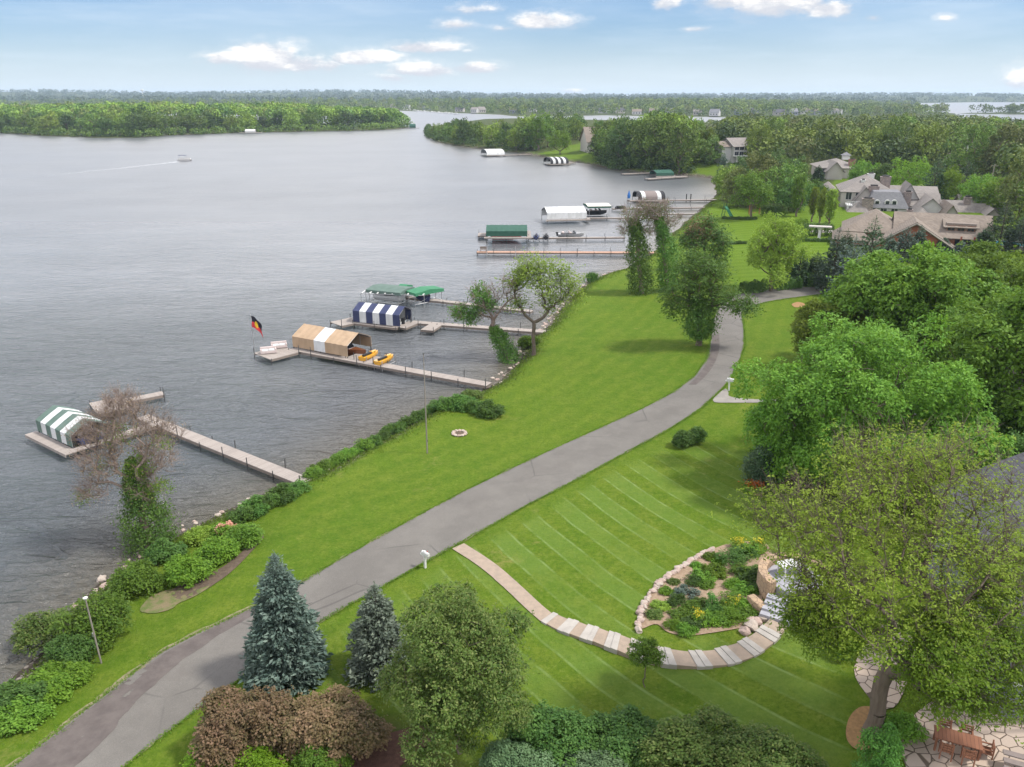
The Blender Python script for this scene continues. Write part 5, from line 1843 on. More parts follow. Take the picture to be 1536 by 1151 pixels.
M['deck'] = planks("weathered_dock_boards", (0.37, 0.325, 0.29), (0.28, 0.245, 0.22))
M['deck_red'] = planks("cedar_dock_boards", (0.46, 0.28, 0.20), (0.38, 0.23, 0.16))
M['dock_side'] = mat("dock_side_wood", (0.17, 0.14, 0.12), 0.9, col2=(0.23, 0.19, 0.16))
M['pipe'] = mat("dark_galvanised_pipe", (0.10, 0.10, 0.10), 0.6, 0.5)
M['alu'] = mat("aluminium", (0.50, 0.50, 0.50), 0.4, 0.8)
M['tan'] = mat("tan_canvas", (0.42, 0.30, 0.195), 0.85, col2=(0.34, 0.24, 0.15), nscale=0.9, stretch=(1.6, 1.6, .6), bump=0.15)
M['white_canvas'] = mat("white_canvas", (0.62, 0.63, 0.63), 0.8, col2=(0.48, 0.49, 0.48), nscale=0.9, stretch=(1.6, 1.6, .6), bump=0.15)
M['navy'] = mat("navy_canvas", (0.030, 0.038, 0.090), 0.85, col2=(0.042, 0.052, 0.115), nscale=1.5, bump=0.15)
M['green_canvas'] = mat("grey_green_canvas", (0.085, 0.135, 0.110), 0.85, col2=(0.11, 0.165, 0.14), nscale=1.2, bump=0.15)
M['dkgreen_canvas'] = mat("dark_green_canvas", (0.018, 0.075, 0.050), 0.8, col2=(0.028, 0.095, 0.065), nscale=1.2, bump=0.15)
M['brgreen_canvas'] = mat("bright_green_canvas", (0.030, 0.165, 0.080), 0.8, col2=(0.045, 0.20, 0.10), nscale=1.2, bump=0.15)
M['black_canvas'] = mat("black_canvas", (0.022, 0.022, 0.026), 0.8)
M['grey_canvas'] = mat("taupe_canvas", (0.22, 0.18, 0.165), 0.85, col2=(0.18, 0.15, 0.14))
M['pale_canvas'] = mat("ivory_canvas", (0.66, 0.62, 0.56), 0.85, col2=(0.58, 0.55, 0.50))
M['white_paint'] = mat("white_paint", (0.62, 0.62, 0.60), 0.5, col2=(0.54, 0.54, 0.52))
M['gel_white'] = mat("white_gelcoat", (0.76, 0.77, 0.78), 0.25, spec=0.5)
M['yellow_gel'] = mat("yellow_gelcoat", (0.62, 0.33, 0.03), 0.25, spec=0.5, col2=(0.55, 0.27, 0.03))
M['wood_gloss'] = mat("varnished_mahogany", (0.16, 0.055, 0.025), 0.25, spec=0.5, col2=(0.22, 0.08, 0.03), stretch=(1, 8, 8))
M['black_rubber'] = mat("black_vinyl", (0.02, 0.02, 0.022), 0.5)
M['blue_paint'] = mat("blue_fabric", (0.02, 0.14, 0.42), 0.6)
M['seat_cloth'] = mat("blush_grey_cushion", (0.52, 0.44, 0.42), 0.9, col2=(0.46, 0.39, 0.37))
M['red_cloth'] = mat("red_cloth", (0.60, 0.045, 0.05), 0.8)
M['black_cloth'] = mat("black_cloth", (0.012, 0.012, 0.02), 0.8)
M['yellow_cloth'] = mat("yellow_cloth", (0.75, 0.50, 0.03), 0.8)
M['glass'] = mat("dark_window_glass", (0.025, 0.03, 0.038), 0.08, spec=0.6)
M['shingle_tan'] = shingles("weathered_cedar_shingles", (0.245, 0.205, 0.170), (0.180, 0.150, 0.125))
M['shingle_grey'] = shingles("silver_cedar_shingles", (0.265, 0.240, 0.220), (0.200, 0.182, 0.168))
M['slate'] = shingles("blue_slate", (0.22, 0.22, 0.23), (0.17, 0.17, 0.182))
M['shingle_dark'] = shingles("charcoal_shingles", (0.085, 0.085, 0.095), (0.12, 0.12, 0.13), 4)
M['white_siding'] = siding("white_lap_siding", (0.52, 0.51, 0.50), 0.26)
M['cream_stucco'] = mat("cream_stucco", (0.44, 0.41, 0.375), 0.9, col2=(0.38, 0.355, 0.33))
M['brown_siding'] = siding("russet_board_siding", (0.26, 0.125, 0.075), 0.3)
M['red_timber'] = mat("red_brown_timber", (0.30, 0.10, 0.055), 0.8, col2=(0.22, 0.075, 0.04))
M['chimney_stone'] = stonework("field_stone", (0.34, 0.28, 0.25), (0.22, 0.19, 0.18), (0.14, 0.12, 0.11), 2.2)
M['brick_red'] = mat("dull_red_brick", (0.26, 0.13, 0.10), 0.9, col2=(0.20, 0.10, 0.08), nscale=3)
M['grey_siding'] = siding("blue_grey_siding", (0.22, 0.24, 0.28), 0.2)
M['flagstone'] = stonework("flagstone", (0.50, 0.40, 0.32), (0.40, 0.33, 0.28), (0.11, 0.085, 0.065), 1.6, 0.5)
M['wall_stone'] = stonework("tan_wall_stone", (0.44, 0.31, 0.20), (0.34, 0.25, 0.17), (0.16, 0.11, 0.08), 3.2)
M['blue_stone'] = mat("blue_stone", (0.36, 0.355, 0.38), 0.8, col2=(0.28, 0.28, 0.31), nscale=1.5)
M['boulder'] = mat("pale_boulder", (0.46, 0.39, 0.33), 0.9, col2=(0.32, 0.27, 0.23), nscale=3, bump=0.7)
M['boulder_pink'] = mat("pinkish_boulder", (0.44, 0.33, 0.28), 0.9, col2=(0.30, 0.23, 0.20), nscale=3, bump=0.7)
M['table_wood'] = planks("russet_table_boards", (0.25, 0.115, 0.07), (0.20, 0.09, 0.055), 0.16)
M['pole_wood'] = mat("weathered_pole", (0.25, 0.22, 0.19), 0.9, col2=(0.18, 0.16, 0.14), stretch=(4, 4, 0.4))
M['dark_metal'] = mat("dark_metal", (0.045, 0.042, 0.04), 0.5, 0.6)
M['soil'] = mat("dark_soil", (0.085, 0.06, 0.042), 0.95, col2=(0.13, 0.095, 0.065), nscale=4, bump=0.6)
M['pool'] = mat("pool_water", (0.08, 0.42, 0.55), 0.1, spec=0.5, col2=(0.07, 0.38, 0.50))
# ------------------------------------------------------------------ docks
DZ = 0.75


def dock(pieces, lab, deckmat='deck', z=DZ, post_gap=3.4, post_up=1.0, name='dock', cat="dock"):
    """pieces: list of (px0, px1, width m): straight runs of decking on pipe legs"""
    a0 = at(*pieces[0][0], z)
    root = empty(name, (a0.x, a0.y, 0))
    for n_, (q0, q1, wd) in enumerate(pieces):
        a, b = at(*q0, z), at(*q1, z)
        d = b - a
        L = d.length
        ang = math.atan2(d.y, d.x)
        zz = z + 0.012 * n_
        sec = MB().box((L / 2, 0, 0.0), (L, wd, 0.07))
        o = sec.build('deck', M[deckmat], root)
        o.location = (a.x - a0.x, a.y - a0.y, zz)
        o.rotation_euler.z = ang
        fr = MB().box((L / 2, wd / 2 - 0.04, -0.165), (L - 0.03, 0.06, 0.26)).box((L / 2, -wd / 2 + 0.04, -0.165), (L - 0.03, 0.06, 0.26))
        for k in range(int(L / 3) + 1):
            fr.box((0.05 + min(k * 3.0, L - 0.1), 0, -0.165), (0.07, wd - 0.15, 0.2))
        f_ = fr.build('side_rail', M['dock_side'], root)
        f_.location = o.location
        f_.rotation_euler.z = ang
        m = max(2, int(L / post_gap) + 1)
        for k in range(m):
            for sgn in (-1, 1):
                x = 0.1 + (L - 0.2) * k / (m - 1)
                up = post_up * (0.55 + 0.45 * math.sin(k * 2.7 + sgn + n_))
                pst = MB().bar((x, sgn * (wd / 2 + 0.03), -2.6), (x, sgn * (wd / 2 + 0.03), max(0.12, up)), 0.05).build('post', M['pipe'], root)
                pst.location = o.location
                pst.rotation_euler.z = ang
    tag(root, lab, cat)
    return root


dock([((461, 724), (214, 625), 1.35), ((245, 590), (185, 602), 1.3), ((188, 604), (140, 614), 4.2), ((234, 637), (168, 657), 1.1)], "long grey plank dock leading to the green striped canopy")
dock([((734, 577), (438, 523), 1.35), ((436, 524), (393, 535), 4.0), ((524, 539), (548, 529), 1.3), ((552, 546), (570, 536), 1.3)], "grey plank dock with an end platform beside the tan canopy")
dock([((822, 498), (618, 483), 1.3), ((640, 496), (657, 485), 1.9), ((620, 484), (600, 492), 1.8), ((598, 491.5), (532, 484), 1.2), ((535, 480), (503, 487), 3.0)], "weathered plank dock beside the navy striped canopy")
dock([((798, 467), (606, 445), 1.2)], "straight plank dock leading out to the flat green boat covers")
dock([((992, 379), (715, 378), 1.7)], "straight reddish cedar dock, the only red one", 'deck_red')
dock([((937, 356), (792, 357), 1.1), ((731, 352), (717, 352), 4.5)], "narrow dock beside the dark green canopy", post_gap=4)
dock([((1000, 327), (880, 327), 1.1)], "thin dock beside the long white canopy", post_gap=5)
dock([((1066, 311), (918, 313), 1.2)], "thin dock beside the small green topped boat lift", post_gap=5)
dock([((1046, 321), (960, 321), 1.0)], "low narrow dock behind the ivy trees", post_gap=5)
dock([((1082, 299.5), (941, 301), 1.5)], "dock leading to the taupe and white canopy", post_gap=5)
dock([((1030, 264.5), (969, 268.5), 2.2)], "pale dock in front of the dark green canopy by the tall clump", post_gap=6)
dock([((982, 259), (933, 261), 1.8)], "pale dock left of the dark green canopy by the tall clump", post_gap=6)
dock([((862, 244), (820, 246.5), 2.0)], "dock under the black and white striped canopy", post_gap=6)
dock([((796, 231.5), (757, 232.8), 1.6)], "far dock leading to the white canopy off the point", post_gap=6)


# ------------------------------------------------------------------ canopies
def canopy(A, B, C, eave_row, ridge_row, stripes, lab, z0=0.95, wall=True, barrel=False, legs=True, far_wall=True, boat=None, floor=True, name='boat_canopy', roof_mat=None, wall_drop=1.0):
    """fabric boathouse. A, B: near long side bottom corners, C: far corner behind B (photograph pixels at height z0)"""
    a, b, c = at(*A, z0), at(*B, z0), at(*C, z0)
    d = (b - a)
    L = Vector((d.x, d.y)).length
    ang = math.atan2(d.y, d.x)
    n = Vector((-math.sin(ang), math.cos(ang), 0))
    W = abs((c - b).dot(n))
    he = height_for(a, eave_row)
    cen = a + n * W / 2
    hr = height_for((cen.x, cen.y, z0), ridge_row)
    root = empty(name, (a.x, a.y, z0), ang)
    # cross-section from near wall bottom over the ridge to far wall bottom
    if barrel:
        sec = [(W / 2 - W / 2 * math.cos(th), max(0.0, he * 0.25) + (hr - he * 0.25) * math.sin(th) ** 0.8) for th in np.linspace(0, math.pi, 13)]
        sec = [(0, 0)] + sec + [(W, 0)]
    else:
        sec = [(0, he * (1 - wall_drop)), (0, he), (W * 0.24, he + (hr - he) * 0.52), (W / 2, hr), (W * 0.76, he + (hr - he) * 0.52), (W, he)] + ([(W, he * (1 - wall_drop))] if far_wall else [])
    mats = []
    for s_ in stripes:
        if M[s_] not in mats:
            mats.append(M[s_])
    mb = MB()
    ns = len(stripes)
    sub = 4
    for i, s_ in enumerate(stripes):
        for j in range(sub):
            x0 = L * (i + j / sub) / ns
            x1 = L * (i + (j + 1) / sub) / ns
            for k in range(len(sec) - 1):
                (y0, q0), (y1, q1) = sec[k], sec[k + 1]
                sag = lambda x: -0.035 * math.sin(math.pi * (x / L * ns * 2 % 1.0))
                mb.add([(x0, y0, q0 + sag(x0) * (q0 > 0.1)), (x1, y0, q0 + sag(x1) * (q0 > 0.1)), (x1, y1, q1 + sag(x1) * (q1 > 0.1)), (x0, y1, q1 + sag(x0) * (q1 > 0.1))], [(0, 1, 2, 3)], mats.index(M[s_]))
    mb.build('cover', mats, root, solid=0.03)
    fr = MB()
    ym = W / 2
    for x in [0.05] + [L * i / ns for i in range(1, ns)] + [L - 0.05]:
        pr = [(y, q - 0.05) for y, q in sec]
        for (y0, q0), (y1, q1) in zip(pr[:-1], pr[1:]):
            fr.bar((x, y0 + (0.05 if y0 < ym else -0.05), q0), (x, y1 + (0.05 if y1 < ym else -0.05), q1), 0.035, 5)
    for y, q in sec[1:-1]:
        fr.bar((0.05, y + (0.06 if y < ym else -0.06), q - 0.07), (L - 0.05, y + (0.06 if y < ym else -0.06), q - 0.07), 0.03, 5)
    fr.build('frame', M['alu'], root)
    if legs:
        for x in (0.08, L / 2, L - 0.08):
            for y in (0.06, W - 0.06):
                MB().bar((x, y, -3.0), (x, y, 0.15 if wall_drop > 0.9 else he), 0.06, 6).build('leg', M['pipe'], root)
    if floor:
        MB().box((L / 2 + 0.2, -0.55, -0.2), (L + 1.2, 1.1, 0.10)).box((L / 2 + 0.2, -1.06, -0.36), (L + 1.15, 0.06, 0.2)).build('walkway', M['deck'], root)
        MB().box((L + 0.45, W / 2 - 0.1, -0.19), (0.9, W + 0.6, 0.10)).build('end_walkway', M['deck'], root)
    tag(root, lab, "boat canopy", "boat canopies along the shore")
    return root, L, W, ang


def hull(L, W, Hh, name, m, parent=None, n=11, fine=1.7):
    """boat hull lofted along x (bow at +x)"""
    vs, fs = [], []
    for i in range(n):
        u = i / (n - 1)
        wd = W / 2 * (1 - max(0, (u - 0.35) / 0.65) ** fine) + 0.02
        zk = -Hh * 0.55 * (1 - max(0, (u - 0.6) / 0.4) ** 2)
        zs = Hh * (0.42 + 0.18 * u * u)
        for y, z in ((-wd, zs), (-wd * 0.92, zs * 0.2), (-wd * 0.45, zk * 0.7), (0, zk), (wd * 0.45, zk * 0.7), (wd * 0.92, zs * 0.2), (wd, zs)):
            vs.append((L * (u - 0.5), y, z))
    for i in range(n - 1):
        for j in range(6):
            fs.append((i * 7 + j, (i + 1) * 7 + j, (i + 1) * 7 + j + 1, i * 7 + j + 1))
    fs.append(tuple(range(6, -1, -1)))
    # deck with a sunk cockpit
    for i in range(n - 1):
        fs.append((i * 7, i * 7 + 6, (i + 1) * 7 + 6, (i + 1) * 7))
    mb = MB().add(vs, fs)
    return mb.build(name, m, parent, smooth=False, bevel=0.02)


def runabout(loc, rz, L, W, lab, body='gel_white', trim='black_rubber', cat="boat", name='motorboat', top=None):
    root = empty(name, loc, rz)
    hull(L, W, W * 0.55, 'hull', M[body], root)
    MB().prism([(-L * .38, -W * .36), (L * .12, -W * .36), (L * .2, -W * .26), (L * .2, W * .26), (L * .12, W * .36), (-L * .38, W * .36)], W * .26, W * .30).build('cockpit', M[trim], root)
    for y in (-W * .2, W * .2):
        MB().box((-L * .02, y, W * .36), (L * .09, W * .24, W * .10)).box((-L * .07, y, W * .46), (L * .03, W * .24, W * .24)).build('seat', M['seat_cloth'], root, bevel=0.03)
    MB().box((-L * .30, 0, W * .38), (L * .09, W * .66, W * .14)).build('bench', M['seat_cloth'], root, bevel=0.03)
    ws = MB()
    ws.add([(L * .12, -W * .34, W * .32), (L * .2, -W * .2, W * .33), (L * .2, W * .2, W * .33), (L * .12, W * .34, W * .32), (L * .08, -W * .32, W * .52), (L * .15, -W * .18, W * .54), (L * .15, W * .18, W * .54), (L * .08, W * .32, W * .52)], [(0, 1, 5, 4), (1, 2, 6, 5), (2, 3, 7, 6)])
    ws.build('windscreen', M['glass'], root, solid=0.02)
    MB().box((-L * .52, 0, W * .15), (L * .07, W * .2, W * .34)).box((-L * .53, 0, W * .36), (L * .09, W * .26, W * .16)).build('outboard_motor', M['black_rubber'], root, bevel=0.03)
    if top:
        tp = MB().box((-L * .1, 0, W * .95), (L * .42, W * .9, 0.06))
        tp.build('bimini_top', M[top], root, bevel=0.02)
        for x in (-L * .28, L * .08):
            for y in (-W * .42, W * .42):
                MB().bar((x, y, W * .2), (x, y, W * .94), 0.02, 5).build('top_strut', M['alu'], root)
    tag(root, lab, cat)
    return root


def jetski(loc, rz, lab, body='yellow_gel', lift=True, grp=None, L=3.1):
    root = empty('jet_ski', loc, rz)
    hull(L, 1.15, 0.72, 'hull', M[body], root, 9, 2.0)
    MB().prism([(-L * .42, -.17), (L * .06, -.20), (L * .06, .20), (-L * .42, .17)], 0.32, 0.58).build('seat', M['black_rubber'], root, bevel=0.06)
    MB().prism([(L * .05, -.30), (L * .30, -.20), (L * .40, 0), (L * .30, .20), (L * .05, .30)], 0.30, 0.62).build('bonnet', M[body], root, bevel=0.08)
    MB().bar((L * .10, 0, .55), (L * .07, 0, .85), .04).bar((L * .07, -.38, .86), (L * .07, .38, .86), .03).build('handlebar', M['black_rubber'], root)
    if lift:
        fr = MB()
        for y in (-.55, .55):
            fr.bar((-L * .5, y, -.42), (L * .45, y, -.42), .05)
            for x in (-L * .45, L * .4):
                fr.bar((x, y * 1.2, -2.6), (x, y * 1.2, .45), .045)
        for x in (-L * .45, L * .4):
            fr.bar((x, -.66, -.42), (x, .66, -.42), .05)
        fr.build('lift_frame', M['alu'], root)
    tag(root, lab, "jet ski", grp)
    return root


# green and white striped canopy (left)
r_, L, W, an = canopy((57, 646), (108.7, 671), (163, 650), 630, 608, ['green_canvas', 'white_canvas'] * 3 + ['green_canvas'], "green and white striped gabled canopy at the left, behind the dying tree")
o = r_
q = o.location + Matrix.Rotation(an, 3, 'Z') @ Vector((L * .52, W * .5, -0.25))
runabout((q.x, q.y, 0.75), an + math.pi, 6.6, 2.2, "dark runabout parked under the green and white striped canopy", 'navy')
# tan and white
r_, L, W, an = canopy((439.6, 520.5), (521.8, 536), (557.7, 521), 504.5, 485.6, ['tan', 'tan', 'white_canvas', 'tan', 'tan'], "tan gabled canopy with one broad white stripe", floor=False, wall_drop=0.97)
q = r_.location + Matrix.Rotation(an, 3, 'Z') @ Vector((L * .70, W * .5, -0.2))
runabout((q.x, q.y, 0.72), an, 7.4, 2.1, "varnished wooden runabout with its bow showing under the tan canopy", 'wood_gloss', 'seat_cloth')
# navy and white
r_, L, W, an = canopy((530, 482.5), (599.7, 490), (616.6, 480), 466, 453, ['navy', 'white_canvas', 'navy', 'white_canvas', 'navy', 'white_canvas', 'navy'], "navy and white striped gabled canopy", floor=False)
q = r_.location + Matrix.Rotation(an, 3, 'Z') @ Vector((L * .5, W * .5, -0.25))
runabout((q.x, q.y, 0.72), an + math.pi, 6.4, 2.1, "white runabout half hidden under the navy striped canopy", 'gel_white', 'navy')
# dark green one
r_, L, W, an = canopy((729, 354.5), (791, 354.5), (793, 345.5), 347, 337.5, ['dkgreen_canvas'] * 4, "dark green gabled canopy with low open sides", z0=1.6)
q = r_.location + Matrix.Rotation(an, 3, 'Z') @ Vector((L * .5, W * .5, -0.85))
runabout((q.x, q.y, 0.75), an, 6.8, 2.3, "boat with red trim stored under the dark green canopy", 'red_cloth', 'white_canvas')
# white and small ones behind
canopy((820.5, 329), (880, 327.5), (881, 321.5), 320, 310.5, ['white_canvas'] * 4, "long plain white gabled canopy with white side walls", z0=1.2)
r_, L, W, an = canopy((957, 300), (998, 299.5), (1001, 295), 295, 287, ['black_canvas', 'white_canvas', 'grey_canvas', 'grey_canvas', 'grey_canvas', 'white_canvas', 'black_canvas'], "round topped taupe canopy with white end bands", z0=0.95, barrel=True)
r_, L, W, an = canopy((984.5, 264), (1011, 263.5), (1013, 260.5), 260, 255, ['dkgreen_canvas'] * 3, "dark green canopy with pale roof by the tall clump of trees", z0=0.95)
MB().box((L / 2, W / 2, 0), (1, 1, 1))
canopy((826, 246), (853, 245.5), (856, 242), 241, 236, ['black_canvas', 'white_canvas', 'black_canvas', 'white_canvas', 'black_canvas', 'white_canvas', 'black_canvas'], "black and white striped round canopy near the small lawn of the point", z0=0.9, barrel=True)
canopy((730.5, 233), (757, 232.5), (760, 229.5), 230, 224, ['white_canvas'] * 3, "farthest white round topped canopy off the tip of the point", z0=0.9, barrel=True)


def boat_cover(A, B, C, lab, m, zt=2.35, boat='gel_white', rise=0.3, top=None):
    """low flat-topped lift cover on legs with a boat hanging under it"""
    a, b, c = at(*A, zt), at(*B, zt), at(*C, zt)
    d = b - a
    L = d.length
    ang = math.atan2(d.y, d.x)
    n = Vector((-math.sin(ang), math.cos(ang), 0))
    W = abs((c - b).dot(n))
    root = empty('boat_lift', (a.x, a.y, 0), ang)
    mb = MB()
    sec = [(0, zt - 0.45), (0, zt), (W * .5, zt + rise), (W, zt), (W, zt - 0.45)]
    for k in range(4):
        (y0, q0), (y1, q1) = sec[k], sec[k + 1]
        mb.add([(0, y0, q0), (L, y0, q0), (L, y1, q1), (0, y1, q1)], [(0, 1, 2, 3)], 1 if top and 1 <= k <= 2 else 0)
    for x in (0.0, L):
        mb.add([(x, y, q) for y, q in sec], [(0, 1, 2, 3, 4)])
    mb.build('cover', [M[m], M[top or m]], root, solid=0.03)
    for x in (0.5, L - 0.5):
        for y in (0.15, W - 0.15):
            MB().bar((x, y, -2.6), (x, y, zt - 0.05), 0.055).build('leg', M['alu'], root)
    fr = MB()
    for y in (0.15, W - 0.15):
        fr.bar((0.5, y, 0.45), (L - 0.5, y, 0.45), 0.06)
        fr.bar((0.5, y, zt - .1), (L - 0.5, y, zt - .1), 0.04)
    for x in (0.5, L - 0.5):
        fr.bar((x, 0.15, 0.45), (x, W - 0.15, 0.45), 0.06)
        fr.bar((x, 0.15, 0.45), (x, W - 0.15, zt - .4), 0.02)
    fr.build('lift_frame', M['alu'], root)
    tag(root, lab, "boat lift", "flat topped boat lifts")
    q = root.location + Matrix.Rotation(ang, 3, 'Z') @ Vector((L / 2, W / 2, 0))
    runabout((q.x, q.y, 0.8), ang, L * .86, min(2.1, W * .62), boat[1], boat[0])
    return root


boat_cover((548.6, 434.5), (600, 440), (613, 430), "long grey green flat boat cover, left one of the green pair", 'green_canvas', boat=('gel_white', "white boat hanging under the long grey green cover"))
boat_cover((609, 436.5), (623.5, 441), (646.5, 427.5), "bright green flat boat cover, right one of the green pair", 'brgreen_canvas', boat=('navy', "dark boat hanging under the bright green cover"))
boat_cover((594, 431), (606, 432.5), (616, 427.5), "small bright green boat cover behind the long grey green one", 'brgreen_canvas', zt=2.2, boat=('gel_white', "boat under the small bright green cover"))
boat_cover((882, 310), (917, 309.5), (919, 304.5), "boat lift with pale top and dark green valance", 'dkgreen_canvas', zt=3.0, rise=0.35, boat=('black_canvas', "dark boat under the pale topped lift"), top='pale_canvas')
# open boat lift frames behind the navy canopy
p = at(596, 452, 0.8)
lf = empty('open_boat_lift', (p.x, p.y, 0), math.radians(-8))
for i in range(9):
    MB().box((-5.6 + i * 1.25, 0.6, 2.1), (0.16, 2.6, 0.12)).build('slat', M['white_paint'], lf)
MB().bar((-5.9, -.6, 2.0), (4.7, -.6, 2.0), .05).bar((-5.9, 1.8, 2.0), (4.7, 1.8, 2.0), .05).build('side_beam', M['alu'], lf)
for x in (-5.8, 4.6):
    for y in (-.6, 1.8):
        MB().bar((x, y, -2.5), (x, y, 2.0), .05).build('leg', M['alu'], lf)
tag(lf, "open uncovered lift frame with white slats behind the navy canopy", "boat lift")

# jet skis
for (px, py, rz, lab, body, lift) in [(555, 536, 1.03, "yellow jet ski on a lift, left one of two beside the tan canopy", 'yellow_gel', True), (578, 542, 1.03, "yellow jet ski on a lift, right one of two beside the tan canopy", 'yellow_gel', True),
                                (804.5, 356.5, 1.5, "dark jet ski nearest the dark green canopy", 'navy', True), (819, 356.5, 1.5, "black jet ski a little right of the dark green canopy", 'black_canvas', True),
                                (931, 312.5, 0.1, "dark jet ski beside the pale topped boat lift", 'black_canvas', True)]:
    q = at(px, py, 0.85)
    jetski((q.x, q.y, 0.95), rz, lab, body, lift, "jet skis on the docks")
q = at(856, 354.5, 0.3)
runabout((q.x, q.y, 0.45), 0.05, 6.2, 2.0, "small grey fishing boat moored along the narrow dock", 'alu')
q = at(752, 381.5, 0.5)
lf = empty('open_boat_lift', (q.x, q.y, 0), 0.0)
for x in (-3.0, 3.0):
    for y in (-1.2, 1.2):
        MB().bar((x, y, -2.5), (x, y, 1.9), .06).build('leg', M['alu'], lf)
MB().bar((-3, -1.2, .6), (3, -1.2, .6), .07).bar((-3, 1.2, .6), (3, 1.2, .6), .07).bar((-3, -1.2, .6), (-3, 1.2, .6), .07).bar((3, -1.2, .6), (3, 1.2, .6), .07).build('cradle', M['alu'], lf)
tag(lf, "bare metal boat lift in front of the reddish cedar dock", "boat lift")
q = at(725, 378, DZ)
tg = empty('bench', (q.x, q.y, DZ + 0.05), 0)
MB().box((0, 0, .45), (1.4, .5, .08)).build('seat', M['dock_side'], tg)
MB().box((0, .24, .8), (1.4, .06, .5)).build('backrest', M['dock_side'], tg)
for x in (-.6, .6):
    MB().box((x, 0, .2), (.08, .45, .42)).build('leg', M['dock_side'], tg)
tag(tg, "dark bench at the outer end of the reddish cedar dock", "bench")
# sofas on the platform
for i, (px, py, rz, lab) in enumerate([(403, 530.5, 0.35, "pale cushioned dock sofa on the end platform, nearer the flag"), (419, 522.5, 0.35, "pale cushioned dock sofa on the end platform, nearer the tan canopy")]):
    q = at(px, py, DZ)
    s_ = empty('sofa', (q.x, q.y, DZ + 0.06), rz)
    MB().box((0, 0, .22), (2.0, .85, .34)).build('base', M['seat_cloth'], s_, bevel=0.05)
    MB().box((0, .36, .58), (2.0, .22, .42)).build('backrest', M['seat_cloth'], s_, bevel=0.06)
    for x in (-.9, .9):
        MB().box((x, 0, .46), (.2, .85, .26)).build('armrest', M['seat_cloth'], s_, bevel=0.05)
    for x in (-.4, .4):
        MB().box((x, -.06, .44), (.74, .66, .14)).build('cushion', M['white_canvas'], s_, bevel=0.05)
    tag(s_, lab, "sofa", "sofas on the dock platform")
# flag on its pole
q = at(383, 537, DZ)
fl = empty('flagpole', (q.x, q.y, 0), 0)
hp = height_for((q.x, q.y, 0), 474)
MB().bar((0, 0, -2), (0, 0, hp), .035).build('pole', M['alu'], fl)
MB().bar((0, 0, hp), (0, 0, hp + .12), .06).build('finial', M['alu'], fl)
tag(fl, "thin flag pole at the outer corner of the sofa platform", "flag pole")
nu, nv = 26, 20
fw, fh = 2.2, 1.45
V, F, MI = [], [], []
for i in range(nu + 1):
    for j in range(nv + 1):
        u, v_ = i / nu, j / nv
        V.append((u * fw * 0.55 + 0.06 * math.sin(v_ * 5 + u * 3), 0.16 * math.sin(u * 9 + v_ * 2) * u, -v_ * fh - u * u * 1.35 + 0.05 * math.sin(u * 8)))
for i in range(nu):
    for j in range(nv):
        a = i * (nv + 1) + j
        F.append((a, a + 1, a + nv + 2, a + nv + 1))
        u, v_ = (i + .5) / nu, (j + .5) / nv
        disc = ((u - .5) * fw) ** 2 + ((v_ - .5) * fh) ** 2 < .36 ** 2
        MI.append(2 if disc else (0 if v_ < .5 else 1))
mb = MB()
mb.v, mb.f, mb.m = V, F, MI
fo = mb.build('flag', [M['black_cloth'], M['red_cloth'], M['yellow_cloth']], None, smooth=True)
fo.location = (q.x + 0.05, q.y, hp - 0.05)
tag(fo, "black over red flag with a yellow disc waving above the dock platform", "flag")
# blue closed umbrella, mooring posts on the far dock
q = at(943, 301, DZ)
u_ = empty('closed_umbrella', (q.x, q.y, DZ), 0)
MB().bar((0, 0, 0), (0, 0, 3.2), .05).build('pole', M['alu'], u_)
MB().bar((0, 0, .7), (0, 0, 1.6), .42, 8, r1=.5).bar((0, 0, 1.6), (0, 0, 3.1), .5, 8, r1=.06).build('canopy', M['blue_paint'], u_)
MB().bar((0, 0, 0), (0, 0, .15), .45, 10).build('base', M['dark_metal'], u_)
tag(u_, "blue furled umbrella at the outer end of the taupe canopy's dock", "umbrella")
for px, lab in ((1029.5, "dark mooring post on the taupe canopy's dock, left one"), (1036, "dark mooring post on the taupe canopy's dock, right one")):
    q = at(px, 299, DZ)
    o = MB().bar((0, 0, -2), (0, 0, 1.5), .16, 8).bar((0, 0, 1.5), (0, 0, 1.62), .2, 8).build('mooring_post', M['dark_metal'])
    o.location = (q.x, q.y, DZ)
    tag(o, lab, "post", "mooring posts")
# pontoon boat under way and its wake
q = at(277, 241.5, 0.0)
rz = math.radians(6)
pb = empty('pontoon_boat', (q.x, q.y, 0), rz)
for y in (-1.0, 1.0):
    MB().bar((-3.3, y, .15), (2.7, y, .15), .36, 10).bar((2.7, y, .15), (3.4, y, .35), .36, 10, r1=.08).build('pontoon', M['alu'], pb)
MB().box((0, 0, .58), (6.4, 2.5, .12)).build('deck', M['grey_canvas'], pb)
MB().box((0, 1.2, 1.0), (6.0, .06, .7)).box((0, -1.2, 1.0), (6.0, .06, .7)).box((3.0, 0, 1.0), (.06, 2.4, .7)).build('railing', M['white_paint'], pb)
MB().box((-1.8, 0, 1.0), (1.6, 2.0, .7)).box((1.6, .7, .95), (1.8, .6, .6)).build('seat', M['seat_cloth'], pb, bevel=.05)
for x in (-2.4, .8):
    for y in (-1.15, 1.15):
        MB().bar((x, y, .6), (x, y, 2.7), .04).build('strut', M['alu'], pb)
MB().box((-.8, 0, 2.75), (3.8, 2.5, .1)).build('bimini_top', M['navy'], pb, bevel=.04)
tag(pb, "pontoon boat with a dark sun top motoring far out on the lake", "boat")
foam = bpy.data.materials.new("foam")
foam.use_nodes = True
t = NT(foam.node_tree)
P = t.n['Principled BSDF']
P.inputs['Base Color'].default_value = (.75, .76, .78, 1)
P.inputs['Roughness'].default_value = .7
tc = t.node('ShaderNodeTexCoord')
tr = t.node('ShaderNodeBsdfTransparent')
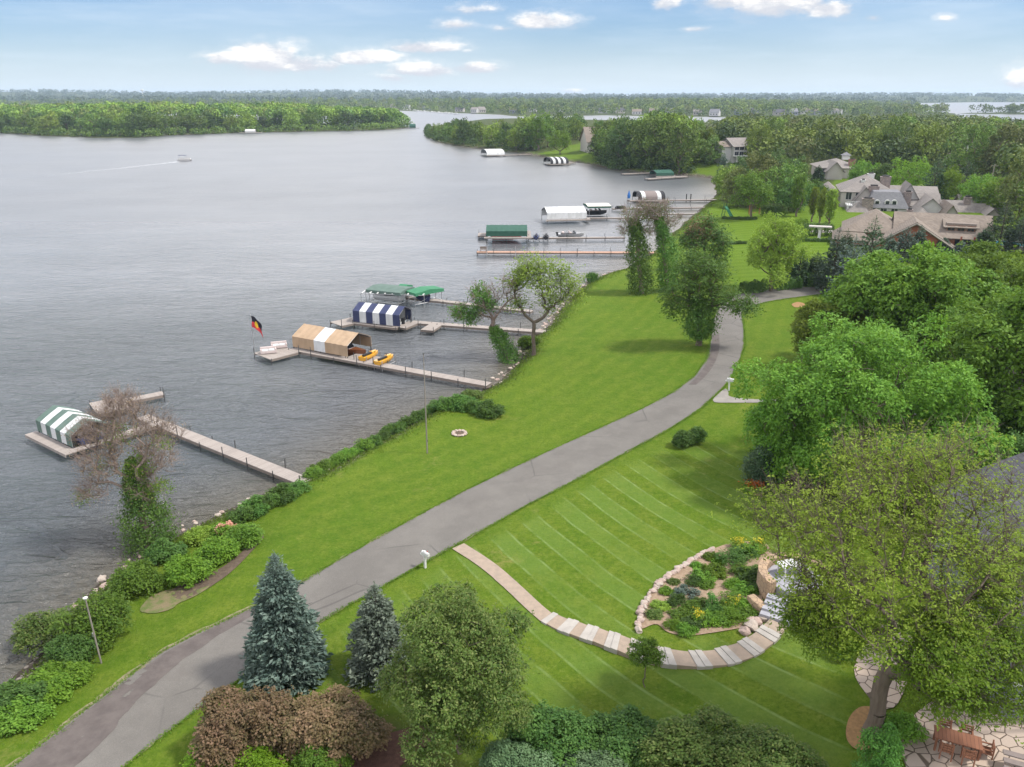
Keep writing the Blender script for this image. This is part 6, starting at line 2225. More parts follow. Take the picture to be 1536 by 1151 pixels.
ms = t.node('ShaderNodeMixShader')
atn = t.node('ShaderNodeAttribute', attribute_name='fade')
t.put(ms.inputs[0], t.math('MULTIPLY', t.smooth(t.noise(tc.outputs['Object'], .55, 4, .65), .36, .62), atn.outputs['Fac']))
t.l.new(tr.outputs[0], ms.inputs[1])
t.l.new(P.outputs[0], ms.inputs[2])
t.l.new(ms.outputs[0], t.n['Material Output'].inputs[0])
w0, w1 = at(270, 242.5, 0), at(-60, 276, 0)
dv = (w1 - w0)
nn_ = Vector((-dv.y, dv.x, 0)).normalized()
V, F, A = [], [], []
nW = 60
for i in range(nW + 1):
    u = i / nW
    c_ = w0 + dv * u
    c_ += nn_ * 3.0 * math.sin(u * 3)
    hw = 0.9 + 2.6 * u
    for s_ in (-1, -.35, .35, 1):
        V.append(tuple(c_ + nn_ * hw * s_ + Vector((0, 0, .015))))
        A.append([max(0, (.95 * (1 - u) ** 2.0 + .2) * (1 - u)) * (1 if abs(s_) < .5 else 0.25)] * 3 + [1])
for i in range(nW):
    for k in range(3):
        a = i * 4 + k
        F.append((a, a + 1, a + 5, a + 4))
wk = mesh_np('wake', np.array(V), np.array(F), foam, True, attr={'fade': ('POINT', np.array(A))})
tag(wk, "white wake trailing behind the pontoon boat", kind='stuff')
# island jetty with a white boathouse, and a dark boathouse at its right end
for (px, py, w_, h_, m, lab) in [(376, 199.5, 13, 3.0, 'white_paint', "small white jetty shelter on the wooded island's shore"), (530, 194, 9, 3, 'white_canvas', "small white boat canopy on the wooded island's shore"), (619, 192.5, 9, 4, 'dkgreen_canvas', "dark green boat canopy at the right tip of the wooded island")]:
    q = at(px, py, 0.4)
    b_ = empty('boat_shelter', (q.x, q.y, 0.4), 0.1)
    MB().box((0, 0, .2), (w_ * 1.5, 4, .3)).build('deck', M['deck'], b_)
    mb = MB()
    for x0 in (-w_ / 3,):
        sec = [(-2, .4), (-2, h_ * .65), (0, h_), (2, h_ * .65), (2, .4)]
        for k in range(4):
            (y0, q0), (y1, q1) = sec[k], sec[k + 1]
            mb.add([(-w_ / 3, y0, q0), (w_ / 3, y0, q0), (w_ / 3, y1, q1), (-w_ / 3, y1, q1)], [(0, 1, 2, 3)])
    mb.build('cover', M[m], b_, solid=.08)
    tag(b_, lab, "boat canopy")
# ------------------------------------------------------------------ houses
class Bld:
    def __init__(s, name, px, py, lab, turn=0.0, cat="house", z=None):
        s.p = at(px, py) if z is None else at(px, py, z)
        s.rz = -math.atan2(s.p.x, s.p.y) + turn
        s.o = empty(name, s.p, s.rz)
        s.px = px
        tag(s.o, lab, cat)

    def X(s, px, dy=0.0):
        """local x of a point seen at column px, at local depth dy"""
        d = ray(px, 400)
        # solve on the plane local y = dy
        c, n = math.cos(s.rz), math.sin(s.rz)
        # world = p + (lx*c - dy*n, lx*n + dy*c)
        a = d.x / d.y
        bx, by = s.p.x - dy * n, s.p.y + dy * c
        return (a * by - bx) / (c - a * n)

    def Z(s, row, px, dy=0.0):
        lx = s.X(px, dy)
        w_ = s.p + Matrix.Rotation(s.rz, 3, 'Z') @ Vector((lx, dy, 0))
        # true row depends on column only through depth
        d = ray(px, row)
        t_ = w_.y / d.y
        return CAMH + d.z * t_ - s.p.z

    def wing(s, x0, x1, y0, y1, zb, ze, zr, ridge='x', roof='shingle_grey', wall='cream_stucco', ov=0.5, th=0.16, gable=None):
        MBw = MB().box(((x0 + x1) / 2, (y0 + y1) / 2, (zb + ze) / 2), (x1 - x0, y1 - y0, ze - zb))
        ym, xm = (y0 + y1) / 2, (x0 + x1) / 2
        r = MB()
        if ridge == 'x':
            MBw.add([(x0, y0, ze), (x0, y1, ze), (x0, ym, zr - .12), (x1, y0, ze), (x1, y1, ze), (x1, ym, zr - .12)], [(0, 1, 2), (3, 5, 4)])
            sl = (zr - ze) / ((y1 - y0) / 2)
            X0, X1, Y0, Y1, ze2 = x0 - ov, x1 + ov, y0 - ov, y1 + ov, ze - sl * ov
            r.add([(X0, Y0, ze2), (X1, Y0, ze2), (X1, ym, zr), (X0, ym, zr), (X1, Y1, ze2), (X0, Y1, ze2)], [(0, 1, 2, 3), (3, 2, 4, 5)])
        elif ridge == 'y':
            MBw.add([(x0, y0, ze), (x1, y0, ze), (xm, y0, zr - .12), (x0, y1, ze), (x1, y1, ze), (xm, y1, zr - .12)], [(0, 1, 2), (3, 5, 4)])
            sl = (zr - ze) / ((x1 - x0) / 2)
            X0, X1, Y0, Y1, ze2 = x0 - ov, x1 + ov, y0 - ov, y1 + ov, ze - sl * ov
            r.add([(X0, Y0, ze2), (xm, Y0, zr), (xm, Y1, zr), (X0, Y1, ze2), (X1, Y0, ze2), (X1, Y1, ze2)], [(0, 1, 2, 3), (1, 4, 5, 2)])
        else:
            k = min(x1 - x0, y1 - y0) / 2 * (0.98 if ridge == 'hip' else 0.45)
            X0, X1, Y0, Y1 = x0 - ov, x1 + ov, y0 - ov, y1 + ov
            ze2 = ze - .15
            if ridge == 'hip':
                if (x1 - x0) >= (y1 - y0):
                    a, b = (X0 + k + ov, ym, zr), (X1 - k - ov, ym, zr)
                    r.add([(X0, Y0, ze2), (X1, Y0, ze2), (X1, Y1, ze2), (X0, Y1, ze2), a, b], [(0, 1, 5, 4), (1, 2, 5), (2, 3, 4, 5), (3, 0, 4)])
                else:
                    a, b = (xm, Y0 + k + ov, zr), (xm, Y1 - k - ov, zr)
                    r.add([(X0, Y0, ze2), (X1, Y0, ze2), (X1, Y1, ze2), (X0, Y1, ze2), a, b], [(0, 1, 4), (1, 2, 5, 4), (2, 3, 5), (3, 0, 4, 5)])
            else:
                r.add([(X0, Y0, ze2), (X1, Y0, ze2), (X1, Y1, ze2), (X0, Y1, ze2), (X0 + k, Y0 + k, zr), (X1 - k, Y0 + k, zr), (X1 - k, Y1 - k, zr), (X0 + k, Y1 - k, zr)],
                      [(0, 1, 5, 4), (1, 2, 6, 5), (2, 3, 7, 6), (3, 0, 4, 7), (4, 5, 6, 7)])
        MBw.build('wall', M[wall], s.o)
        return r.build('roof', M[roof], s.o, solid=th)

    def window(s, x, z, y, w_=1.1, h_=1.4, frame='white_paint', n=2):
        f = MB().box((x, y - .05, z), (w_ + .16, .08, h_ + .16)).build('window', M[frame], s.o)
        g = MB()
        for k in range(n):
            g.box((x - w_ / 2 + w_ * (k + .5) / n, y - .10, z), (w_ / n - .06, .03, h_ - .05))
        g.build('pane', M['glass'], f)

    def chimney(s, x, y, z0, z1, w_=1.4, d_=1.0, m='cream_stucco'):
        c = MB().box((x, y, (z0 + z1) / 2), (w_, d_, z1 - z0)).box((x, y, z1 + .09), (w_ + .3, d_ + .3, .18)).build('chimney', M[m], s.o)
        MB().box((x, y, z1 + .36), (w_ * .7, d_ * .6, .36)).build('flue', M['dark_metal'], c)

    def round_dormer(s, x, y, z, w_=1.4, roof='shingle_grey'):
        mb = MB()
        pts = [(-w_ / 2, -.7)] + [(w_ / 2 * math.cos(a), w_ / 2 * math.sin(a)) for a in np.linspace(math.pi, 0, 9)] + [(w_ / 2, -.7)]
        n = len(pts)
        vs = [(x + a, y, z + b) for a, b in pts] + [(x + a, y + 2.2, z + b) for a, b in pts]
        mb.add(vs, [tuple(range(n))] + [(i, n + i, n + i + 1, i + 1) for i in range(n - 1)])
        d = mb.build('dormer', M['white_paint'], s.o)
        MB().box((x, y - .04, z - .1), (w_ * .6, .06, .95)).build('window', M['glass'], d)


# brown timber lodge in front
b = Bld('timber_lodge', 1385, 372, "brown timber lodge with a big front gable and tan shingle roof", 0.10)
X, Z = b.X, b.Z
x0, x1 = X(1338), X(1474)
b.wing(x0, x1, 0, 11, 0, Z(352, 1400), Z(321, 1400, 5.5), 'x', 'shingle_tan', 'brown_siding', .9)
zg = Z(333, 1366, -4)
b.wing(X(1306, -4), X(1424, -4), -4, 7, 0, Z(371, 1366, -4) + .6, zg, 'y', 'shingle_tan', 'red_timber', 1.0)
b.wing(X(1262, 2), X(1345, 2), 1, 13, 0, Z(346, 1300, 2), Z(314, 1300, 7), 'hip', 'shingle_tan', 'brown_siding', 1.0)
b.wing(X(1248, 0), X(1296, 0), -1, 9, 0, Z(358, 1270, 0), Z(333, 1270, 4), 'hip', 'shingle_tan', 'brown_siding', .8)
# shed dormer
xa, xb = X(1408, 2), X(1452, 2)
MB().box(((xa + xb) / 2, 3.2, Z(342, 1430, 2)), (xb - xa, 4.0, 1.9)).build('dormer', M['dock_side'], b.o)
rz_ = Z(334, 1430, 2)
MB().add([(xa - .6, .6, rz_ - .9), (xb + .6, .6, rz_ - .9), (xb + .6, 5.6, rz_ + .75), (xa - .6, 5.6, rz_ + .75)], [(0, 1, 2, 3)]).build('dormer_roof', M['shingle_tan'], b.o, solid=.16)
for k in range(3):
    b.window(xa + (xb - xa) * (k + .5) / 3, Z(343, 1430, 1.2), 1.15, 1.3, .95, 'brown_siding')
for px_ in (1447, 1462):
    b.window(X(px_), 1.6, -.02, 2.6, 2.2, 'red_timber', 3)
b.window(X(1432), 1.6, -.02, 1.8, 2.2, 'red_timber', 2)
# porch posts and gable timbers
for px_ in (1434, 1454, 1472):
    MB().box((X(px_, -1.2), -1.1, 1.4), (.3, .3, 2.9)).build('porch_post', M['red_timber'], b.o)
xm_ = (X(1306, -4) + X(1424, -4)) / 2
hw = (X(1424, -4) - X(1306, -4)) / 2
ze_ = Z(371, 1366, -4) + .6
for sgn in (-1, 1):
    MB().bar((xm_ + sgn * (hw + .9), -5.0, ze_ - .9 * (zg - ze_) / hw - .25), (xm_, -5.0, zg - .25), .2, 4).build('barge_board', M['pole_wood'], b.o)
MB().bar((xm_ - hw * .5, -4.3, ze_ + .45 * (zg - ze_)), (xm_ + hw * .5, -4.3, ze_ + .45 * (zg - ze_)), .14, 4).build('gable_beam', M['red_timber'], b.o)
for k in (-1.6, 0, 1.6):
    b.window(xm_ + k, ze_ - .6, -4.02, 1.3, 1.6, 'red_timber')
b.chimney(X(1352, 6), 8.2, Z(330, 1352, 6), Z(318, 1352, 6), 1.0, .8, 'chimney_stone')

# the large shingled mansion behind
b = Bld('shingled_mansion', 1345, 318, "rambling pale mansion with silver shingle roofs and several chimneys", 0.14)
X, Z = b.X, b.Z
G = -1.0
b.wing(X(1207, 16), X(1246, 16), 12, 22, G, Z(291, 1225, 16), Z(273, 1225, 17), 'hip', 'shingle_grey', 'cream_stucco')
b.wing(X(1246, 10), X(1322, 10), 8, 26, G, Z(287, 1280, 10), Z(263, 1280, 17), 'hip', 'shingle_grey', 'cream_stucco')
b.wing(X(1310, 14), X(1385, 14), 12, 22, G, Z(290, 1340, 14), Z(279, 1340, 17), 'x', 'shingle_grey', 'cream_stucco')
b.wing(X(1283, 2), X(1346, 2), 1, 12, G, Z(311, 1310, 2), Z(287, 1310, 5), 'mansard', 'slate', 'white_siding', .4)
b.wing(X(1346, 2), X(1410, 2), -1, 13, G, Z(323, 1375, 0), Z(297, 1375, 0), 'y', 'shingle_grey', 'white_siding', .6)
b.wing(X(1342, 6), X(1392, 6), 6, 15, G, Z(308, 1365, 6), Z(291, 1365, 9), 'x', 'shingle_grey', 'cream_stucco', .6)
b.wing(X(1398, 5), X(1440, 5), 3, 13, G, Z(324, 1420, 5), Z(301, 1420, 8), 'x', 'shingle_grey', 'cream_stucco', .6)
b.wing(X(1425, 10), X(1488, 10), 9, 19, G, Z(310, 1455, 10), Z(293, 1455, 14), 'x', 'shingle_grey', 'cream_stucco', .7)
b.wing(X(1455, -2), X(1486, -2), -4, 8, G, Z(327, 1470, -2), Z(312, 1470, -2), 'y', 'shingle_grey', 'cream_stucco', .6)
b.wing(X(1424, 1), X(1458, 1), 0, 9, G, Z(326, 1440, 1), Z(311, 1440, 4), 'hip', 'slate', 'cream_stucco', .5)
b.wing(X(1352, -6), X(1388, -6), -8, 4, G, Z(331, 1370, -6), Z(313, 1370, -6), 'hip', 'shingle_grey', 'cream_stucco', .6)
b.wing(X(1392, -5), X(1428, -5), -7, 5, G, Z(331, 1410, -5), Z(308, 1410, -7), 'y', 'shingle_tan', 'cream_stucco', .7)
b.wing(X(1404, -1), X(1470, -1), 0, 8, G, Z(325, 1440, -1), Z(306, 1440, 3), 'x', 'shingle_grey', 'cream_stucco', .6)
b.wing(X(1262, -2), X(1290, -2), -2, 6, G, Z(318, 1275, -2), Z(303, 1275, 1), 'hip', 'shingle_grey', 'cream_stucco', .6)
b.wing(X(1268, 5), X(1296, 5), 5, 13, G, Z(300, 1282, 5), Z(281, 1282, 5), 'y', 'shingle_grey', 'cream_stucco', .6)
b.wing(X(1330, 9), X(1360, 9), 8, 18, G, Z(298, 1345, 9), Z(276, 1345, 9), 'y', 'shingle_grey', 'white_siding', .6)
b.wing(X(1466, 4), X(1494, 4), 3, 15, G, Z(316, 1480, 4), Z(298, 1480, 9), 'hip', 'shingle_grey', 'cream_stucco', .6)
for (px_, dy, r0, r1, w_, m) in [(1432, 4, 306, 297, 1.6, 'chimney_stone'), (1462, 13, 294, 285, 1.6, 'white_paint'), (1286, 17, 270, 261.5, 1.8, 'white_paint'), (1308, 15, 278, 266, 2.6, 'chimney_stone'), (1276, 12, 279, 271, 1.0, 'white_paint'), (1293, 8, 288, 280, 2.6, 'chimney_stone'),
                                 (1344, 6, 300, 289, 1.8, 'chimney_stone'), (1287, 0, 318, 299, 2.8, 'chimney_stone')]:
    b.chimney(X(px_, dy), dy, Z(r0 + 10, px_, dy), Z(r1, px_, dy), w_, w_ * .7, m)
for px_ in (1301, 1316, 1326):
    b.round_dormer(X(px_, 1.4), 1.2, Z(304, px_, 1.4), 1.5)
for px_ in (1258, 1272, 1286, 1300):
    b.window(X(px_, 8), Z(294, px_, 8), 7.98, 1.5, 2.0)
for px_ in (1216, 1232):
    b.window(X(px_, 12), Z(297, px_, 12), 11.98, 1.4, 1.8)
for px_ in (1296, 1312, 1328):
    b.window(X(px_, 1), Z(317, px_, 1), .98, 1.6, 1.8)
b.window(X(1374, -1), Z(330, 1374, -1), -1.02, 2.6, 1.6, n=3)
for px_ in (1407, 1416):
    b.window(X(px_, 3), Z(320, px_, 3), 2.98, 1.5, 1.2)
# upper terrace with white balustrade and posts
xa, xb = X(1256, 3), X(1285, 3)
zt_ = Z(307, 1270, 3)
MB().box(((xa + xb) / 2, 4, zt_ - .2), (xb - xa, 6, .3)).build('terrace', M['white_paint'], b.o)
ml = MB()
for k in range(12):
    ml.box((xa + (xb - xa) * k / 11, 1.05, zt_ + .45), (.12, .12, .9))
ml.box(((xa + xb) / 2, 1.05, zt_ + .95), (xb - xa, .16, .12))
ml.build('balustrade', M['white_paint'], b.o)
for k in range(2):
    MB().box((xa + .4 + k * (xb - xa - .8), 1.3, (zt_ + G) / 2), (.6, .6, zt_ - G - .3)).build('terrace_post', M['white_paint'], b.o)
# hip roofed house with a lantern behind
b = Bld('hip_roofed_house', 1244, 268, "grey hip roofed house with a roof lantern and a tall red chimney", 0.2)
X, Z = b.X, b.Z
b.wing(X(1212), X(1272), 0, 18, -1, Z(252, 1240), Z(238.5, 1240, 8), 'hip', 'shingle_grey', 'cream_stucco', .8)
b.wing(X(1222, -3), X(1244, -3), -4, 8, -1, Z(255, 1235, -3), Z(243, 1235, -3), 'y', 'shingle_grey', 'cream_stucco', .8)
b.chimney(X(1256, 2), 2, Z(256, 1256, 2), Z(240, 1256, 2), 2.2, 1.6, 'brick_red')
lx, lz = X(1247, 8), Z(239, 1247, 8)
l_ = MB().box((lx, 9, lz + .6), (2.4, 2.4, 1.6)).build('roof_lantern', M['white_paint'], b.o)
MB().add([(lx - 1.8, 7.2, lz + 1.4), (lx + 1.8, 7.2, lz + 1.4), (lx + 1.8, 10.8, lz + 1.4), (lx - 1.8, 10.8, lz + 1.4), (lx, 9, lz + 2.6)], [(0, 1, 4), (1, 2, 4), (2, 3, 4), (3, 0, 4), (3, 2, 1, 0)]).build('lantern_roof', M['slate'], l_)
for px_ in (1218, 1230, 1262, 1268):
    b.window(X(px_), Z(258, px_), -.02, 1.8, 2.0)
# white house on the shore
b = Bld('white_house', 1094, 246, "white two storey house with porch posts above the shore, among dark trees", 0.55)
X, Z = b.X, b.Z
b.wing(X(1085), X(1112), 0, 12, 0, Z(219, 1096), Z(207, 1096, 5), 'x', 'shingle_grey', 'white_siding', .8)
b.wing(X(1068, 2), X(1086, 2), 2, 10, 0, Z(220, 1078), Z(212, 1078, 5), 'x', 'shingle_tan', 'white_siding', .6)
for row in (222, 231):
    for px_ in (1089, 1096, 1103):
        b.window(X(px_), Z(row, px_), -.02, 2.0, 1.8)
MB().box(((X(1084) + X(1108)) / 2, -1.6, Z(234, 1096)), (X(1108) - X(1084), 3.2, .35)).build('balcony', M['white_paint'], b.o)
for k in range(4):
    MB().box((X(1085) + (X(1107) - X(1085)) * k / 3, -3.0, Z(240, 1096)), (.4, .4, 4.2)).build('porch_post', M['white_paint'], b.o)
# house on the point with a pinkish roof
b = Bld('pink_roofed_house', 893, 229, "house with a steep pinkish shingle roof behind the small lawn of the point", 0.3)
X, Z = b.X, b.Z
b.wing(X(879), X(908), 4, 18, -1, Z(212, 893), Z(191, 893, 8), 'x', 'shingle_tan', 'cream_stucco', .8)
b.wing(X(896, 0), X(910, 0), -2, 8, -1, Z(216, 902), Z(203, 902), 'y', 'shingle_grey', 'white_siding', .6)
for px_ in (899, 905):
    b.window(X(px_, -2), Z(222, px_), -2.02, 2.2, 2.6)
for px_ in (883, 889):
    b.window(X(px_, 4), Z(218, px_, 4), 3.98, 2.0, 2.0)
# house whose lantern shows over the trees
b = Bld('lantern_house', 1416, 246, "pale roof with a white lantern rising out of the trees behind the conifers", 0.2)
X, Z = b.X, b.Z
b.wing(X(1398), X(1428), 0, 12, -1, Z(240, 1416), Z(231, 1416, 5), 'x', 'shingle_tan', 'white_siding', .6)
lx, lz = X(1419, 6), Z(231, 1419, 6)
l_ = MB().box((lx, 6, lz + .9), (2.6, 2.6, 2.6)).build('roof_lantern', M['white_paint'], b.o)
MB().add([(lx - 2, 4, lz + 2.2), (lx + 2, 4, lz + 2.2), (lx + 2, 8, lz + 2.2), (lx - 2, 8, lz + 2.2), (lx, 6, lz + 3.6)], [(0, 1, 4), (1, 2, 4), (2, 3, 4), (3, 0, 4), (3, 2, 1, 0)]).build('lantern_roof', M['white_paint'], l_)
# pool terrace at the right edge
pl = empty('swimming_pool', at(1526, 372), -.45)
MB().box((0, 0, .35), (22, 10, .7)).build('terrace', M['concrete'], pl)
MB().box((0, 0, .73), (16, 5, .08)).build('pool_water', M['pool'], pl)
tag(pl, "turquoise swimming pool on a pale terrace at the right edge", "pool")
# white sided garage at the right edge
b = Bld('white_garage', 1512, 668, "white lap sided house seen through the trees at the right edge", 0.55)
X, Z = b.X, b.Z
b.wing(X(1484), X(1484) + 10, 0, 9, -.3, Z(611, 1500), Z(606, 1500) + 1.6, 'x', 'shingle_grey', 'white_siding', .5)
b.window(X(1484) + 2.2, 1.5, -.02, 1.1, 1.2)
q = at(1472, 662)
tr_ = empty('garden_terrace', q, .2)
MB().box((0, 0, .12), (6.5, 3.2, .24)).build('paving', M['concrete'], tr_)
MB().box((-1.5, -1.4, .45), (3.0, .3, .7)).build('low_wall', M['concrete'], tr_)
tag(tr_, "pale concrete terrace left of the white lap sided house", "terrace")
sp_ = empty('stone_statue', at(1473, 668) + Vector((0, 0, .2)), 0)
MB().bar((0, 0, 0), (0, 0, .5), .3, 8).build('plinth', M['boulder'], sp_)
MB().bar((0, 0, .5), (0, 0, 1.3), .16, 8, r1=.24).bar((0, 0, 1.3), (0, 0, 1.55), .12, 8, r1=.1).build('urn', M['boulder_pink'], sp_)
tag(sp_, "slender stone urn on the terrace beside the white lap sided house", "ornament")
# the house at the lower right, mostly under the locust
b = Bld('grey_house', 1590, 1075, "blue grey house with dark roof behind the honey locust at the lower right", 0.62)
X, Z = b.X, b.Z
b.wing(-2.5, 12, 0, 10, -.5, 2.9, 5.4, 'x', 'shingle_dark', 'grey_siding', .6)
b.wing(1, 11, 9, 17, -.5, 3.0, 5.6, 'y', 'shingle_dark', 'grey_siding', .6)
for k in range(2):
    b.window(-1.0 + k * 3.2, 1.3, -.02, 1.5, 1.4)
MB().box((4, -.95, 2.42), (14, .14, .16)).build('gutter', M['white_paint'], b.o)
# pergola and white furniture in the neighbour's garden
pg = empty('pergola', at(1228, 361), -.3)
MB().box((0, 0, 3.0), (4.6, 1.8, .22)).build('top', M['cream_stucco'], pg)
MB().bar((0, 0, 0), (0, 0, 2.2), .3, 8).bar((0, 0, 2.2), (0, 0, 2.9), .3, 8, r1=.8).build('column', M['white_paint'], pg)
tag(pg, "white garden pergola on a flared column between the tall hedges", "pergola")
pth = strip('garden_path', [(1194, 338), (1206, 344), (1222, 346), (1262, 345)], [(1198, 342), (1208, 348), (1222, 350), (1262, 349)], M['concrete'], .05, 30, 3)
tag(pth, kind='structure')
# slide and swing on the far lawn
sl = empty('play_slide', at(1087, 326), .4)
h = 2.8
MB().add([(-.35, 0, h), (.35, 0, h), (.35, -1.6, h * .55), (-.35, -1.6, h * .55), (.35, -3.0, .35), (-.35, -3.0, .35), (.35, -3.8, .3), (-.35, -3.8, .3)], [(0, 1, 2, 3), (3, 2, 4, 5), (5, 4, 6, 7)]).build('chute', M['brgreen_canvas'], sl, solid=.1)
for sgn in (-1, 1):
    MB().add([(sgn * .4, 0, h + .25), (sgn * .4, -1.6, h * .55 + .25), (sgn * .4, -3.0, .6), (sgn * .4, -3.0, .3), (sgn * .4, -1.6, h * .55), (sgn * .4, 0, h)], [(0, 1, 4, 5), (1, 2, 3, 4)]).build('chute_side', M['brgreen_canvas'], sl, solid=.08)
    MB().bar((sgn * .5, .9, 0), (sgn * .4, .1, h + .9), .07).build('ladder_rail', M['dkgreen_canvas'], sl)
for k in range(5):
    MB().bar((-.45, .82 - k * .15, .5 + k * .5), (.45, .82 - k * .15, .5 + k * .5), .04).build('rung', M['dkgreen_canvas'], sl)
tag(sl, "green playground slide on the far lawn by the shore", "slide")
sw = empty('swing_frame', at(1131, 322), .2)
for x in (-1.5, 1.5):
    MB().bar((x - .3, -.9, 0), (x, 0, 2.6), .07).bar((x + .3, .9, 0), (x, 0, 2.6), .07).build('leg', M['red_timber'], sw)
MB().bar((-1.7, 0, 2.6), (1.7, 0, 2.6), .07).build('beam', M['red_timber'], sw)
MB().bar((-.3, 0, .5), (-.3, 0, 2.6), .02).bar((.3, 0, .5), (.3, 0, 2.6), .02).box((0, 0, .5), (.7, .3, .06)).build('seat', M['red_timber'], sw)
tag(sw, "red brown swing frame under the rounded lawn tree", "swing")
ob_ = empty('garden_obelisk', at(1172, 309), 0)
MB().box((0, 0, .3), (1.0, 1.0, .6)).build('plinth', M['white_paint'], ob_)
MB().bar((0, 0, .6), (0, 0, 3.4), .34, 6, r1=.12).build('shaft', M['white_paint'], ob_)
tag(ob_, "slim white garden obelisk on the lawn left of the columnar trees", "ornament")
# utility pole behind the conifers
up = empty('utility_pole', at(1484, 285), 0)
hp = height_for(up.location, 246)
MB().bar((0, 0, 0), (.2, 0, hp), .18, 8, r1=.12).build('pole', M['pole_wood'], up)
MB().box((.2, 0, hp - .6), (2.2, .12, .14)).build('cross_arm', M['pole_wood'], up)
tag(up, "wooden utility pole standing among the trees at the right edge", "pole")

# small houses along the far shore
rh = np.random.default_rng(600)
FAR = [(330 + 2 * i, 0) for i in range(0)]
spots = [(712, 169.5), (722, 169), (838, 167.5), (872, 167), (880, 166.5), (690, 168), (955, 172), (980, 172), (1004, 171), (1046, 173), (1072, 174), (1108, 173), (1130, 172.5), (1168, 173), (1206, 171.5), (1222, 172), (1255, 171), (1262, 168.5), (1296, 165), (1188, 173), (905, 170), (930, 170), (800, 168), (770, 170.5), (560, 161), (590, 162.5), (610, 163), (640, 165)]
cols = ['white_siding', 'cream_stucco', 'white_siding', 'grey_siding']
rof = ['shingle_grey', 'slate', 'shingle_dark', 'shingle_tan']
hood = ["white house", "cream house", "white gabled house", "grey house"]
for i, (px, py) in enumerate(spots):
    q = at(px, py)
    o = empty('lakeside_house', q, rh.uniform(-.6, .6))
    w_, d_, e_, r_ = rh.uniform(11, 18), rh.uniform(8, 11), rh.uniform(4.5, 6.5), rh.uniform(8, 10)
    k = i % 4
    MB().box((0, 0, e_ / 2), (w_, d_, e_)).add([(-w_ / 2, -d_ / 2, e_), (-w_ / 2, d_ / 2, e_), (-w_ / 2, 0, r_), (w_ / 2, -d_ / 2, e_), (w_ / 2, d_ / 2, e_), (w_ / 2, 0, r_)], [(0, 1, 2), (3, 5, 4)]).build('wall', M[cols[k]], o)
    MB().add([(-w_ / 2 - .5, -d_ / 2 - .5, e_ - .3), (w_ / 2 + .5, -d_ / 2 - .5, e_ - .3), (w_ / 2 + .5, 0, r_ + .1), (-w_ / 2 - .5, 0, r_ + .1), (w_ / 2 + .5, d_ / 2 + .5, e_ - .3), (-w_ / 2 - .5, d_ / 2 + .5, e_ - .3)], [(0, 1, 2, 3), (3, 2, 4, 5)]).build('roof', M[rof[(i // 2) % 4]], o, solid=.2)
    wn_ = MB()
    for x in (-.3, 0, .3):
        wn_.box((x * w_, -d_ / 2 - .03, e_ * .5), (1.8, .08, 1.8))
    wn_.build('window', M['glass'], o)
    tag(o, hood[k] + " among the trees on the far shore of the lake", "house", "houses on the far shore")
# marina: white moored boats along the far shore at the left
for i in range(16):
    px = 606 + i * 5.2 + rh.uniform(-1, 1)
    py = 165.6 + (px - 606) * .078 + rh.uniform(-.3, .3)
    q = at(px, py, 0.3)
    if i == 0:
        pb0 = empty('moored_boat', q, 0)
        hull(8, 2.8, 2.4, 'hull', M['gel_white'], pb0)
        MB().box((-.5, 0, 1.6), (3.6, 2.0, 1.3)).build('cabin', M['white_paint'], pb0, bevel=.15)
        o = pb0
    else:
        o = copy_plant(pb0, q, rh.uniform(-.5, .5), rh.uniform(.8, 1.3), 'moored_boat')
    tag(o, "tiny white boat moored at the far marina beyond the island", "boat", "boats at the far marina")
# water tower on the hills
q = Vector((-1830.0, 4200.0, 0))
q.z = H(q.x, q.y)
wt_ = empty('water_tower', q, 0)
MB().bar((0, 0, 0), (0, 0, 26), 2.2, 10).build('stem', M['white_paint'], wt_)
MB().bar((0, 0, 26), (0, 0, 29), 3, 14, r1=8).bar((0, 0, 29), (0, 0, 34), 8, 14).bar((0, 0, 34), (0, 0, 37), 8, 14, r1=3).build('tank', M['white_paint'], wt_)
tag(wt_, "pale water tower on the blue hills at the left", "water tower")
# ------------------------------------------------------------------ front garden: path, steps, bed, terrace
pth = strip('garden_path', [(678, 824), (722, 852), (762, 888), (790, 915), (812, 934)], [(696, 816), (742, 845), (782, 880), (808, 905), (829, 922)], M['paver'], .055, 50, 4, .01, .01)
tag(pth, kind='structure')
# the curved flight: pairs of pale treads with tan landings between
up_px = [(829, 921), (850, 930), (875, 939), (905, 949), (940, 961), (965, 970), (990, 977), (1015, 981), (1055, 982), (1085, 976), (1115, 966), (1140, 949), (1155, 934)]
lo_px = [(812, 933), (832, 945), (858, 956), (887, 966), (915, 977), (945, 989), (985, 1000), (1018, 1004), (1056, 1004), (1094, 1000), (1130, 988), (1160, 968), (1181, 943)]
UP = resample(chaikin([at(*q)[:2] for q in up_px]), 200)
LO = resample(chaikin([at(*q)[:2] for q in lo_px]), 200)
st = empty('garden_steps', (UP[0][0], UP[0][1], 0))
tag(st, "curved garden steps of paired pale stone treads with tan paver landings", "steps")
z_a = H(*((UP[0] + LO[0]) / 2)) + .06
z_b = H(*((UP[-1] + LO[-1]) / 2)) + .25
edges = [0.0]
kinds = []
cuts = [('t', .028), ('l', .052), ('t', .026), ('t', .022), ('l', .045), ('t', .026), ('t', .024), ('l', .045), ('t', .026), ('t', .024), ('l', .046), ('t', .026), ('t', .024), ('l', .060), ('t', .026), ('t', .026), ('l', .066),
        ('t', .026), ('t', .026), ('l', .052), ('t', .024), ('t', .026), ('l', .052), ('t', .026), ('t', .026), ('l', .052), ('t', .026), ('t', .026), ('l', .06)]
tot = sum(c_ for _, c_ in cuts)
u = 0.0
zc = z_a
nt_ = sum(1 for k, _ in cuts if k == 't')
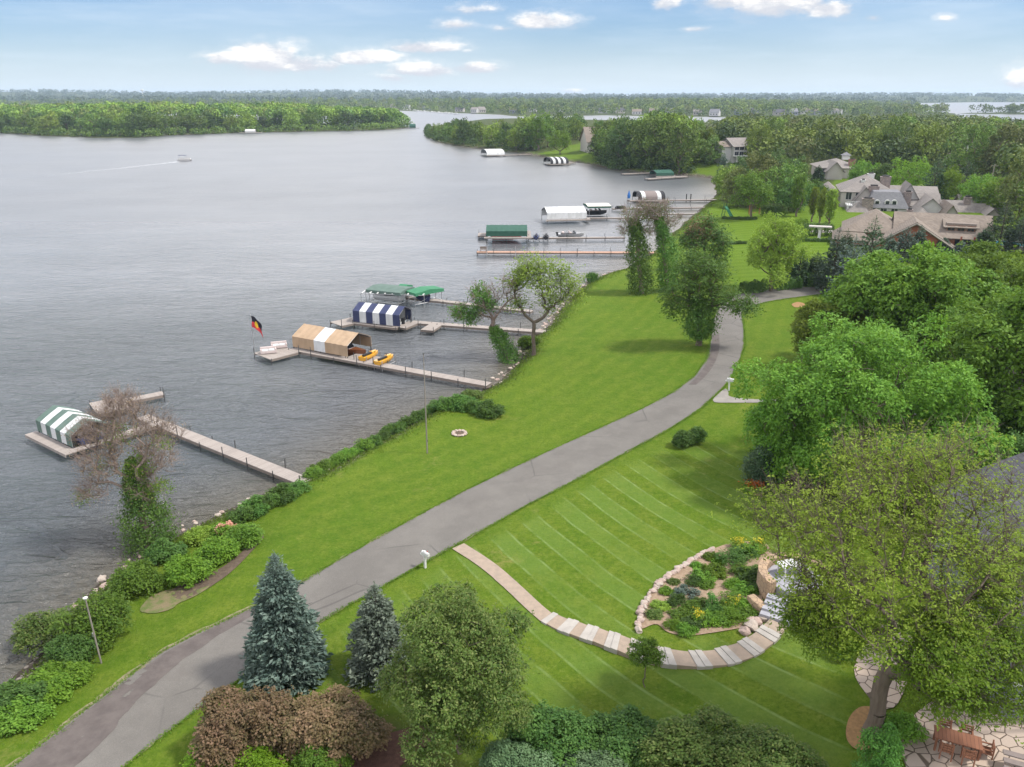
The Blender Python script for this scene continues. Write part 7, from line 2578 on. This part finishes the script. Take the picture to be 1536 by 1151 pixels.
for n_, (k, c_) in enumerate(cuts):
    u1 = u + c_ / tot
    i0, i1 = int(u * 199), max(int(u * 199) + 1, int(u1 * 199))
    if k == 't':
        zc += (z_b - z_a) / nt_
    ext = .06 if k == 't' else 0.0
    ids = list(range(i0, i1 + 1, max(1, (i1 - i0) // 4)))
    if ids[-1] != i1:
        ids.append(i1)
    d_ = unit(UP - LO)
    polyA = [UP[i] + d_[i] * ext for i in ids]
    polyB = [LO[i] - d_[i] * ext for i in ids]
    outline = [tuple(q - UP[0]) for q in (polyB + polyA[::-1])]
    ground_z = min(H(*UP[i0]), H(*LO[i0]), H(*UP[i1]), H(*LO[i1]))
    top = max(zc, ground_z + .05) + (.012 if k == 't' else 0)
    MB().prism(outline, ground_z - .3, top).build('tread' if k == 't' else 'landing', M['concrete'] if k == 't' else M['paver'], st, bevel=.012)
    u = u1
# blue stone stair up to the terrace
ter_c = at(1192, 884)
top_z = z_b + .55
a_, b_ = (UP[-1] + LO[-1]) / 2, np.array(ter_c[:2])
dir_ = unit((b_ - a_)[None])[0]
bs = empty('stone_stair', (a_[0], a_[1], 0), math.atan2(dir_[1], dir_[0]))
for k in range(4):
    MB().box((.25 + k * .42, 0, (z_b + .14 * (k + 1)) / 2 + (z_b - 1) / 2), (.44, 2.3 - .02 * k, 1.0 + .14 * (k + 1))).build('tread', M['blue_stone'], bs, bevel=.015)
tag(bs, "blue grey stone stair between the curved steps and the round terrace", "steps")
# round terrace with ring wall
tr_ = empty('round_terrace', (ter_c.x, ter_c.y, 0))
R_ = 1.75
N_ = 36
ang = np.linspace(0, 2 * math.pi, N_, endpoint=False)
MB().prism([(R_ * math.cos(a), R_ * math.sin(a)) for a in ang], H(ter_c.x, ter_c.y) - .6, top_z).build('paving', M['blue_stone'], tr_)
a0 = math.atan2(-dir_[1], -dir_[0]) - math.pi * .16
mw = MB()
segs = 26
for i in range(segs):
    t0, t1 = a0 - math.pi * 1.1 * i / segs, a0 - math.pi * 1.1 * (i + 1) / segs
    o4 = [(R_ + .02, t1), (R_ + .02, t0), (R_ + .55, t0), (R_ + .55, t1)]
    mw.prism([(r * math.cos(t_), r * math.sin(t_)) for r, t_ in (o4[0], o4[3], o4[2], o4[1])][::-1], H(ter_c.x, ter_c.y) - .6, top_z + .42)
mw.build('ring_wall', M['wall_stone'], tr_)
tag(tr_, "small round grey terrace with a tan stone ring wall beside the planted bed", "terrace")
tb = empty('white_table', (ter_c.x - .25, ter_c.y + .55, top_z), .35)
MB().box((0, 0, .72), (1.5, .85, .06)).build('top', M['white_paint'], tb, bevel=.02)
for x in (-.62, .62):
    for y in (-.34, .34):
        MB().box((x, y, .35), (.07, .07, .7)).build('leg', M['white_paint'], tb)
tag(tb, "white rectangular table on the round grey terrace", "table")
for k, (dx, dy) in enumerate(((.75, .25), (.55, -.45))):
    ch = empty('white_chair', (ter_c.x + dx, ter_c.y + dy + .3, top_z), 1.2 + k)
    MB().box((0, 0, .44), (.5, .5, .05)).build('seat', M['white_paint'], ch)
    MB().box((0, .24, .72), (.5, .05, .5)).build('backrest', M['white_paint'], ch)
    for x in (-.21, .21):
        for y in (-.21, .21):
            MB().box((x, y, .21), (.04, .04, .42)).build('leg', M['white_paint'], ch)
    tag(ch, ("white chair at the end of the white table on the round terrace", "white chair in front of the white table on the round terrace")[k], "chair")
# planted bed
bed_px = [(956, 948), (962, 918), (975, 890), (1000, 868), (1030, 848), (1060, 828), (1095, 815), (1150, 812), (1165, 850), (1150, 862), (1140, 890), (1150, 918), (1140, 938), (1085, 948), (1030, 956), (1000, 950), (985, 935)]
bed = patch('flower_bed', bed_px, M['mulch'], .06)
tag(bed, kind='structure')
# stone edging
rs = np.random.default_rng(701)
edge_px = [(957, 947), (958, 935), (962, 920), (968, 906), (975, 893), (986, 880), (998, 869), (1010, 860), (1024, 851), (1040, 841), (1055, 832), (1070, 825)]
E_ = resample([at(*q)[:2] for q in edge_px], 58)


def boulder(name, loc, r, m, seed, squash=.7, stretch=1.0):
    rg = np.random.default_rng(seed)
    bm = bmesh.new()
    bmesh.ops.create_icosphere(bm, subdivisions=2, radius=1.0)
    k = rg.normal(size=(5, 3))
    for v in bm.verts:
        n_ = v.co.normalized()
        f_ = 1 + sum(.09 * math.sin(3 * n_.dot(Vector(q)) + i) for i, q in enumerate(k))
        v.co = Vector((n_.x * r * f_ * stretch, n_.y * r * f_, n_.z * r * f_ * squash))
    me = bpy.data.meshes.new(name)
    bm.to_mesh(me)
    bm.free()
    me.materials.append(M[m])
    o = bpy.data.objects.new(name, me)
    COL.objects.link(o)
    o.location = loc
    o.rotation_euler.z = rg.uniform(0, 6)
    return o


st0 = [boulder('edging_stone', (0, 0, 0), .17, ('boulder', 'boulder_pink')[k % 2], 710 + k, .75, 1.25) for k in range(4)]
for i, q in enumerate(E_):
    o = st0[i] if i < 4 else st0[i % 4].copy()
    if i >= 4:
        COL.objects.link(o)
    o.location = (q[0] + rs.normal() * .05, q[1] + rs.normal() * .05, H(*q) + .10)
    o.rotation_euler.z = rs.uniform(0, 6)
    s_ = rs.uniform(.7, 1.35)
    o.scale = (s_, s_, s_)
    tag(o, "small pale stone in the curved edging of the planted bed", "stone", "edging stones round the planted bed")
for i, (px, py, r, lab) in enumerate([(1118, 950, .36, "pinkish boulder lowest of the heap below the stair"), (1128, 943, .42, "largest pale boulder of the heap beside the stair"), (1136, 936, .34, "pale boulder in the middle of the heap beside the stair"), (1146, 930, .36, "pinkish boulder next to the blue stair's lower corner"), (1127, 935, .34, "pale boulder at the upper left of the heap beside the stair"), (1152, 924, .3, "small boulder touching the blue stair"), (1203, 947, .22, "small pale stone in the grass right of the stair"), (1212, 944, .2, "smallest pale stone in the grass right of the stair")]):
    q = at(px, py)
    o = boulder('boulder', (q.x, q.y, q.z + r * .4), r, 'boulder' if i % 2 else 'boulder_pink', 730 + i)
    tag(o, lab, "boulder")
q = at(1134, 915)
o = MB().box((0, 0, .25), (.55, 1.3, .9)).build('bed_wall', M['wall_stone'], None, bevel=.08)
o.location = q
o.rotation_euler.z = .4
tag(o, "short stone retaining wall between the bed and the blue stair", "wall")
# plants of the bed
PL = [(1015, 905, .55, 'leaf_dark'), (1028, 893, .75, 'needle_blue'), (1022, 925, .6, 'leaf'), (1010, 940, .5, 'leaf_mid'), (1040, 912, .55, 'leaf'), (990, 912, .5, 'leaf_yellow'), (982, 925, .42, 'leaf_olive'), (1000, 890, .42, 'leaf_mid'),
      (1052, 868, .7, 'leaf'), (1042, 876, .5, 'leaf_dark'), (1068, 862, .75, 'leaf_mid'), (1060, 880, .45, 'leaf'), (1098, 845, .85, 'leaf_dark'), (1115, 835, .8, 'leaf_dark'), (1130, 828, .7, 'leaf'), (1110, 860, .6, 'leaf'), (1122, 868, .75, 'leaf_dark'), (1140, 860, .6, 'leaf_olive'),
      (1100, 880, .5, 'leaf_mid'), (1118, 888, .65, 'leaf'), (1130, 885, .55, 'leaf_dark'), (1098, 905, .75, 'leaf'), (1112, 912, .7, 'leaf_mid'), (1085, 915, .6, 'leaf'), (1070, 920, .55, 'leaf_dark'), (1060, 932, .7, 'leaf_mid'), (1080, 934, .7, 'leaf'), (1100, 930, .75, 'leaf_mid'), (1120, 925, .65, 'leaf'),
      (1040, 940, .6, 'leaf_dark'), (1030, 950, .5, 'leaf'), (1010, 875, .35, 'leaf_olive'), (1078, 845, .4, 'leaf_mid'), (1050, 905, .4, 'leaf_olive'), (1045, 850, .35, 'leaf'), (1066, 838, .45, 'leaf_mid')]
for i, (px, py, r, lf) in enumerate(PL):
    q = at(px, py)
    o = shrub(800 + i, r * 1.12, r * 1.0, r * (0.75 if i % 3 else 1.0), 1800, .12 if i % 2 else .16, lf, 9, .45, 'bed_plant', q, stems=False, up=.7, aspect=.35 if i % 3 == 0 else .6)
    words = {'leaf': "green leafy perennial in the planted bed", 'leaf_dark': "dark green perennial clump in the planted bed", 'leaf_mid': "bright green perennial clump in the planted bed", 'leaf_yellow': "yellow green perennial at the stone edging of the planted bed", 'leaf_olive': "olive low perennial in the planted bed", 'needle_blue': "blue green shrub in the planted bed"}
    tag(o, words[lf], "plant", "perennials in the planted bed: " + lf.replace('leaf_', '').replace('needle_', ''))
q = at(1068, 912)
o = shrub(850, .38, .38, 1.05, 1600, .08, 'arbor', 12, .35, 'dwarf_conifer', q, low=-.9)
tag(o, "small conical conifer standing in the bare mulch of the planted bed", "plant")
for i, (px, py, n, sp, lab, mt) in enumerate([(1108, 822, 110, .5, "yellow flowering clump at the top edge of the planted bed", 'petal_yellow'), (1138, 822, 90, .45, "golden yellow flowers beneath the honey locust at the bed's top corner", 'petal_yellow'), (1046, 932, 90, .4, "yellow flowering clump low in the planted bed", 'petal_yellow'), (1102, 912, 45, .5, "yellow day lilies in the lower right of the planted bed", 'petal_yellow')]):
    q = at(px, py)
    o = shrub(860 + i, sp, sp * .8, .6, 900, .13, 'leaf_yellow', 8, .45, 'flower_clump', q, stems=False)
    rr = np.random.default_rng(870 + i)
    pos = np.stack([rr.normal(size=n) * sp * .45, rr.normal(size=n) * sp * .4, rr.uniform(.45, .85, n)], 1)
    v, f = cards(rr, pos, rr.normal(size=(n, 3)) * .6 + [0, 0, 1.0], .10)
    fo_ = mesh_np('flower', v, f, M[mt], False, o)
    fo_['kind'] = 'stuff'
    tag(o, lab, "plant")
# mailboxes
def mailbox(px, py, lab, rz, sc=1.0):
    q = at(px, py)
    o = empty('mailbox', q, rz)
    MB().box((0, 0, .55), (.11, .11, 1.12)).build('post', M['white_paint'], o)
    MB().box((.02, 0, .82), (.62, .09, .09)).build('arm', M['white_paint'], o)
    MB().bar((-.14, 0, .86), (.14, 0, .70), .035, 4).build('brace', M['white_paint'], o)
    pr = [(-.09, 0), (-.09, .12)] + [(.09 * math.cos(a), .12 + .09 * math.sin(a)) for a in np.linspace(math.pi, 0, 7)][1:-1] + [(.09, .12), (.09, 0)]
    n = len(pr)
    mb = MB().add([(-.34, y, .87 + z) for y, z in pr] + [(.2, y, .87 + z) for y, z in pr], [tuple(range(n)), tuple(range(2 * n - 1, n - 1, -1))] + [(i, n + i, n + (i + 1) % n, (i + 1) % n) for i in range(n)])
    bx_ = mb.build('box', M['white_paint'], o)
    MB().box((-.1, -.105, 1.02), (.03, .02, .16)).build('flag', M['red_cloth'], bx_)
    o.scale = (sc, sc, sc)
    tag(o, lab, "mailbox")


mailbox(638, 852, "white post mailbox at the road edge by the garden path", math.radians(140), 1.18)
mailbox(1093, 586, "white mailbox at the driveway mouth beside the hackberry", math.radians(150), 1.3)
# flagpole and lamp post
q = at(641, 680)
o = empty('bare_flagpole', q, 0)
hp = height_for(q, 532)
MB().bar((0, 0, 0), (0, 0, hp * .55), .07, 8, r1=.055).bar((0, 0, hp * .55), (0, 0, hp), .055, 8, r1=.028).build('pole', M['pole_wood'], o)
MB().bar((0, 0, hp), (0, 0, hp + .1), .05, 8).build('finial', M['dark_metal'], o)
MB().bar((.07, 0, 1.1), (.07, 0, 1.35), .03, 6).build('cleat', M['dark_metal'], o)
tag(o, "tall bare flagpole standing on the shore lawn near the fire ring", "flagpole")
q = at(152, 995)
o = empty('lamp_post', q, 0)
hp = height_for(q, 899)
MB().bar((0, 0, 0), (-.12, 0, hp), .05, 8, r1=.04).build('post', M['pole_wood'], o)
MB().box((-.12, 0, hp * .45), (.09, .09, .25)).build('fuse_box', M['alu'], o)
MB().bar((-.12, 0, hp), (-.12, 0, hp + .10), .09, 8, r1=.13).bar((-.12, 0, hp + .10), (-.12, 0, hp + .16), .14, 8, r1=.05).build('lamp_head', M['white_paint'], o)
tag(o, "thin leaning lamp post on the bank at the lower left", "lamp post")
# fire ring
q = at(689, 651)
fr_ = empty('fire_ring', q, 0)
for k in range(12):
    a = k * math.pi / 6
    s_ = boulder('ring_stone', (.62 * math.cos(a), .62 * math.sin(a), .09), .19, ('boulder', 'boulder_pink')[k % 2], 900 + k, .6)
    s_.parent = fr_
MB().prism([(.5 * math.cos(a), .5 * math.sin(a)) for a in np.linspace(0, 2 * math.pi, 18, endpoint=False)], 0.0, .05).build('ash_pit', M['soil'], fr_)
tag(fr_, "round stone fire ring on the shore lawn", "fire ring")
# bare earth, mulch rings and straw
M['soil_tan'] = mat('dry_soil', (0.185, 0.145, 0.080), .95, col2=(0.085, 0.125, 0.025), nscale=2.2, bump=.5)
for nm, pts, m in [('bare_soil', [(206, 918), (225, 895), (262, 882), (300, 884), (318, 878), (300, 892), (268, 905), (258, 915), (230, 922)], 'soil_tan'), ('bare_soil', [(250, 888), (300, 866), (345, 846), (392, 800), (398, 808), (350, 858), (300, 892), (268, 902)], 'soil'),
                   ('mulch_bed', [(510, 1150), (560, 1108), (640, 1085), (660, 1105), (600, 1150), (560, 1190), (500, 1190)], 'mulch_red'),
                   ('straw_ring', [(1270, 1112), (1268, 1098), (1272, 1080), (1280, 1068), (1292, 1060), (1318, 1062), (1335, 1085), (1328, 1108), (1298, 1128), (1280, 1124)], 'straw'),
                   ('straw_ring', [(1186, 457), (1196, 453), (1208, 456), (1206, 461), (1192, 462)], 'straw'), ('straw_ring', [(1116, 730), (1126, 718), (1148, 722), (1152, 740), (1130, 746)], 'straw')]:
    o = patch(nm, pts, M[m], .05)
    tag(o, kind='structure')
# rocks along the water
rk = np.random.default_rng(930)
S_ = resample([at(*q, 0)[:2] for q in SHORE[5:27]], 150)
b0 = [boulder('shore_stone', (0, 0, 0), .24, ('boulder', 'boulder_pink')[k % 2], 940 + k, .65, 1.2) for k in range(5)]
for i in range(150):
    o = b0[i] if i < 5 else b0[i % 5].copy()
    if i >= 5:
        COL.objects.link(o)
    q = S_[i] + rk.normal(size=2) * .5
    s_ = rk.uniform(.4, 1.2)
    o.location = (q[0], q[1], max(H(*q), -.05) + .06)
    o.scale = (s_, s_, s_)
    o.rotation_euler.z = rk.uniform(0, 6)
    tag(o, "weathered stone lying at the waterline of the near shore", "stone", "stones along the near waterline")
# flagstone terrace with table, lower right
pt = patch('patio', [(1345, 1112), (1372, 1070), (1420, 1040), (1450, 1012), (1560, 1010), (1640, 1100), (1600, 1230), (1380, 1215)], M['flagstone'], .07)
tag(pt, kind='structure')
rt = patch('patio', [(1275, 1010), (1300, 960), (1330, 930), (1380, 960), (1350, 1060), (1318, 1068)], M['flagstone'], .05)
tag(rt, kind='structure')
q = at(1432, 1128) + Vector((0, 0, .07))
tb = empty('patio_table', q, math.radians(-24))
MB().box((0, 0, .74), (1.9, .85, .06)).build('top', M['table_wood'], tb, bevel=.015)
for x in (-.85, .85):
    for y in (-.34, .34):
        MB().box((x, y, .36), (.09, .09, .72)).build('leg', M['table_wood'], tb)
tag(tb, "long russet wooden table on the flagstone patio", "table")
proto = None
for k, (x, y, rz, lab) in enumerate([(-.45, -.55, math.pi, "wooden slat chair at the near left side of the patio table"), (.42, -.55, math.pi, "wooden slat chair at the near right side of the patio table"), (1.15, .05, -math.pi / 2, "wooden slat chair at the right end of the patio table"), (-.45, .58, 0, "wooden slat chair at the far left side of the patio table"), (.42, .58, 0, "wooden slat chair at the far right side of the patio table")]):
    wl_ = q + Matrix.Rotation(tb.rotation_euler.z, 3, 'Z') @ Vector((x, y, 0))
    if proto is None:
        ch = proto = empty('patio_chair', wl_, tb.rotation_euler.z + rz)
        MB().box((0, 0, .44), (.5, .48, .05)).build('seat', M['table_wood'], ch)
        for s_ in range(3):
            MB().box((0, .25, .60 + s_ * .13), (.5, .03, .08)).build('slat', M['table_wood'], ch)
        for sx in (-.23, .23):
            MB().box((sx, .25, .46), (.05, .05, .92)).build('leg', M['table_wood'], ch)
            MB().box((sx, -.2, .32), (.05, .05, .64)).build('leg', M['table_wood'], ch)
            MB().box((sx, .02, .65), (.06, .5, .04)).build('armrest', M['table_wood'], ch)
    else:
        ch = copy_plant(proto, wl_, tb.rotation_euler.z + rz, 1.0, 'patio_chair')
    tag(ch, lab, "chair", "chairs round the patio table")
# timber deck stair and louvred grille at the corner
q = at(1548, 1150)
dk = empty('deck_stair', q, math.radians(-24))
for k in range(4):
    MB().box((0, -.2 - k * .34, .52 - k * .13), (2.4, .3, .06)).build('tread', M['grey_canvas'], dk)
    MB().box((0, -.06 - k * .34, .45 - k * .13), (2.4, .03, .12)).build('riser', M['white_paint'], dk)
tag(dk, "grey deck stair with white risers at the lower right corner", "steps")
# shrubs round the locust foot
for i, (px, py, r, hh_, lf, lab) in enumerate([(1350, 1105, .8, 1.1, 'leaf', "leafy shrub right of the honey locust's trunk"), (1262, 985, .55, 1.0, 'leaf_dark', "dark shrub left of the honey locust's trunk by the stone path"), (1395, 1040, .8, 1.3, 'leaf_dark', "dark shrub behind the honey locust beside the flagstones")]):
    o = shrub(960 + i, r, r, hh_, 3000, .13, lf, 12, .42, 'shrub', at(px, py))
    tag(o, lab, "shrub")
